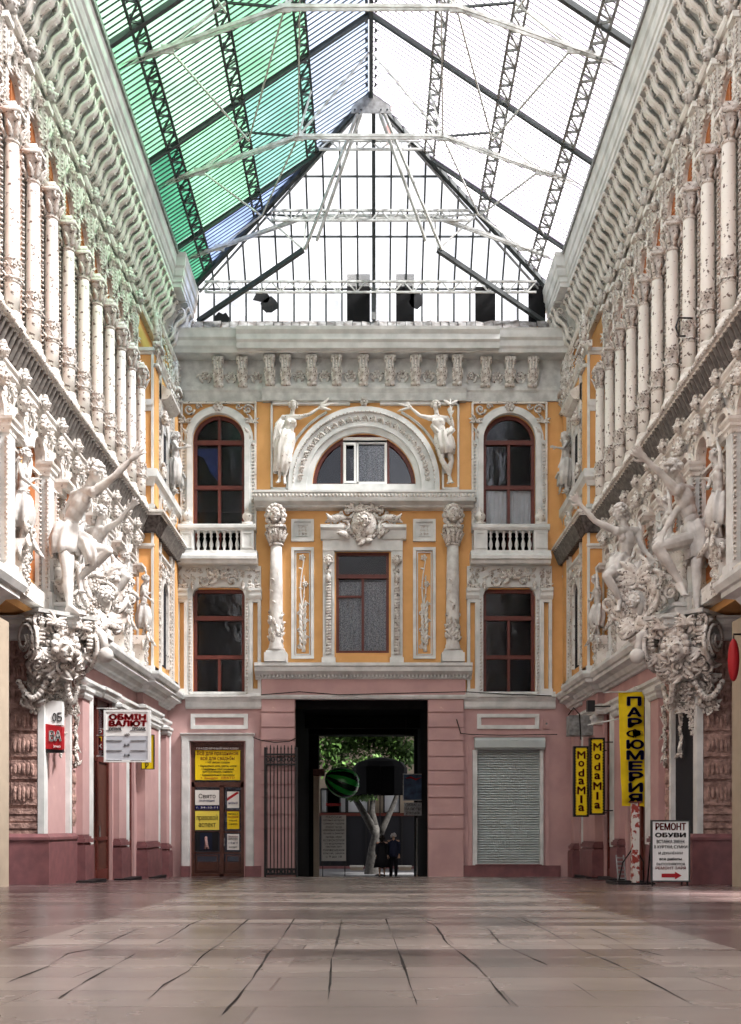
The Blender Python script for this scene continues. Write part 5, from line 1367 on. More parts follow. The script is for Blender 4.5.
# poster + sign on the right inside
t = thing('blue_poster', 'dark blue framed poster hanging at the right inside the passage', 'poster', at(413, 802, 40.5))
p = at(403.5, 800, 40.5); q = at(422.5, 774.5, 40.5); mb = MB(); mb.box(p.x, q.x, 40.5, 40.55, p.z, q.z); wpart('picture', mb, 'poster', t); mb = MB(); mb.M = Matrix.Translation((0, 40.5, 0)); frame_rect(mb, p.x - .03, q.x + .03, p.z - .03, q.z + .03, .04, 0, .04); wpart('frame', mb, 'steel', t)
mb = MB(); mb.tube([(p.x + .1, 40.49, q.z - .15), (p.x + .3, 40.48, q.z - .12), (p.x + .5, 40.48, q.z - .2), (q.x - .05, 40.49, q.z - .12)], [.02, .04, .04, .01], 6); wpart('red_flourish', mb, 'redpaint', t)
mb = MB()
for x in (p.x + .1, q.x - .1): mb.tube([(x, 40.52, q.z), (x, 40.52, 6.42)], .01, 4)
wpart('hanger', mb, 'iron', t)
t = thing('small_notice', 'small grey notice with black writing hanging under the blue poster', 'sign', at(413, 815, 40.5))
p = at(404, 815.5, 40.5); q = at(422, 802.5, 40.5); mb = MB(); mb.box(p.x, q.x, 40.5, 40.54, p.z, q.z); wpart('board', mb, 'steel', t)
for i, s in enumerate(('ОБМЕН', 'ВАЛЮТЫ', '2 этаж')): text(s, ((p.x+q.x)/2, 40.49, q.z - .1 - i*.16), .15, 'blackpaint', t, width=.6)
# tree
t = thing('street_tree', 'forked tree with three pale bare limbs beyond the passage mouth', 'tree', at(372, 888, 48))
def a48(x, y, dy=0): return at(x, y, 48 + dy)
mb = MB()
mb.tube([a48(371, 892), a48(371, 875), a48(374, 850), a48(377, 835), a48(374, 826)], [.42, .36, .30, .26, .22], 10)
mb.tube([a48(375, 832), a48(365, 815), a48(356, 800), a48(350, 780), a48(346, 765)], [.22, .17, .14, .11, .08], 8)
mb.tube([a48(376, 832), a48(372, 812, .3), a48(373, 795, .4), a48(374, 775, .4)], [.2, .15, .12, .09], 8)
mb.tube([a48(378, 838), a48(384, 826), a48(392, 808), a48(398, 792), a48(402, 770)], [.2, .15, .12, .10, .08], 8)
wpart('trunk', mb, 'bark', t, True)
mb = MB(); r5 = random.Random(11)
def leafcloud(mb, c, rx, rz_, n, ry=1.0, s=.12):
    for _ in range(n):
        u = V((r5.gauss(0, .45)*rx, r5.gauss(0, .45)*ry, r5.gauss(0, .45)*rz_)) + c
        d = V((r5.uniform(-1,1), r5.uniform(-1,1), r5.uniform(-1,1))).normalized(); e = d.orthogonal().normalized()
        q = s*r5.uniform(.6, 1.4); mb.add([u - d*q, u + e*q*.5, u + d*q, u - e*q*.5], [(0,1,2,3)])
for px, py, rx, rz_ in ((330, 750, .9, .8), (348, 742, 1.1, .8), (370, 738, 1.1, .8), (392, 742, 1.1, .8), (405, 755, .8, .6), (355, 725, 1.5, .6), (385, 725, 1.5, .6), (360, 795, .6, .25), (340, 775, .6, .5), (372, 765, 1.2, .5)):
    leafcloud(mb, a48(px, py, r5.uniform(-.6, .6)), rx, rz_, 650)
wpart('foliage', mb, 'leaf', t)
# dark umbrella canopy
t = thing('cafe_umbrella', 'black cafe umbrella hanging in front of the tree limbs', 'umbrella', at(380, 885, 46.3))
c = at(380, 778, 46.3); zb = zs_(46)
mb = MB(); mb.M = Matrix.Translation((c.x, 46.3, 0)); zt = EYE + (825 - 757)*.0463
mb.lathe([(.02, zt), (.6, zt - .10), (1.05, zt - .25), (1.27, zt - .5), (1.25, zt - 1.75), (1.18, zt - 1.75), (1.2, zt - .6), (.9, zt - .4), (.02, zt - .2)], n=12)
wpart('canopy', mb, 'darkcloth', t)
mb = MB(); mb.tube([(c.x, 46.3, zb), (c.x, 46.3, zt - .1)], .03, 6); wpart('pole', mb, 'iron', t)
mb = MB(); mb.M = Matrix.Translation((c.x, 46.3, 0)); mb.lathe([(.25, zb), (.25, zb + .1), (.05, zb + .15)], n=12); wpart('base', mb, 'iron', t)
# green striped balloon-like shop sign
t = thing('striped_balloon', 'glossy green and black striped balloon sign hanging at the left of the passage mouth', 'balloon', at(335, 800, 43.8))
c = at(342, 782, 43.8); mb = MB(); n = 32; k = 24
R = Matrix.Rotation(math.radians(-70), 4, 'Y') @ Matrix.Rotation(.3, 4, 'X')
mb.M = Matrix.Translation(c) @ R
pr = []
vs = [(0,0,0)]
for i in range(k + 1):
    tt = PI*i/k; pr.append((max(.004, .66*math.sin(tt)**.9*(1 - .15*math.cos(tt))), .78*math.cos(tt)))
mb.lathe(pr, n=n)
# stripes follow the gores
mi = []
for i in range(k):
    for j in range(n): mi.append(1 if (j // 2) % 2 else 0)
mb.mi = mi + [0, 0]
wpart('envelope', mb, ['greenvinyl', 'darkgreen'], t, True, 'green envelope with dark curved stripes')
mb = MB(); a = at(326, 803, 43.8); b = at(341, 806, 43.8); mb.box(a.x, b.x, 43.7, 43.95, b.z, a.z); wpart('red_base', mb, 'redpaint', t, label='red base plate')
mb = MB(); mb.tube([at(341, 768, 43.8), V((at(341, 768, 43.8).x, 43.8, 5.2))], .012, 4); wpart('cord', mb, 'cable', t)
t = thing('red_reflection', 'added red strip imitating a reflection in the glass just below the roof apex', 'cloth', at(389, 160, 34.2))  # solid strip added in place of a pinkish reflection on the glass
p = at(386, 158, 34.2); q = at(392, 120, 34.2); mb = MB()
mb.poly([(p.x, 33.6, p.z), (q.x - .05, 33.6, p.z + .1), (q.x, 33.55, q.z), (p.x + .02, 33.55, q.z)], (0, .02, 0)); wpart('strip', mb, 'redreflection', t)
mb = MB(); mb.box(-12, 12, 46, 52, 9, 12.4); mb.box(-12,12,52,53,12.4,19.2); struct('roof_neighbouring', mb, 'steel')
# ============================================================ GLAZED ROOF
EX, EZ = 6.5, 21.1
SL = .67
RZg = EZ + SL * EX             # ridge height 25.45
YA = 32.3                      # where the ridge ends and the glazed hip begins
ZB = 19.85                     # foot of the glazed end on the end wall
def rz_(x): return EZ + SL * (EX - abs(x))
YR0 = 16.0
# side slopes: sheets between rafters; the last bay is cut by the hip
BAYS = [16.0, 20.8, 25.6, 30.4]
def slope_panel(side, y0, y1, u0, u1, m, label, hip=False, grp=None):
    """corrugated sheet; u is |x|"""
    mb = MB(); n = max(6, int((y1 - y0) / (.045 if y0 > 15 else .5)))
    def yend(x): return 36 - (36 - YA) * (EX - x) / EX      # hip line in plan
    rows = []
    us = [u0, (u0+u1)/2, u1] if not hip else [u0 + (u1-u0)*i/6 for i in range(7)]
    vs = []; fs = []
    for i in range(n + 1):
        for u in us:
            ye = max(y0, min(y1, yend(u))) if hip else y1
            yy = y0 + (ye - y0) * i / n
            vs.append((side * u, yy, rz_(u) + .10 + (.022 * math.sin(yy * 2 * PI / .18) if y0 > 15 else 0)))
    k = len(us)
    for i in range(n):
        for j in range(k - 1): fs.append((i*k + j, i*k + j + 1, (i+1)*k + j + 1, (i+1)*k + j))
    mb.add(vs, fs)
    o = build('roof_glass_sheet', mb, m, None, True); tag(o, label, 'roof glazing', grp, kind='structure')
    return o
purl = [0.06, 1.8, 3.7, 5.6, EX]
for side in (-1, 1):
    nm = SIDE[side]
    for b, (y0, y1) in enumerate(((-6, 8), (8, 16), (16.0, 20.2), (20.2, 24.7), (24.7, 29.1), (29.1, 33.4), (33.4, 36.0))):
        for j in range(4):
            u0, u1 = purl[j], purl[j+1]
            hip = b >= 5
            if b == 6 and u1 < 2: continue
            if side > 0: m = 'glass_white'
            elif j == 0 and b > 3: m = 'glass_pale'
            elif b < 3: m = 'glass_white'
            elif b == 3: m = 'glass_palegreen'
            elif b == 4: m = ('glass_teal', 'glass_green', 'glass_palegreen', 'glass_green')[j]
            elif b == 5: m = ('glass_pale', 'glass_teal', 'glass_green', 'glass_deep')[j]
            else: m = 'glass_blue' if j < 3 else 'glass_deep'
            slope_panel(side, y0 + .04, y1 - .04, u0, u1, m, '%s corrugated glass sheet of the %s roof slope' % ({'glass_white': 'white', 'glass_pale': 'pale blue', 'glass_palegreen': 'pale green', 'glass_green': 'green', 'glass_deep': 'deep green', 'glass_teal': 'teal', 'glass_blue': 'blue'}[m], nm), hip)
    mb = MB(); y = 20.02
    while y < 35.7:
        u_in = .08 if y < YA else EX - (36 - y) * EX / (36 - YA)
        if u_in < EX - .1: mb.bar((side*EX, y, EZ + .06), (side*u_in, y, rz_(u_in) + .06), .042 if side < 0 else .034, .014)
        y += .18
    o = build('roof_glazing_bars', mb, 'darksteel' if side < 0 else 'lilac'); o['kind'] = 'structure'; o['label'] = 'thin glazing bars of the %s roof slope' % nm
    mb = MB(); mb.box(side*(EX - .08), side*(EX + .2), 16, 36, EZ - .12, EZ + .05); o = build('trim_eave_%s' % nm, mb, 'steel'); o['kind'] = 'structure'
# lattice purlins
def lattice(name, label, p0, p1, h, m, grp=None, seg=.42, up=V((0, 0, 1)), w=.05):
    t = thing(name, label, 'roof girder', tuple(p0), 0, grp)
    d = (p1 - p0); L = d.length; n = max(2, int(L / seg)); d.normalize()
    mb = MB(); mb.bar(p0, p1, .07, .06); mb.bar(p0 - up*h, p1 - up*h, .07, .06); wpart('chord', mb, m, t)
    mb = MB()
    for i in range(n):
        a = p0 + d*(L*i/n); b = p0 + d*(L*(i+1)/n)
        if i % 2: mb.bar(a, b - up*h, w*.7, w)
        else: mb.bar(a - up*h, b, w*.7, w)
        if i % 2 == 0: mb.bar(a, a - up*h, w*.6, w*.6)
    wpart('lacing', mb, m, t)
    return t
for side in (-1, 1):
    for u, nm2 in ((1.8, 'uppermost'), (3.7, 'middle'), (5.6, 'lowest')):
        ye = 36 - (36 - YA) * (EX - u) / EX
        tilt = V((-side, 0, SL)).normalized()
        lattice('lattice_purlin', '%s lattice girder running lengthwise under the %s roof slope' % (nm2, SIDE[side]), V((side*u, 16, rz_(u))), V((side*u, ye - .05, rz_(u))), .36, 'darksteel' if side < 0 else 'steel', None, .32, tilt, .06)
# rafters and hips
def rafter(y, label):
    t = thing('roof_rafter', label, 'rafter', (0, y, EZ))
    for s in (-1, 1):
        mb = MB(); mb.bar((s*EX, y, EZ + .02), (0, y, RZg + .02), .10, .14); wpart('rafter_leg', mb, 'darksteel', t)
for y, w_ in ((20.2, 'nearest'), (24.7, 'second'), (29.1, 'third')): rafter(y, '%s pair of dark sloping rafters below the roof glass from the camera' % w_)
for side in (-1, 1):
    t = thing('jack_rafter', 'short dark rafter ending against the hip on the %s roof slope' % SIDE[side], 'rafter', (side*EX, 33.4, EZ)); u = EX - (36 - 33.4)*EX/(36 - YA)
    mb = MB(); mb.bar((side*EX, 33.4, EZ + .02), (side*u, 33.4, rz_(u) + .02), .1, .14); wpart('rafter_leg', mb, 'darksteel', t)
t = thing('ridge_beam', 'dark ridge beam running from the top of the picture to the hip apex', 'ridge beam', (0, 16, RZg))
mb = MB(); mb.bar((0.02, 16, RZg), (0.02, YA, RZg), .12, .26); wpart('beam', mb, 'darksteel', t)
mb = MB()
for k in range(28): y = 22 + k*.36; mb.box(-.16, -.08, y, y + .05, RZg - .12, RZg - .05); mb.box(.12, .2, y, y + .05, RZg - .12, RZg - .05)
wpart('cleat', mb, 'darksteel', t)
t = thing('apex_plate', 'grey gusset plate at the apex where ridge and hips meet', 'plate', (0, YA, RZg))
mb = MB(); mb.poly([(-.62, YA - .05, RZg - .62), (.66, YA - .05, RZg - .62), (.66, YA - .05, RZg - .42), (.1, YA - .05, RZg + .08), (-.06, YA - .05, RZg + .08), (-.62, YA - .05, RZg - .42)], (0, .03, 0)); wpart('plate', mb, 'steel', t)
mb = MB()
for x in (-.5, -.3, .34, .54): mb.sph((x, YA - .07, RZg - .52), .03, 6, 4)
wpart('bolt', mb, 'darksteel', t)
for side in (-1, 1):
    t = thing('hip_beam', 'dark hip beam descending from the apex to the %s corner of the glazed end' % SIDE[side], 'beam', (side*EX, 36, EZ))
    mb = MB(); mb.bar((side*EX, 36, EZ + .02), (0, YA, RZg), .16, .20); wpart('beam', mb, 'darksteel', t)
    mb = MB(); mb.bar((side*(EX-.35), 36, EZ - .05), (side*.15, YA + .1, RZg - .25), .05, .06); wpart('inner_rail', mb, 'steel', t)
# ---- glazed hip end
def hipz(y): return EZ + (RZg - EZ) * (36 - y) / (36 - YA)
hw = lambda y: EX * (y - YA) / (36 - YA)
bars = [-6.2 + .575*i for i in range(23)]
t = thing('glazed_end_frame', 'dark steel frame of vertical glazing bars closing the far end of the roof', 'roof glazing', (0, 36, ZB))
for x in bars:
    if abs(x) > EX - .05: continue
    y = YA + (36 - YA) * abs(x) / EX
    mb = MB(); mb.bar((x, 35.98, ZB), (x, 35.98, EZ), .06, .06); mb.bar((x, 35.98, EZ), (x, y, hipz(y)), .06, .06); wpart('glazing_bar', mb, 'darksteel', t)
mb = MB()
mb.bar((-EX, 35.96, ZB + .03), (EX, 35.96, ZB + .03), .12, .12)
for y in (35.97, 34.9, 33.75): mb.bar((-hw(y), y - .02, hipz(y)), (hw(y), y - .02, hipz(y)), .05, .05)
wpart('crossbar', mb, 'darksteel', t)
holes = {}
rr = random.Random(4)
# sheets of the end: lower row then sloping rows
rows = [(None, None)]
board_x = [(347, 370), (396, 414), (475, 495), (528, 545)]
for i in range(len(bars)):
    xa = bars[i]; xb = bars[i+1] if i + 1 < len(bars) else EX
    if i == 0: xa0 = -EX
    x0, x1 = xa + .03, xb - .03
    px = (x0 + x1)/2/.036 + FX
    isboard = any(a - 3 < px < b + 3 for a, b in board_x)
    broken = i in (2, 4, 14, 20)
    if not isboard:
        mb = MB()
        if broken:   # jagged remains of a smashed pane
            hh = EZ - ZB
            mb.add([(x0, 35.97, ZB + .08), (x1, 35.97, ZB + .08), (x1, 35.97, ZB + .35), (x0 + .3, 35.97, ZB + .2), (x0 + .12, 35.97, ZB + .5), (x0, 35.97, ZB + .3)], [(0,1,2,3,4,5)])
            mb.add([(x0, 35.97, EZ - .04), (x1, 35.97, EZ - .04), (x1, 35.97, EZ - .6), (x0 + .38, 35.97, EZ - .4), (x0 + .2, 35.97, EZ - .7), (x0, 35.97, EZ - .5)], [(5,4,3,2,1,0)])
        else: mb.add([(x0, 35.97, ZB + .08), (x1, 35.97, ZB + .08), (x1, 35.97, EZ - .03), (x0, 35.97, EZ - .03)], [(0,1,2,3)])
        wpart('lower_pane', mb, 'glass_end', t)
    # sloping part
    ya = YA + (36 - YA) * abs(x0) / EX; yb = YA + (36 - YA) * abs(x1) / EX
    pts = [(x0, 35.97, EZ + .03), (x1, 35.97, EZ + .03), (x1, yb, hipz(yb)), (x0, ya, hipz(ya))]
    if x0 < 0 < x1: pts.insert(3, (0, YA, RZg))
    if max(hipz(yb), hipz(ya)) > EZ + .1:
        mb = MB(); mb.add(pts, [tuple(range(len(pts)))]); wpart('upper_pane', mb, 'glass_end', t)
# dark boards standing in place of missing panes
for a, b in board_x:
    x0, x1 = qx(a), min(qx(b), 6.35); top = EZ + .1 if a != 475 else EZ - .1
    bt = thing('board_patch', 'dark board filling missing panes in the glazed end, %s' % {347: 'left of the middle post', 396: 'right of the middle post', 475: 'second from the right corner', 528: 'in the right corner'}[a], 'board', ((x0+x1)/2, 36.0, ZB))
    mb = MB(); mb.box(x0, x1, 35.90, 35.94, ZB, top + (.45 if a in (347, 396) else .2)); wpart('board', mb, 'black', bt)
    mb = MB()
    for z in (ZB + .3, top - .1): mb.box(x0, x1, 35.94, 35.96, z, z + .06)
    wpart('batten', mb, 'steel', bt)
# hanging torn scraps
for px, py in ((262, 297), (270, 305), (222, 318), (415, 300)):
    c = at(px, py, 35.9); mb = MB(); r6 = random.Random(px)
    pts = [(c.x + (.34 + .2*r6.random())*math.cos(2*PI*i/9)*r6.uniform(.4, 1), 35.90, c.z + (.36)*math.sin(2*PI*i/9)*r6.uniform(.4, 1)) for i in range(9)]
    mb.poly(pts, (0, .02, 0)); o = build('roofing_felt_scrap', mb, 'iron'); tag(o, 'torn black scrap hanging in the broken glazed end, %s' % {262: 'large one on the left', 270: 'small one beside the large left scrap', 222: 'near the left corner', 415: 'right of the middle'}[px], 'scrap')
# white lattice girders of the glazed end
def hgirder(y, z, x0, x1, h, label):
    return lattice('end_girder', label, V((x0, y, z)), V((x1, y, z)), h, 'whitesteel', None, .33, V((0, 0, 1)), .045)
hgirder(35.6, EZ + .12, -5.9, 5.9, .38, 'long white lattice girder across the foot of the glazed end')
hgirder(34.3, 22.95, -3.4, 3.4, .34, 'white lattice girder half-way up the glazed end')
hgirder(33.0, 24.45, -1.7, 1.7, .28, 'short white lattice girder near the top of the glazed end')
t = thing('middle_post', 'dark vertical post in the middle of the glazed end', 'post', (.12, 35.85, ZB)); mb = MB(); mb.bar((.12, 35.85, ZB), (.12, 35.6, EZ), .12, .12); mb.bar((.12, 35.8, EZ), (.1, YA, RZg - .2), .12, .12); wpart('post', mb, 'darksteel', t)
mb = MB(); mb.bar((.12, 35.75, ZB + .1), (.12, 35.75, ZB + 1.2), .18, .06); wpart('splice_plate', mb, 'steel', t)
# trusses
def truss(y, label, m='whitesteel', last=False):
    t = thing('roof_truss', label, 'truss', (0, y, 21.3))
    tie = [(-6.5, 21.3), (-5.2, 21.75), (-2.2, 22.8), (2.2, 22.8), (5.2, 21.75), (6.5, 21.3)]
    for a, b in zip(tie[:-1], tie[1:]):
        mb = MB()
        for dy in (-.06, .06): mb.bar((a[0], y + dy, a[1]), (b[0], y + dy, b[1]), .03, .085)
        wpart('tie_rod', mb, m, t)
    webs = []
    for s in (-1, 1):
        top = (lambda x: (s*x, rz_(x) - .05)) if not last else (lambda x: (s*x, min(rz_(x), hipz(y)) - .1))
        webs += [((s*5.2, 21.75), top(5.6)), ((s*5.2, 21.75), top(3.7)), ((s*2.2, 22.8), top(3.7)), ((s*2.2, 22.8), top(1.8))]
        if not last: webs.append(((s*2.2, 22.8), (s*.05, RZg - .1)))
    for i, (a, b) in enumerate(webs):
        mb = MB(); mb.bar((a[0], y, a[1]), (b[0], y, b[1]), .05, .05); wpart('web_strut', mb, 'darksteel' if i % 5 == 2 else m, t)
    mb = MB()
    for x, z in tie[1:-1]: mb.lathe([(.16, 0), (.16, .04)], n=10) if False else mb.box(x - .17, x + .17, y - .02, y + .02, z - .13, z + .1)
    wpart('node_plate', mb, m, t)
    return t
truss(20.8, 'roof truss nearest the camera, crossing the top edge of the picture')
truss(25.6, 'white steel truss crossing the upper part of the roof')
truss(30.4, 'white steel truss in front of the hip apex, with a level middle tie')
truss(34.4, 'farthest white steel truss, close to the glazed end', last=True)
t = thing('apex_strut', 'white struts fanning down from the apex plate to the farthest truss', 'strut', (0, YA, 22))
for a, b in (((-.42, RZg - .6), (-2.25, 21.6)), ((-.3, RZg - .6), (-1.85, 21.9)), ((.45, RZg - .6), (2.45, 21.6)), ((.3, RZg - .6), (1.9, 21.9))):
    mb = MB(); mb.bar((a[0], YA, a[1]), (b[0], 34.3, b[1]), .08, .08); wpart('rod', mb, 'whitesteel', t)
for s in (-1, 1):
    t = thing('corner_brace', 'long dark brace rising from the %s corner of the glazed end to the farthest truss' % SIDE[s], 'brace', (s*6.2, 35.9, ZB)); mb = MB(); mb.bar((s*6.2, 35.9, ZB + .1), (s*2.3, 34.3, 21.6), .14, .14); wpart('brace', mb, 'darksteel', t)
    mb = MB(); mb.bar((s*2.3, 34.3, 21.6), (s*3.6, 34.4, 22.8), .05, .05); mb.bar((s*2.3, 34.3, 21.6), (s*2.2, 34.4, 22.8), .05, .05); wpart('hanger', mb, 'whitesteel', t)
# wind bracing between trusses
for s in (-1, 1):
    t = thing('wind_bracing', 'thin white diagonal rods under the %s roof slope' % SIDE[s], 'bracing', (s*4, 25.6, 22))
    for (x0, y0, z0), (x1, y1, z1) in (((5.2, 25.6, 21.8), (3.7, 30.4, rz_(3.7) - .3)), ((2.2, 25.6, 22.8), (3.7, 30.4, rz_(3.7) - .3)), ((2.2, 30.4, 22.8), (3.7, 34.0, rz_(3.7) - .4)), ((5.2, 30.4, 21.8), (3.7, 34.0, rz_(3.7) - .4)), ((5.2, 20.8, 21.8), (3.7, 25.6, rz_(3.7) - .3)), ((2.2, 30.4, 22.8), (1.8, 25.6, rz_(1.8) - .3))):
        mb = MB(); mb.bar((s*x0, y0, z0), (s*x1, y1, z1), .045, .045); wpart('rod', mb, 'whitesteel', t)
# ============================================================ FIGURES
def remesh(name, mb, m, parent, vox, smooth=3, label=None):
    """fuse the overlapping volumes into one continuous skin"""
    me = bpy.data.meshes.new(name); me.from_pydata(mb.v, [], mb.f); me.update()
    o = bpy.data.objects.new('tmp', me); COL.objects.link(o)
    md = o.modifiers.new('r', 'REMESH'); md.mode = 'VOXEL'; md.voxel_size = vox; md.use_smooth_shade = True
    if smooth: sm = o.modifiers.new('s', 'SMOOTH'); sm.factor = .5; sm.iterations = smooth
    bpy.context.view_layer.update()
    nm = bpy.data.meshes.new_from_object(o.evaluated_get(bpy.context.evaluated_depsgraph_get()))
    bpy.data.objects.remove(o); bpy.data.meshes.remove(me)
    L = Matrix.Translation(parent.location) @ Matrix.Rotation(parent.rotation_euler.z, 4, 'Z')
    nm.transform(L.inverted()); nm.name = name
    nm.materials.clear(); nm.materials.append(M[m]); nm.polygons.foreach_set('use_smooth', [True]*len(nm.polygons))
    r = bpy.data.objects.new(name, nm); COL.objects.link(r); r.parent = parent
    if label: r['label'] = label
    return r
def cap_(mb, a, b, r0, r1):
    a, b = V(a), V(b)
    mb.sph(a, r0, 10, 8); mb.sph(b, r1, 10, 8); mb.tube([a, b], [r0, r1], 10)
def rotto(z, x=None):
    z = V(z).normalized(); x = V(x) if x is not None else z.orthogonal(); y = z.cross(x)
    if y.length < 1e-5: x = z.orthogonal(); y = z.cross(x)
    y.normalize(); x = y.cross(z); return Matrix((x, y, z)).transposed()
def hand(mb, wrist, d, n, s, side=1, curl=.18, spread=.26):
    """wrist point, direction d, palm normal n"""
    d = V(d).normalized(); n = V(n); n = (n - d * n.dot(d)).normalized(); u = d.cross(n) * side
    R = Matrix((u, n, d)).transposed()
    pc = V(wrist) + d * .045 * s
    mb.sph(pc, (.042*s, .018*s, .055*s), 10, 8, R); cap_(mb, wrist, pc, .026*s, .022*s)
    for k in range(4):
        t = (k - 1.5); b = V(wrist) + d * .085 * s + u * t * .020 * s
        L = (.072, .082, .078, .060)[k] * s; dd = (d + u * t * spread).normalized()
        m1 = b + dd * L * .5; m2 = m1 + (dd + n * -curl).normalized() * L * .32; m3 = m2 + (dd - n * curl * 2.2).normalized() * L * .25
        r = .0105 * s
        cap_(mb, b - dd*.02*s, m1, r*1.1, r); cap_(mb, m1, m2, r, r*.95); cap_(mb, m2, m3, r*.95, r*.75)
    b = V(wrist) + d * .03 * s - u * .032 * s; t1 = b + (d * .7 - u * .8).normalized() * .04 * s; t2 = t1 + (d - u * .3 - n * .3).normalized() * .034 * s
    cap_(mb, b, t1, .016*s, .012*s); cap_(mb, t1, t2, .012*s, .010*s)
def foot(mb, an, toe, s):
    an, toe = V(an), V(toe); d = (toe - an); heel = an - V((d.x, d.y, 0)).normalized() * .03 * s + V((0, 0, -.05*s))
    cap_(mb, an, heel, .038*s, .034*s); ball = an.lerp(toe, .75); ball.z = toe.z + .008*s
    cap_(mb, heel, ball, .030*s, .030*s); cap_(mb, an, ball, .036*s, .026*s)
    f = V((d.x, d.y, 0)).normalized(); u = V((f.y, -f.x, 0))
    for k in range(5):
        b = ball + u * (k - 2) * .017 * s; cap_(mb, b, b + f * (.045 - .005*abs(k - 1)) * s, .013*s, .011*s)
def headshape(mb, c, face_dir, up, s):
    R = rotto(up, face_dir)          # x = face direction, z = up
    f = R @ V((1, 0, 0)); w = R @ V((0, 1, 0)); z = R @ V((0, 0, 1)); c = V(c)
    mb.sph(c + z*.025*s, (.098*s, .076*s, .100*s), 14, 10, R); mb.sph(c + f*.02*s - z*.045*s, (.070*s, .058*s, .075*s), 12, 10, R)
    mb.sph(c + f*.075*s - z*.092*s, (.022*s, .024*s, .020*s), 8, 6, R)
    cap_(mb, c + f*.095*s + z*.015*s, c + f*.118*s - z*.030*s, .009*s, .015*s)
    mb.sph(c + f*.088*s - z*.063*s, (.014*s, .024*s, .008*s), 8, 6, R)
    for q in (-1, 1):
        mb.sph(c + f*.088*s + z*.030*s + w*q*.030*s, (.014*s, .026*s, .009*s), 8, 6, R)
        mb.sph(c + f*.070*s - z*.030*s + w*q*.036*s, (.022*s, .022*s, .025*s), 8, 6, R)
        mb.sph(c - f*.005*s - z*.01*s + w*q*.078*s, (.018*s, .010*s, .028*s), 8, 6, R)
    return f, w, z
def hairdo(c, f, w, z, s, long=False, seed=1):
    mb = MB(); r = random.Random(seed); c = V(c)
    for i in range(70):
        a = r.uniform(-2.2, 2.2) + PI; e = r.uniform(-.35 if not long else -.8, 1.5)
        d = (f*math.cos(a) + w*math.sin(a))*math.cos(e) + z*math.sin(e)
        mb.sph(c + V(d)*.103*s + z*.012*s, r.uniform(.018, .032)*s, 6, 5)
    for i in range(16):
        a = -1.2 + 2.4*i/15; d = (f*math.cos(a) + w*math.sin(a))*math.cos(.85) + z*math.sin(.85); mb.sph(c + d*.108*s, .024*s, 6, 5)
    if long:
        for i in range(12): mb.sph(c - f*.10*s - z*(.02 + .012*i)*s + w*.03*s*math.sin(i), .035*s, 6, 5)
    return mb
def drape(mb, centers, radii, folds=9, amp=.12, n=40, ph=0., thick=.02):
    """loose cloth lofted through rings; radii = (a, b) across x and y of the ring"""
    C = [V(c) for c in centers]; m = len(C); vs = []
    for layer in (0, 1):
        for i, c in enumerate(C):
            d = (C[min(i+1, m-1)] - C[max(i-1, 0)]).normalized(); R = rotto(-d, (1, 0, 0))
            for j in range(n):
                q = 2*PI*j/n; w = 1 + amp*(.35 + i/m)*math.sin(folds*q + ph + i*.5) + amp*.4*math.sin(2.3*folds*q/2 + 1.3*i)
                vs.append(c + R @ V(((radii[i][0]*w - layer*thick)*math.cos(q), (radii[i][1]*w - layer*thick)*math.sin(q), .02*math.sin(folds*q + ph))))
    fs = []
    for i in range(m - 1):
        for j in range(n):
            a, b = i*n + j, i*n + (j+1) % n; fs.append((a, b, b + n, a + n)); o_ = m*n; fs.append((a + o_, a + n + o_, b + n + o_, b + o_))
    for i, fl in ((0, 0), (m-1, 1)):
        for j in range(n): a, b = i*n + j, i*n + (j+1) % n; fs.append((a, b, b + m*n, a + m*n) if fl else (a, a + m*n, b + m*n, b))
    mb.add(vs, fs)
def torso(mb, J, s, female, face_dir):
    ch, wa, pe, ne = J['chest'], J['waist'], J['pelvis'], J['neck']; sA, sB = J['sA'], J['sB']
    ax = (sB - sA).normalized(); R = rotto(ne - wa, ax)
    mb.sph(ch, (.165*s, .105*s, .16*s), 14, 10, R); mb.sph(ch.lerp(wa, .5), (.135*s, .095*s, .15*s), 14, 10, R)
    mb.sph(wa, (.118*s if female else .128*s, .09*s, .10*s), 14, 10, R); R2 = rotto(wa - pe, J['hB'] - J['hA']); mb.sph(pe, (.155*s, .11*s, .12*s), 14, 10, R2); mb.sph(wa.lerp(pe, .5), (.135*s, .098*s, .12*s), 12, 10, R2)
    cap_(mb, sA, ne.lerp(ch, .35), .062*s, .07*s); cap_(mb, sB, ne.lerp(ch, .35), .062*s, .07*s); mb.sph(sA, .068*s, 10, 8); mb.sph(sB, .068*s, 10, 8)
    f = V(face_dir).normalized()
    for q in (-1, 1):
        p = ch + ax*q*.072*s + f*.075*s + (ne - wa).normalized()*.03*s
        if female: mb.sph(p + f*.02*s - (ne - wa).normalized()*.02*s, .058*s, 10, 8)
        else: mb.sph(p, (.075*s, .045*s, .055*s), 10, 8, R)
        mb.sph(wa.lerp(ch, .3) + ax*q*.035*s + f*.07*s, (.035*s, .03*s, .07*s), 8, 6, R)
    cap_(mb, ne.lerp(ch, .2), J['head'] - (J['head'] - ne).normalized()*.05*s, .058*s, .052*s)
def arm(mb, S, E, W_, s):
    S, E, W_ = V(S), V(E), V(W_)
    cap_(mb, S, S.lerp(E, .45), .058*s, .052*s); cap_(mb, S.lerp(E, .45), E, .052*s, .040*s)
    cap_(mb, E, E.lerp(W_, .3), .041*s, .044*s); cap_(mb, E.lerp(W_, .3), W_, .044*s, .027*s)
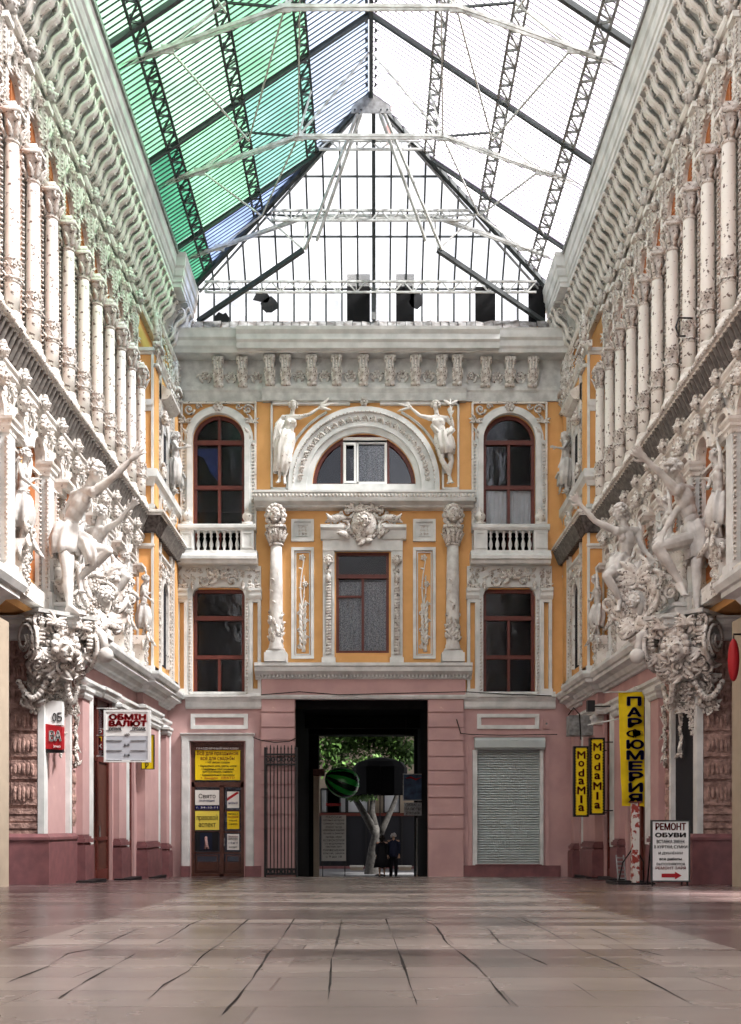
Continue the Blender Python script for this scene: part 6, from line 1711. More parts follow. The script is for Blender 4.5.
def leg(mb, H, K, A, s):
    H, K, A = V(H), V(K), V(A)
    cap_(mb, H, H.lerp(K, .4), .098*s, .092*s); cap_(mb, H.lerp(K, .4), K, .092*s, .062*s)
    back = (H.lerp(A, .5) - K); back = back.normalized()*.018*s if back.length > .02 else V((0, .02*s, 0))
    cap_(mb, K, K.lerp(A, .3) + back, .060*s, .066*s); cap_(mb, K.lerp(A, .3) + back, A, .064*s, .036*s); mb.sph(K, .062*s, 10, 8)
def figure(name, label, cat, J, s, face_dir, female=False, vox=.02, base=None, headdir=None, drapes=(), hands=((0, 0), (0, 0)), m='statue', clip=None, seed=1, long=False, grp=None, up=None, hs=1.25):
    for k in J: J[k] = V(J[k])
    t = thing(name, label, cat, tuple(base if base is not None else J['aA']), 0, grp)
    mb = MB(); torso(mb, J, s, female, face_dir)
    arm(mb, J['sA'], J['eA'], J['wA'], s); arm(mb, J['sB'], J['eB'], J['wB'], s)
    for k, h in (('A', hands[0]), ('B', hands[1])):
        d = h[0] if h[0] else (J['w'+k] - J['e'+k]); nn = h[1] if h[1] else V(face_dir)
        hand(mb, J['w'+k], d, nn, s*hs, 1 if k == 'A' else -1)
    leg(mb, J['hA'], J['kA'], J['aA'], s); leg(mb, J['hB'], J['kB'], J['aB'], s)
    foot(mb, J['aA'], J['tA'], s); foot(mb, J['aB'], J['tB'], s)
    hd = V(headdir) if headdir else V(face_dir)
    u = V(up) if up else (J['head'] - J['neck']).normalized()*.5 + V((0, 0, .5))
    f, w, z = headshape(mb, J['head'], hd, u, s)
    remesh('body', mb, m, t, vox, 2)
    wpart('hair', hairdo(J['head'], f, w, z, s, long, seed), m, t, True)
    for dr in drapes:
        mb = MB(); drape(mb, *dr); wpart('drapery', mb, m, t, True)
    return t

# ---------------------------------------------------------- pedestals of the two groups
for side in (-1, 1):
    nm = SIDE[side]
    t = thing('statue_pedestal', 'balustered stone pedestal with lattice panel behind the large %s pier figure' % nm, 'pedestal', SP(side, .0, 23.4, 6.45))
    mb = MB(); sbox(mb, side, -.6, .62, 22.6, 24.3, 6.45, 6.85); mb.mold(spath(side, [(22.6, -.6), (22.6, .62), (24.3, .62)]), [(0, 6.8), (.05, 6.82), (.05, 6.9), (-.1, 6.94)]); wpart('plinth', mb, 'ledge', t)
    mb = MB(); sbox(mb, side, -.6, .1, 23.0, 24.2, 6.85, 7.7); wpart('core', mb, 'greystone', t)
    for o_ in (-.45, .0, .4):
        mb = MB(); c = SP(side, o_, 22.85, 0); mb.M = Matrix.Translation((c.x, c.y, 0)); mb.lathe([(.14, 6.9), (.16, 6.98), (.10, 7.06), (.19, 7.24), (.2, 7.36), (.12, 7.5), (.16, 7.62), (.16, 7.72)], n=12); wpart('baluster', mb, 'stucco', t, True)
    mb = MB()
    for q in (-.2, .55): mb.M = Matrix.Translation(SP(side, q, 22.8, 0)); scroll(mb, 0, 7.45, .2, .06, PI/2, 1.3, -side); leaf(mb, 0, 6.95, PI/2, .5, .2, .05)
    mb.M = None; wpart('volute', mb, 'carved', t, True)
    mb = MB(); P = spath(side, [(22.75, -.7), (22.75, .35), (24.2, .35)])
    mb.mold(P, [(-.3, 7.7), (.02, 7.7), (.06, 7.76), (.04, 7.86), (.12, 8.2), (.18, 8.26), (.18, 8.34), (.24, 8.4), (.24, 8.5), (-.3, 8.52)]); sbox(mb, side, -.7, .35, 22.75, 24.2, 7.7, 8.51); wpart('lattice_box', mb, 'stucco', t)
    mb = MB()
    for k in range(9):
        x0 = X(side, -.62 + k*.13) - .14; mb.bar((x0, 22.71, 7.84), (x0 + .28, 22.63, 8.18), .024); mb.bar((x0 + .28, 22.71, 7.84), (x0, 22.63, 8.18), .024)
    wpart('lattice', mb, 'carved', t)
    # ---- console under the group
    ang = -side * PI/4
    C0 = V((X(side, .15), 22.55, 0))
    t = thing('carved_bracket', 'huge carved bracket with mask, shells and garlands under the %s sculpture group' % nm, 'bracket', (C0.x, C0.y, 4.2))
    F0 = Matrix.Translation(C0) @ Matrix.Rotation(ang, 4, 'Z')
    mb = MB(); mb.M = F0
    mb.prof([(0, 6.5), (0, 4.5), (.10, 4.5), (.18, 4.9), (.4, 5.3), (.7, 5.65), (.84, 6.0), (.88, 6.3), (.9, 6.4)], -.42, .42); mb.prof([(0, 6.42), (1.1, 6.42), (1.12, 6.5), (0, 6.5)], -.7, .7)
    mb.M = None; sbox(mb, side, -.1, .95, 21.9, 24.2, 6.35, 6.5)
    wpart('body', mb, 'greystone', t)
    mb = MB(); mb.M = F0
    for q in (-1, 1):
        # ribbed shell volutes
        for k in range(12):
            a = -.3 + k*.17; r0 = .46
            mb.tube([(q*.60, -(.5 + .12*math.cos(a)), 5.95 + .12*math.sin(a)), (q*.66, -(.5 + r0*math.cos(a)), 5.95 + r0*math.sin(a)), (q*.50, -(.5 + (r0+.05)*math.cos(a)), 5.95 + (r0+.05)*math.sin(a))], [.025, .055, .03], 5)
        for (rr0, th_, x_) in ((.55, .055, .70), (.40, .045, .74)):
            pts = []
            for k in range(20):
                tt = k/19; a = -PI/2 + tt*1.5*2*PI*.9; r0 = rr0*(1 - .75*tt); pts.append((q*(x_ + .06*tt), -(.6 + r0*math.cos(a)), 5.9 + r0*math.sin(a)))
            mb.tube(pts, [th_*(1 - .5*k/19) for k in range(20)], 6)
        scroll(mb, q*.55, 6.2, .22, .05, PI/2, 1.4, -q, .95); scroll(mb, q*.5, 5.35, .2, .045, -PI/2, 1.4, q, .55); scroll(mb, q*.3, 4.85, .16, .04, -PI/2, 1.3, q, .3)
        acanthus(mb, q*.3, 6.2, .3, .32, 1.05, 7); acanthus(mb, q*.5, 5.7, .3, .35, .8, 7, True); acanthus(mb, q*.35, 5.3, .25, .3, .55, 5, True)
    wpart('shell_volute', mb, 'carved', t, True, 'ribbed shell volutes')
    mb = MB(); mb.M = F0
    arabesque(mb, -.5, .5, 5.95, 6.42, .2, .84, 51 + side); arabesque(mb, -.5, -.2, 5.4, 6.0, .18, .66, 53); arabesque(mb, .2, .5, 5.4, 6.0, .18, .66, 54)
    for k in range(9): rosette(mb, -.6 + .15*k, 6.32 - .12*math.sin(PI*k/8), .085, 1.0, 5)
    wpart('scroll_carving', mb, 'carved', t, True)
    mb = MB(); mb.M = F0; face(mb, 0, 5.72, .56, .74)
    for k in range(14):
        a = 2*PI*k/14 + .2; q = 1 if math.cos(a) > 0 else -1
        scroll(mb, .36*math.cos(a), 5.75 + .38*math.sin(a), .13 + .03*(k % 3), .045, a, 1.3, q, .80 - .08*(k % 2), 5, 10)
    for q in (-1, 1):
        for k in range(4): leaf(mb, q*(.1 + .09*k), 6.12 - .04*k, PI/2 - q*(.3 + .35*k), .34, .13, .92, q*.7, .1); leaf(mb, q*(.08 + .08*k), 5.36 + .03*k, -PI/2 + q*(.2 + .3*k), .34, .13, .72, q*.6, -.2)
    acanthus(mb, 0, 5.3, .35, .4, .62, 7, True); acanthus(mb, 0, 6.1, .35, .35, .95, 7)
    wpart('lion_mask', mb, 'carved', t, True, 'open-mouthed mask with curling mane')
    mb = MB(); mb.M = F0; r8 = random.Random(8)
    for k in range(60):
        a = r8.uniform(-1.1, 1.1); zz = r8.uniform(4.4, 5.6); oo = .15 + max(0, (zz - 4.6))*.7
        if k % 3 == 0: acanthus(mb, a*.45, zz, .18, .22, oo, 5, k % 2 == 0)
        elif k % 3 == 1: scroll(mb, a*.5, zz, .12, .032, r8.uniform(0, 6), 1.3, 1 if k % 2 else -1, oo, 5, 10)
        else: rosette(mb, a*.5, zz, .08, oo, 5)
    for k in range(9): rosette(mb, .0 + .1*math.sin(k*2), 4.5 - k*.07, .12 - k*.006, .12, 5)
    for q in (-1, 1):
        for k in range(12): mb.sph((q*(.25 + .45*k/11), -(.55 - .35*k/11), 5.0 - .35*math.sin(PI*k/11)), .075, 6, 5)
    wpart('leafage', mb, 'carved', t, True)
    # hanging garlands on both faces of the pier
    mb = MB()
    for (o_, yy, z1, n) in ((.36, 22.95, 5.3, 16), (.36, 24.2, 4.9, 14)):
        for k in range(n):
            mb.M = Matrix.Translation(SP(side, o_, yy, 0)) @ Matrix.Rotation(RZ[side], 4, 'Z'); rosette(mb, .06*math.sin(k*1.7), z1 - k*.12, .10, 0, 5)
            if k % 2: leaf(mb, 0, z1 - k*.12, r8.uniform(0, 6.2), .22, .12, .02)
    for k in range(10):
        mb.M = Matrix.Translation((X(side, .05), 22.2, 0)); rosette(mb, .08*math.sin(k*1.4), 5.6 - k*.13, .13, 0.02, 5); leaf(mb, 0, 5.6 - k*.13, r8.uniform(0, 6.2), .3, .16, .04)
    mb.M = None; wpart('garland', mb, 'carved', t, True)
    mb = MB(); b = at(106, 655, 22.3) if side < 0 else at(637, 656, 22.3); mb.sph(b, .17, 14, 10); mb.tube([b + V((0, 0, .1)), b + V((side*.1, .1, .45)), b + V((side*.45, .25, .7))], [.08, .1, .14], 8); wpart('pendant_ball', mb, 'statue', t, True, 'smooth stone ball')
    # cartouche in front of the group
    cc = at(100, 600, 23.2) if side < 0 else at(640, 605, 23.2)
    t = thing('rococo_cartouche', 'pile of carved shells, scrolls and flowers between the figures of the %s group' % nm, 'carving', tuple(cc - V((0, 0, .6))))
    mb = MB(); mb.M = Matrix.Translation((cc.x, cc.y, 0)) @ Matrix.Rotation(ang, 4, 'Z'); z0 = cc.z
    mb.sph((0, 0, z0), (.32, .18, .5), 14, 10); mb.archring(0, z0, .36, .44, .08, .2, 18, 0, 2*PI)
    for q in (-1, 1):
        scroll(mb, q*.42, z0 + .45, .25, .07, PI/2, 1.5, -q, .1); scroll(mb, q*.5, z0 - .1, .22, .06, 0, 1.4, q, .1); scroll(mb, q*.3, z0 - .55, .2, .06, -PI/2, 1.4, q, .1); scroll(mb, q*.8, z0 + .15, .2, .06, 0, 1.4, q, 0)
        for k in range(5): leaf(mb, q*.25, z0 - .3 + k*.2, PI/2 - q*(1.2 - k*.2), .6, .2, .12, q*.6, .1)
    for k in range(18):
        rosette(mb, r8.uniform(-.8, .8), z0 + r8.uniform(-.7, .7), r8.uniform(.07, .12), .18, 5)
    acanthus(mb, 0, z0 + .5, .7, .6, .1, 7); acanthus(mb, 0, z0 - .4, .8, .5, .15, 7, True)
    wpart('scrolls', mb, 'carved', t, True)
    mb = MB(); mb.M = Matrix.Translation((cc.x, cc.y, 0)) @ Matrix.Rotation(ang, 4, 'Z'); mb.sph((0, -.12, z0), (.2, .14, .34), 12, 10); face(mb, 0, z0 + .05, .3, .2); wpart('boss', mb, 'statue', t, True)

# ---------------------------------------------------------- left group
def dr(*pts): return pts
J = dict(pelvis=at(70,540,22.25), waist=at(70,523,22.25), chest=at(80,503,22.20), neck=at(89,487,22.15), head=at(96,472,22.00),
    sA=at(94,492,21.80), eA=at(115,476,21.65), wA=at(131,459,21.60), sB=at(75,496,22.55), eB=at(66,512,22.80), wB=at(72,528,22.70),
    hA=at(66,545,22.10), kA=at(68,577,21.90), aA=at(69.5,606,21.85), tA=at(86,615,21.65), hB=at(77,546,22.40), kB=at(108,551,22.05), aB=at(80,578,22.20), tB=at(82,592,22.00))
c = lambda x, y, Y: at(x, y, Y)
figure('statue', 'stone male figure in short drapery on the left pier, arm flung up', 'statue', J, 1.85, (.55, -.8, .1), False, .017, at(72, 612, 22.4), (.8, -.3, .5),
   drapes=(([c(69,524,22.25), c(68,532,22.25), c(67,541,22.20), c(66,551,22.15), c(66,557,22.12)], [(.27,.24), (.33,.29), (.37,.31), (.33,.30), (.30,.27)], 8, .10),
           ([c(76,538,22.30), c(88,545,22.15), c(93,556,22.10), c(93,566,22.10)], [(.20,.22), (.20,.20), (.17,.16), (.15,.13)], 6, .16)), seed=2)
J = dict(pelvis=at(100,562,23.9), waist=at(98,549,23.95), chest=at(97,537,23.95), neck=at(99,525,23.9), head=at(101,513,23.8),
    sA=at(105,530,23.7), eA=at(119,521,23.5), wA=at(129,509,23.4), sB=at(90,531,24.2), eB=at(87,545,24.3), wB=at(94,554,24.1),
    hA=at(105,565,23.7), kA=at(127,577,23.3), aA=at(113,600,23.4), tA=at(119,608,23.2), hB=at(97,566,24.0), kB=at(114,584,23.6), aB=at(103,602,23.7), tB=at(108,611,23.5))
figure('statue', 'stone woman seated beside the left striding figure, reaching one arm forward', 'statue', J, 1.5, (.75, -.65, .1), True, .017, at(104, 606, 23.7), (.9, -.3, .1),
   drapes=(([c(99,556,23.9), c(104,563,23.75), c(112,570,23.6), c(117,580,23.55), c(117,590,23.55)], [(.24,.22), (.27,.26), (.26,.25), (.2,.2), (.17,.16)], 7, .16),), seed=3, long=True)
# ---------------------------------------------------------- right group
J = dict(pelvis=at(695,535,22.18), waist=at(691,519,22.18), chest=at(685,500,22.13), neck=at(679,484,22.08), head=at(673,470,21.98),
    sA=at(676,490,21.73), eA=at(661,474,21.58), wA=at(646,460,21.48), sB=at(692,490,22.58), eB=at(673,516,21.88), wB=at(664,531,21.78),
    hA=at(688,540,22.03), kA=at(657,548,21.68), aA=at(680,582,21.78), tA=at(687,596,21.63), hB=at(701,541,22.28), kB=at(696,569,21.88), aB=at(696.5,601,21.83), tB=at(697.5,611,21.58))
figure('statue', 'stone half-seated male figure on the right pier, arm stretched up to the left', 'statue', J, 1.9, (-.7, -.6, .1), False, .017, at(697, 612, 22.3), (-.7, .2, .6),
   drapes=(([c(692,523,22.18), c(695,532,22.18), c(699,541,22.18), c(700,552,22.13), c(699,562,22.08)], [(.28,.25), (.35,.31), (.40,.36), (.33,.32), (.27,.27)], 8, .12),
           ([c(699,531,22.23), c(710,540,22.28), c(718,549,22.38)], [(.16,.16), (.18,.12), (.10,.06)], 5, .2)), seed=4)
J = dict(pelvis=at(621,567,23.8), waist=at(625,553,23.85), chest=at(627,540,23.85), neck=at(624,526,23.8), head=at(620,512,23.7),
    sA=at(616,531,23.5), eA=at(595,521,23.4), wA=at(581,505,23.3), sB=at(636,531,24.1), eB=at(641,545,24.0), wB=at(648,555,23.9),
    hA=at(616,570,23.6), kA=at(606,576,23.1), aA=at(620,600,23.3), tA=at(617,611,23.1), hB=at(626,572,23.9), kB=at(618,588,23.4), aB=at(630,604,23.6), tB=at(626,613,23.4))
figure('statue', 'stone woman beside the right seated figure, bare-shouldered, arm stretched to the left', 'statue', J, 1.6, (-.6, -.8, .05), True, .017, at(622, 606, 23.7), (-.9, -.4, .1),
   drapes=(([c(623,560,23.85), c(618,567,23.7), c(616,575,23.6), c(622,586,23.55)], [(.24,.22), (.28,.27), (.26,.25), (.2,.2)], 7, .16),), seed=5, long=True)

# ---------------------------------------------------------- herms of the middle storey (one mesh, repeated)
hj = dict(pelvis=(0,-.38,8.55), waist=(0,-.38,8.8), chest=(.02,-.4,9.12), neck=(0,-.42,9.38), head=(-.02,-.46,9.58), sA=(-.24,-.42,9.26), eA=(-.3,-.5,9.0), wA=(-.08,-.62,8.92),
    sB=(.24,-.42,9.26), eB=(.30,-.46,9.55), wB=(.10,-.44,9.78), hA=(-.1,-.38,8.5), kA=(-.12,-.5,8.2), aA=(-.08,-.4,7.9), tA=(-.1,-.52,7.8), hB=(.1,-.38,8.5), kB=(.12,-.48,8.2), aB=(.10,-.38,7.9), tB=(.12,-.5,7.8))
herm = figure('herm_statue', '', 'statue', hj, 1.12, (-.2, -1, 0), False, .024, (0, 0, 7.0), (-.3, -1, -.2), drapes=(([(0,-.36,8.78), (0,-.38,8.6), (0,-.38,8.4), (0,-.38,8.2), (.02,-.38,8.05)], [(.18,.15), (.24,.2), (.28,.24), (.26,.22), (.2,.16)], 7, .2),), seed=6)
mb = MB(); mb.slab(-.2, .2, 6.66, 7.5, .0, .45); mb.prof([(0, 7.5), (.4, 7.5), (.5, 7.62), (.55, 7.72), (.55, 7.78), (0, 7.78)], -.26, .26); wpart('socle', mb, 'stucco', herm)
mb = MB()
for q in (-1, 1):
    scroll(mb, q*.2, 7.5, .2, .06, 0, 1.4, q, .4); scroll(mb, q*.16, 8.05, .17, .05, 0, 1.3, -q, .5); leaf(mb, q*.1, 7.9, -PI/2 + q*.5, .5, .2, .5, q*.3)
    leaf(mb, q*.2, 8.9, PI/2 - q*.4, .6, .14, .3, -q*.4)
for k in range(10): rosette(mb, .16*math.sin(k*2.1), 7.6 - k*.09, .09, .46, 5)
wpart('scroll_base', mb, 'carved', herm, True)
mb = MB(); mb.slab(-.2, .2, 9.7, 9.84, 0, .2); mb.mold([(-.2, 0), (-.2, -.3), (.2, -.3), (.2, 0)], [(-.18, 9.84), (.02, 9.84), (.05, 9.9), (.1, 9.95), (.1, 10.02), (-.18, 10.04)]); wpart('impost', mb, 'stucco', herm)
first = True
for side in (-1, 1):
    for i, y in enumerate(COLY):
        if i % 2 or y < 21: continue
        nm = SIDE[side]; loc = SP(side, 0, y, 7.0) if i > 2 else SP(side, -.14, 20.85, 7.0)
        lab = 'small stone figure on a scrolled socle, %s wall middle storey, %s from the far end' % (nm, ORD[(10 - i)//2])
        if first: herm.location = loc; herm.rotation_euler.z = RZ[side]; herm['label'] = lab; herm['group'] = 'herm statues of the %s wall' % nm; first = False
        else: dup(herm, loc, RZ[side], lab, 'herm statues of the %s wall' % nm)

# ---------------------------------------------------------- relief figures beside the great arch
def rf(x, y, o): return V((qx(x), 36 - o, qz(y)))
J = dict(pelvis=rf(286,446,.26), waist=rf(288,438,.28), chest=rf(291,427,.3), neck=rf(293,417,.32), head=rf(294,410,.36), sA=rf(284,421,.3), eA=rf(277,428,.32), wA=rf(281,438,.4),
    sB=rf(300,421,.34), eB=rf(310,419,.4), wB=rf(319,413,.4), hA=rf(282,449,.26), kA=rf(282,466,.34), aA=rf(280,481,.26), tA=rf(278,486,.4), hB=rf(290,449,.26), kB=rf(290,465,.36), aB=rf(285,480,.3), tB=rf(286,487,.4))
figure('relief_statue', 'white relief figure in long drapery left of the big arch, arm held out', 'statue', J, 1.45, (.3, -1, 0), True, .024, rf(283, 489, .1), (.5, -1, -.1),
   drapes=(([rf(288,434,.26), rf(286,443,.26), rf(284,452,.28), rf(283,464,.28), rf(281,476,.26)], [(.26,.2), (.34,.24), (.33,.26), (.28,.24), (.24,.2)], 9, .14), ([rf(283,424,.26), rf(279,432,.28), rf(277,444,.28), rf(276,452,.28)], [(.14,.14), (.17,.14), (.15,.12), (.1,.1)], 5, .2)), seed=7, m='stucco')
mb = MB(); mb.M = T36
for a in (-.5, 0, .5): leaf(mb, qx(320), qz(411), a, .45, .12, .4, .2, 0)
leaf(mb, qx(322), qz(409), .1, .6, .07, .35, 0, 0); mb.tube([(qx(276), -.3, qz(470)), (qx(276), -.3, qz(430))], .03, 6); o = build('relief_attribute', mb, 'stucco', None, True); tag(o, 'carved sprig and staff held by the relief figure left of the big arch', 'carving')
J = dict(pelvis=rf(443,447,.26), waist=rf(441,438,.28), chest=rf(438,427,.3), neck=rf(436,418,.32), head=rf(435,410,.36), sA=rf(429,422,.34), eA=rf(419,420,.4), wA=rf(411,413,.4),
    sB=rf(446,422,.3), eB=rf(452,430,.34), wB=rf(450,420,.4), hA=rf(440,449,.28), kA=rf(441,464,.38), aA=rf(449,479,.3), tA=rf(447,487,.4), hB=rf(447,450,.24), kB=rf(451,464,.3), aB=rf(449,478,.24), tB=rf(452,486,.36))
figure('relief_statue', 'white relief youth with winged staff right of the big arch', 'statue', J, 1.5, (-.3, -1, 0), False, .024, rf(448, 489, .1), (-.5, -1, -.1),
   drapes=(([rf(441,434,.26), rf(443,442,.26), rf(445,450,.28), rf(446,458,.28)], [(.26,.2), (.33,.24), (.33,.26), (.26,.24)], 8, .16), ([rf(432,428,.3), rf(437,436,.34), rf(446,440,.36), rf(452,432,.34)], [(.10,.1), (.12,.1), (.12,.1), (.1,.08)], 5, .2)), seed=8, m='stucco')
mb = MB(); mb.M = T36; mb.tube([(qx(449.5), -.42, qz(428)), (qx(449.5), -.42, qz(404))], .025, 6)
for q in (-1, 1): leaf(mb, qx(449.5), qz(410), PI/2 - q*1.0, .3, .14, .42, 0, 0); leaf(mb, qx(410), qz(412), PI - .3*q, .5, .1, .38, 0, 0)
for k in range(7): mb.sph((qx(449.5) + .06*math.sin(k*1.6), -.45, qz(426) + k*.1), .03, 6, 4)
o = build('relief_attribute', mb, 'stucco', None, True); tag(o, 'carved winged staff held by the relief youth right of the big arch', 'carving')

# ---------------------------------------------------------- small statues in the end pavilions
for side in (-1, 1):
    b = SP(side, .72, 34.4, 13.3); nm = SIDE[side]
    f_ = V((-side, -.6, 0))
    def q_(dx, dy, dz): return b + V((-side*dx, dy, dz))
    J = dict(pelvis=q_(.05,0,.95), waist=q_(.05,0,1.2), chest=q_(.07,0,1.5), neck=q_(.08,0,1.75), head=q_(.12,-.03,1.95), sA=q_(.08,-.24,1.65), eA=q_(.22,-.34,1.4), wA=q_(.46,-.38,1.42), sB=q_(.08,.24,1.65), eB=q_(.12,.32,1.35), wB=q_(.2,.25,1.12),
        hA=q_(.05,-.1,.9), kA=q_(.12,-.12,.5), aA=q_(.05,-.12,.1), tA=q_(.2,-.14,.03), hB=q_(.05,.1,.9), kB=q_(.08,.14,.5), aB=q_(.03,.12,.1), tB=q_(.18,.14,.03))
    figure('niche_statue', 'small draped stone figure high on the %s end pavilion beside the arched window' % nm, 'statue', J, 1.12, f_, True, .028, tuple(b), None, drapes=(([q_(.05,0,1.15), q_(.05,0,.9), q_(.06,0,.6), q_(.06,0,.25)], [(.18,.2), (.22,.26), (.2,.24), (.17,.2)], 8, .16),), seed=9)

# ============================================================ PEOPLE
def person(label, x, y, s, H, coat, hair, female):
    z = zs_(y) 
    k = H/1.75
    def q(dx, dy, dz): return V((x + dx*k, y + dy*k, z + dz*k))
    J = dict(pelvis=q(0,0,.95), waist=q(0,0,1.1), chest=q(0,0,1.32), neck=q(0,0,1.49), head=q(0,-.01,1.63), sA=q(-.19,0,1.42), eA=q(-.24,.02,1.14), wA=q(-.22,-.06,.90), sB=q(.19,0,1.42), eB=q(.24,.02,1.14), wB=q(.22,-.06,.90),
        hA=q(-.09,0,.93), kA=q(-.10,-.03,.50), aA=q(-.10,.02,.09), tA=q(-.12,.20,.03), hB=q(.09,0,.93), kB=q(.10,.06,.50), aB=q(.10,.14,.10), tB=q(.11,.32,.04))
    for kk in J: J[kk] = V(J[kk])
    t = thing('person', label, 'person', (x, y, z))
    mb = MB(); torso(mb, J, k*.95, female, (0, 1, 0)); arm(mb, J['sA'], J['eA'], J['wA'], k*.9); arm(mb, J['sB'], J['eB'], J['wB'], k*.9)
    for s_ in 'AB': hand(mb, J['w'+s_], J['w'+s_] - J['e'+s_], (0, -1, 0), k, 1 if s_ == 'A' else -1)
    for s_ in 'AB': leg(mb, J['h'+s_], J['k'+s_], J['a'+s_], k*.9); foot(mb, J['a'+s_], J['t'+s_], k)
    f, w, zz = headshape(mb, J['head'], (0, 1, 0), (0, 0, 1), k)
    remesh('body', mb, 'skin', t, .012, 2)
    mb = MB()                                       # jacket / dress
    if female: rings = [(1.46, .10, .08), (1.42, .20, .12), (1.30, .22, .14), (1.1, .19, .14), (.95, .24, .17), (.7, .30, .22), (.42, .34, .25)]
    else: rings = [(1.48, .09, .08), (1.43, .21, .12), (1.30, .22, .14), (1.1, .21, .14), (.95, .22, .15), (.82, .23, .16)]
    drape(mb, [q(0, .0, r_[0]) for r_ in rings], [(r_[1]*k, r_[2]*k) for r_ in rings], 5, .04, 28); wpart('coat', mb, coat, t, True)
    for s_ in 'AB':
        mb = MB(); mb.tube([J['s'+s_], J['s'+s_].lerp(J['e'+s_], .5), J['e'+s_], J['e'+s_].lerp(J['w'+s_], .85)], [.075*k, .066*k, .058*k, .045*k], 10); wpart('sleeve', mb, coat, t, True)
    if not female:
        for s_ in 'AB':
            mb = MB(); mb.tube([J['h'+s_], J['h'+s_].lerp(J['k'+s_], .5), J['k'+s_], J['a'+s_]], [.11*k, .10*k, .08*k, .065*k], 10); wpart('trouser_leg', mb, 'darkcloth', t, True)
    for s_ in 'AB':
        mb = MB(); a, b_ = J['a'+s_], J['t'+s_]; cap_(mb, a + V((0, -.03, -.04)), b_ + V((0, 0, .02)), .048*k, .042*k); wpart('shoe', mb, 'darkcloth', t, True)
    wpart('hair', hairdo(J['head'], f, w, zz, k, female, 3), hair, t, True)
    return t
p = at(382, 877, 39.6); person('person in a long black coat with dark hair walking in the passage', p.x, 39.6, 1, 1.66, 'darkcloth', 'darkhair', True)
p = at(393.5, 877, 39.9); person('grey-haired person in a dark blue jacket and trousers walking in the passage', p.x, 39.9, 1, 1.76, 'navycloth', 'greyhair', False)
# ============================================================ SIGNS
RT = (PI/2, 0, 0)
def board(name, label, cat, x0, x1, z0, z1, Y, th, m, fm=None, fw=.04):
    t = thing(name, label, cat, ((x0+x1)/2, Y, z0))
    mb = MB(); mb.box(x0, x1, Y, Y + th, z0, z1); wpart('board', mb, m, t)
    if fm:
        mb = MB(); mb.M = Matrix.Translation((0, Y, 0)); frame_rect(mb, x0 - fw*.5, x1 + fw*.5, z0 - fw*.5, z1 + fw*.5, fw, -th - .01, .02); wpart('frame', mb, fm, t)
    return t
def rod(mb, a, b, r=.015): mb.tube([a, b], r, 6)
# exchange sign (left, hanging)
Y = 26.4; a = at(105, 761, Y); b = at(149, 711, Y)
t = board('hanging_sign', 'large grey-framed currency exchange sign with red heading hanging from the left wall', 'sign', a.x, b.x, a.z, b.z, Y, .12, 'greypaint', 'whitepaint', .06)
xc = (a.x + b.x)/2; px = Y/1000
mb = MB(); mb.box(a.x + .02, b.x - .02, Y - .004, Y, at(0, 736, Y).z, b.z - .02); wpart('header', mb, 'whitepaint', t, label='paler upper part of the sign')
text('ОБМІН', (xc + .02, Y - .012, at(0, 717, Y).z), .2, 'redpaint', t, width=36*px, height=5.4*px, bold=.02)
text('ВАЛЮТ', (xc + .02, Y - .012, at(0, 723.5, Y).z), .2, 'redpaint', t, width=37*px, height=5.4*px, bold=.02)
text('КУПІВЛЯ', (at(115, 0, Y).x, Y - .012, at(0, 729, Y).z), .1, 'blackpaint', t, width=12*px, bold=.002); text('ПРОДАЖ', (at(139, 0, Y).x, Y - .012, at(0, 729, Y).z), .1, 'blackpaint', t, width=13*px, bold=.002)
for i, s in enumerate(('USD', 'EUR', 'RUB')): text(s, (xc, Y - .012, at(0, 734.8 + 10.2*i, Y).z), .09, 'blackpaint', t, width=5.5*px)
for i in range(4):
    zz = at(0, 730.5 + 10*i, Y).z
    for c0_, c1_ in ((106.5, 122), (130.5, 146)):
        mb = MB(); mb.box(at(c0_, 0, Y).x, at(c1_, 0, Y).x, Y - .02, Y, zz - .01, zz + .01); wpart('slot_rail', mb, 'steel', t)
mb = MB()
for py in (708, 756, 735): rod(mb, V((a.x + .3, Y + .08, at(0, py, Y).z)), V((-7.25, Y + .08, at(0, py, Y).z)))
wpart('bracket_rod', mb, 'whitesteel', t)
# red and white exchange sign on the pier
Y = 22.35; a = at(45, 750, Y); b = at(62.5, 703, Y)
t = thing('exchange_sign', 'white and red exchange sign fixed at an angle on the left rusticated pier', 'sign', (a.x, Y, a.z))
q = at(0, 725, Y).z; x0, x1 = -7.20, -6.93
yy0, yy1 = 22.95, 23.4
mb = MB(); mb.box(a.x, b.x, Y, Y + .14, q, b.z); mb.poly([(a.x + .03, Y, b.z), (b.x, Y, b.z), (b.x, Y, b.z + .03), (a.x + .16, Y, b.z + .06)], (0, .14, 0)); wpart('white_panel', mb, 'whitepaint', t)
mb = MB(); mb.poly([(a.x, Y - .02, a.z + .03), (b.x, Y - .02, a.z), (b.x, Y - .02, q - .04), (a.x, Y - .02, q + .03)], (0, .16, 0)); wpart('red_panel', mb, 'redpaint', t)
mb = MB(); mb.box(a.x, b.x, Y, Y + .12, a.z - .06, a.z + .02); wpart('shadow_box', mb, 'iron', t)
px = Y/1000
text('0Б', (at(57.5, 0, Y).x, Y - .01, at(0, 717, Y).z), .2, 'blackpaint', t, width=9.5*px, height=9*px); text('ВА', (at(55.5, 0, Y).x, Y - .035, at(0, 736, Y).z), .2, 'whitepaint', t, width=11.5*px, height=10*px, bold=.01); text('24 часа', (at(57.5, 0, Y).x, Y - .035, at(0, 746.5, Y).z), .08, 'whitepaint', t, width=7*px)
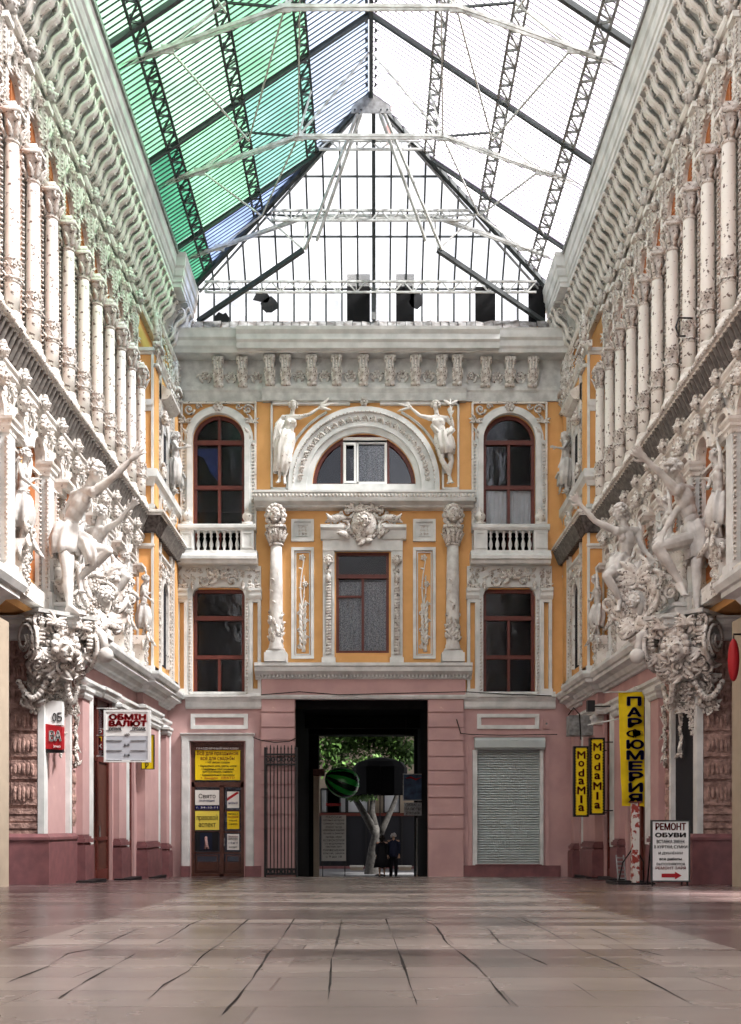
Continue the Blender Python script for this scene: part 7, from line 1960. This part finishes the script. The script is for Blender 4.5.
# yellow plaque behind the exchange sign
Y = 31.0; a = at(141.5, 769, Y); b = at(154, 735, Y)
t = board('small_yellow_sign', 'narrow yellow sign partly hidden behind the hanging exchange sign', 'sign', a.x, b.x, a.z, b.z, Y, .05, 'yellow', 'iron', .02)
text('Р', (at(147, 0, Y).x, Y - .01, at(0, 765.5, Y).z), .2, 'blackpaint', t, height=6*.031); 
for i in range(5): text('ДЕПА'[i % 4], (at(150, 0, Y).x, Y - .01, at(0, 739 + i*4.6, Y).z), .1, 'maroon', t, height=2.4*.031)
mb = MB(); rod(mb, V((a.x + .1, Y + .02, a.z + .15)), V((-7.1, Y + .02, a.z + .15))); rod(mb, V((a.x + .1, Y + .02, b.z - .1)), V((-7.1, Y + .02, b.z - .1))); wpart('bracket_rod', mb, 'whitesteel', t)
# tiny vertical white lettering sign in the first shop window
Y = 27.6
t = thing('window_lettering_strip', 'dark strip with small white letters beside the brown door on the left', 'sign', tuple(at(100, 750, Y)))
a = at(98, 750, Y); b = at(102.5, 729, Y); mb = MB(); mb.box(a.x, b.x, Y, Y + .03, a.z, b.z); wpart('board', mb, 'maroon', t)
for i, s in enumerate('РПК'): text(s, ((a.x+b.x)/2, Y - .008, b.z - .09 - i*.19), .14, ('paper', 'yellow', 'paper')[i], t, height=.12)
mb = MB(); rod(mb, V((a.x, Y + .02, b.z)), V((-7.2, Y + .02, b.z)), .01); wpart('bracket_rod', mb, 'whitesteel', t)
# cloth banner
Y = 26.5; px = Y/1000
t = thing('cloth_banner', 'tall yellow cloth banner with navy vertical lettering hanging on the right', 'banner', tuple(at(632, 806, Y)))
n = 10; rows = 24; mb = MB(); vs = []
for j in range(rows + 1):
    for i in range(n + 1):
        u, v = i/n, j/rows; X0 = 618.5 + 25.5*u + 3.2*v*(1-u*.8); Yp = 691 + v*115 + (1.5 if i == n else 0) * v
        p_ = at(X0, Yp, Y); p_.y += .025*math.sin(u*7 + v*5) + .02*math.sin(v*19 + u*3); vs.append(p_)
fs = [(j*(n+1)+i, j*(n+1)+i+1, (j+1)*(n+1)+i+1, (j+1)*(n+1)+i) for j in range(rows) for i in range(n)]
k = len(vs); vs += [v + V((0, .012, 0)) for v in vs]; fs += [tuple(i + k for i in f_[::-1]) for f_ in fs]; mb.add(vs, fs); wpart('cloth', mb, 'yellowcloth', t, True)
for i, s in enumerate('ПАРФЮМЕРИЯ'):
    text(s, (at(633.5 + .35*i*.6, 0, Y).x, Y - .055, at(0, 701.5 + 10.75*i, Y).z), .3, 'navy', t, width=(13 if s not in 'ФЮМ' else 16)*px, height=8.6*px, bold=.022 if s != 'Ф' else .009)
mb = MB(); rod(mb, at(603, 692.5, Y), at(648, 691, Y), .018); wpart('top_rod', mb, 'whitesteel', t)
mb = MB(); mb.tube([at(588, 725, 27.5), at(618.5, 719, Y)], .022, 6); wpart('stay_rod', mb, 'whitesteel', t)
# two narrow box signs
for (x0, x1, y0, y1, Y, lab) in ((574.5, 588, 747, 816, 30.0, 'lower of the two narrow yellow shop signs with vertical lettering, farther from the banner'), (590.5, 604, 738.5, 814, 29.2, 'taller of the two narrow yellow shop signs with vertical lettering, next to the banner')):
    a = at(x0, y1, Y); b = at(x1, y0, Y); px = Y/1000
    t = board('vertical_sign', lab, 'sign', a.x, b.x, a.z, b.z, Y, .14, 'yellow', 'iron', .05)
    for q in (a.x + .03, b.x - .03):
        mb = MB()
        for i in range(26): zz = a.z + (b.z - a.z)*(i + .5)/26; mb.box(q - .014, q + .014, Y - .02, Y, zz - .02, zz + .02)
        wpart('bulb_row', mb, 'blackpaint', t)
    H = y1 - y0 - 4
    for i, s in enumerate('ModaMia'):
        text(s if s != 'i' else 'I', ((a.x + b.x)/2, Y - .012, at(0, y0 + 3.5 + (H - 3)*(i + .5)/7, Y).z), .2, 'maroon', t, width=(7.6 if s == 'M' else (1.6 if s == 'i' else 5.4))*px, height=(7.4 if s in 'Mdi' else 5.6)*px, bold=.010)
    mb = MB(); rod(mb, V((b.x, Y + .07, b.z - .1)), V((7.1, Y + .07, b.z - .1)), .02); rod(mb, V((b.x, Y + .07, a.z + .1)), V((7.1, Y + .07, a.z + .1)), .02); wpart('bracket_rod', mb, 'iron', t)
# shoe repair board
Y = 21.2; px = Y/1000; a = at(652, 881, Y); b = at(689, 821, Y)
t = thing('standing_board', 'white shoe repair board with red arrow standing on the floor by the right pier', 'sign board', (at(670, 0, Y).x, Y, floor_z(Y)))
mb = MB(); mb.box(a.x, b.x, Y, Y + .05, a.z, b.z); wpart('board', mb, 'whitepaint', t); mb = MB(); mb.M = Matrix.Translation((0, Y, 0)); frame_rect(mb, a.x - .02, b.x + .02, a.z - .02, b.z + .02, .03, -.06, .015); wpart('frame', mb, 'darksteel', t)
mb = MB()
for x in (a.x + .02, b.x - .02): mb.bar((x, Y + .05, floor_z(Y)), (x, Y + .05, b.z), .035); mb.bar((x, Y + .45, floor_z(Y)), (x, Y + .07, b.z - .2), .03)
wpart('easel_leg', mb, 'iron', t)
xc = (a.x + b.x)/2
for s, py, w_, h_, m_, bd in (('РЕМОНТ', 826.5, 30, 7, 'maroon', .006), ('ОБУВИ', 835, 30, 4.2, 'blackpaint', .008), ('ВСТАВКА ЗМЕЕК', 841.5, 28, 3.6, 'blackpaint', 0), ('В КУРТКИ, СУМКИ', 847, 33, 3.6, 'blackpaint', 0), ('И ДУБЛЁНКИ', 853, 24, 3.6, 'blackpaint', 0), ('все работы', 859.2, 22, 3.2, 'blackpaint', .002), ('ВЫПОЛНЯЮТСЯ', 864, 28, 2.6, 'blackpaint', 0), ('РЕМОНТ ЗАРЯ', 868, 30, 2.8, 'maroon', 0)):
    text(s, (xc, Y - .008, at(0, py, Y).z), .1, m_, t, width=w_*px, height=h_*px, bold=bd)
mb = MB(); zz = at(0, 875.5, Y).z; x0, x1 = at(661.5, 0, Y).x, at(681.5, 0, Y).x; hh = 1.9*px
mb.poly([(x0, Y - .01, zz - hh), (x1 - .14, Y - .01, zz - hh), (x1 - .14, Y - .01, zz - hh*2), (x1, Y - .01, zz), (x1 - .14, Y - .01, zz + hh*2), (x1 - .14, Y - .01, zz + hh), (x0, Y - .01, zz + hh)], (0, .008, 0)); wpart('red_arrow', mb, 'redpaint', t)
# peeling post with base frame
Y = 22.8; p = at(635, 883, Y); zf = floor_z(Y)
M['peel'] = mat('peeling_painted_post', (.62, .60, .56), .7, .2, speck=(.30, .05, .04), sscale=9, sth=.5)
t = thing('peeling_post', 'square post with peeling white and red paint on a low iron base', 'post', (p.x, Y, zf))
mb = MB(); mb.box(p.x - .08, p.x + .08, Y - .08, Y + .08, zf, at(0, 803, Y).z); wpart('post', mb, 'peel', t)
mb = MB(); mb.box(p.x - .11, p.x + .11, Y - .11, Y + .11, at(0, 803, Y).z, at(0, 801.5, Y).z); wpart('cap', mb, 'redwood', t)
mb = MB()
x0, x1 = at(612, 0, Y).x, at(648, 0, Y).x
for yy in (Y - .5, Y + .5): mb.bar((x0, yy, zf + .04), (x1, yy, zf + .04), .06)
for x in (x0, x1): mb.bar((x, Y - .5, zf + .04), (x, Y + .5, zf + .04), .06)
mb.bar((x0 + .1, Y, zf + .06), (x1 - .1, Y, zf + .06), .05); wpart('base_frame', mb, 'iron', t)
mb = MB()
for yy in (-.02, ): mb.tube([(p.x, Y, zf + .9), (p.x + .22, Y + .1, zf + .5), (x1 - .05, Y + .2, zf + .06)], .018, 6); mb.tube([(p.x, Y, zf + .9), (p.x - .25, Y + .1, zf + .5), (x0 + .2, Y + .2, zf + .06)], .018, 6)
wpart('stay', mb, 'iron', t)
# small folding rack beside the post
t = thing('leaflet_rack', 'small leaning metal rack behind the base of the peeling post', 'rack', tuple(V((at(622, 0, 24.6).x, 24.6, floor_z(24.6)))))
Y = 24.6; x0, x1 = at(618.5, 0, Y).x, at(626, 0, Y).x; zf = floor_z(Y); mb = MB()
for x in (x0, x1): mb.bar((x, Y, zf), (x, Y + .25, zf + .68), .03)
wpart('rack_frame', mb, 'steel', t); mb = MB()
for i in range(6): zz = zf + .1 + i*.1; mb.box(x0, x1, Y + .02 + i*.035, Y + .05 + i*.035, zz, zz + .03)
wpart('rung', mb, 'steel', t)
# red lantern sign at the right edge
Y = 19.5; c_ = at(733.5, 660, Y)
t = thing('red_lantern', 'long red rounded lamp sign at the extreme right edge above the pier', 'lamp', tuple(c_)); mb = MB(); mb.sph(c_, (.11, .11, .42), 14, 12); wpart('shade', mb, 'redpaint', t, True); mb = MB(); mb.tube([c_ + V((0, 0, .4)), c_ + V((0, 0, .5)), V((7.75, Y, c_.z + .5))], .02, 6); wpart('bracket', mb, 'iron', t)
# grey loudspeaker box on the right cornice
Y = 31.6; c_ = at(565, 724, Y)
t = thing('air_conditioner', 'grey box unit fixed under the right cornice near the end wall', 'air conditioner', tuple(c_)); mb = MB(); mb.box(c_.x + .15, 7.05, Y, Y + .55, c_.z - .35, c_.z + .28); wpart('casing', mb, 'steel', t)
mb = MB()
for i in range(6): mb.box(c_.x + .19, 7.0, Y - .02, Y, c_.z - .28 + i*.09, c_.z - .24 + i*.09)
wpart('louvre', mb, 'steel', t); mb = MB(); mb.tube([(c_.x + .1, Y - .01, c_.z + .28), (c_.x + .25, Y - .1, c_.z + .5), (c_.x + .45, Y - .05, c_.z + .3), (c_.x + .5, Y, c_.z - .5)], .02, 6); wpart('hose', mb, 'cable', t)
t = thing('black_lamp_box', 'small black floodlight box on the pink wall above the yellow signs', 'lamp', tuple(at(591, 706, 29.6))); c_ = at(591, 706, 29.6); mb = MB(); mb.box(c_.x - .1, c_.x + .12, 29.6, 29.8, c_.z - .15, c_.z + .17); wpart('housing', mb, 'iron', t); mb = MB(); mb.box(c_.x + .1, 7.12, 29.66, 29.72, c_.z - .02, c_.z + .02); wpart('arm', mb, 'iron', t)
# hexagonal black bracket between the right columns
c_ = at(682, 327, 22.4); t = thing('hexagonal_bracket', 'small black hexagonal iron bracket between the upper columns on the right', 'bracket', tuple(c_)); mb = MB()
mb.tube([c_ + V((.14*math.cos(a_), 0, .24*math.sin(a_))) for a_ in (-1.0, -2.1, -PI, 2.1, 1.0)], .022, 6); mb.tube([c_ + V((.076, 0, .2)), V((7.2, 22.4, c_.z + .2))], .02, 5); wpart('ring', mb, 'iron', t)
# doorstep slabs by the shop piers
for side, yy, w_ in ((-1, 24.9, 1.1), (-1, 28.8, 1.2), (-1, 32.2, 1.5), (1, 29.0, 1.2), (1, 32.2, 1.5)):
    mb = MB(); zf = floor_z(yy - w_*.6); sbox(mb, side, .3, .75, yy - w_*.6, yy + w_*.6, zf - .1, zf + .05)
    o = build('doorstep', mb, 'iron'); tag(o, 'low dark doorstep slab at the foot of the %s wall, %s' % (SIDE[side], {24.9: 'first behind the big pier', 28.8: 'beside the brown door', 32.2: 'below the broad pink pilaster', 29.0: 'beside the dark shop doors'}[yy]), 'doorstep')
# ============================================================ parts made of a few distant pieces become separate parts
def split_far_pieces():
    SKIP = {'hair', 'foliage', 'lettering', 'lacing', 'leafage', 'leaf_carving', 'body', 'drapery', 'cleat', 'lattice', 'bulb_row', 'louvre', 'louver', 'dentils', 'vine', 'relief', 'spandrel_carving', 'red_flourish'}
    cache = {}
    for o in list(bpy.data.objects):
        if o.type != 'MESH' or o.parent is None: continue
        base = o.name.split('.')[0]
        if base in SKIP: continue
        me = o.data
        if me.name not in cache:
            n = len(me.vertices); par = list(range(n))
            def find(a):
                while par[a] != a: par[a] = par[par[a]]; a = par[a]
                return a
            for e in me.edges:
                a, b = find(e.vertices[0]), find(e.vertices[1])
                if a != b: par[a] = b
            isl = {}
            for i in range(n): isl.setdefault(find(i), []).append(i)
            L = list(isl.values())
            if len(L) < 2 or len(L) > 400: cache[me.name] = None; continue
            bb = []
            for l in L:
                cs = [me.vertices[i].co for i in l]
                bb.append(([min(c[k] for c in cs) for k in range(3)], [max(c[k] for c in cs) for k in range(3)]))
            g = list(range(len(L)))
            def fg(a):
                while g[a] != a: g[a] = g[g[a]]; a = g[a]
                return a
            mg = .13
            for i in range(len(L)):
                for j in range(i):
                    if all(bb[i][0][k] - mg <= bb[j][1][k] and bb[j][0][k] - mg <= bb[i][1][k] for k in range(3)):
                        a, b = fg(i), fg(j)
                        if a != b: g[a] = b
            cl = {}
            for i in range(len(L)): cl.setdefault(fg(i), []).extend(L[i])
            if not 2 <= len(cl) <= 20: cache[me.name] = None; continue
            out = []
            for vs in cl.values():
                m = {v: k for k, v in enumerate(vs)}; S = set(vs)
                fs = [p for p in me.polygons if p.vertices[0] in S]
                nm = bpy.data.meshes.new(me.name); nm.from_pydata([tuple(me.vertices[v].co) for v in vs], [], [[m[v] for v in p.vertices] for p in fs])
                for mt in me.materials: nm.materials.append(mt)
                nm.polygons.foreach_set('use_smooth', [p.use_smooth for p in fs]); nm.polygons.foreach_set('material_index', [p.material_index for p in fs]); nm.update()
                out.append(nm)
            cache[me.name] = out
        out = cache[me.name]
        if not out: continue
        if o.children: continue
        for k, nm in enumerate(out):
            if k == 0: first = nm; continue
            c = o.copy(); c.data = nm; COL.objects.link(c); c.name = base
        o.data = out[0]
split_far_pieces()
# ============================================================ CAMERA, LIGHT
cam = bpy.data.cameras.new('camera'); co = bpy.data.objects.new('camera', cam); COL.objects.link(co)
co.location = (0, 0, EYE); co.rotation_euler = (PI/2, 0, 0)
cam.sensor_width = 36; cam.lens = 1000 * 36 / 1024
cam.shift_y = (825 - 512) / 1024; cam.clip_end = 400
SC.camera = co
w = bpy.data.worlds.new('sky'); SC.world = w; w.use_nodes = True
bg = w.node_tree.nodes['Background']; bg.inputs[0].default_value = (.95, .95, 1.0, 1); bg.inputs[1].default_value = 1.35
sun = bpy.data.lights.new('sun', 'SUN'); sun.energy = 18; sun.angle = math.radians(12); sun.color = (1, .965, .92)
so = bpy.data.objects.new('sun', sun); COL.objects.link(so)
so.rotation_euler = V((-.62, .28, -.9)).to_track_quat('-Z', 'Y').to_euler(); so.location = (10, 10, 40)
SC.view_settings.view_transform = 'Standard'; SC.view_settings.look = 'None'; SC.view_settings.gamma = 1
SC.view_settings.use_curve_mapping = False
SC.view_settings.exposure = 0.3
SC.cycles.max_bounces = 8; SC.cycles.diffuse_bounces = 4; SC.cycles.transparent_max_bounces = 16
SC.cycles.sample_clamp_indirect = 6
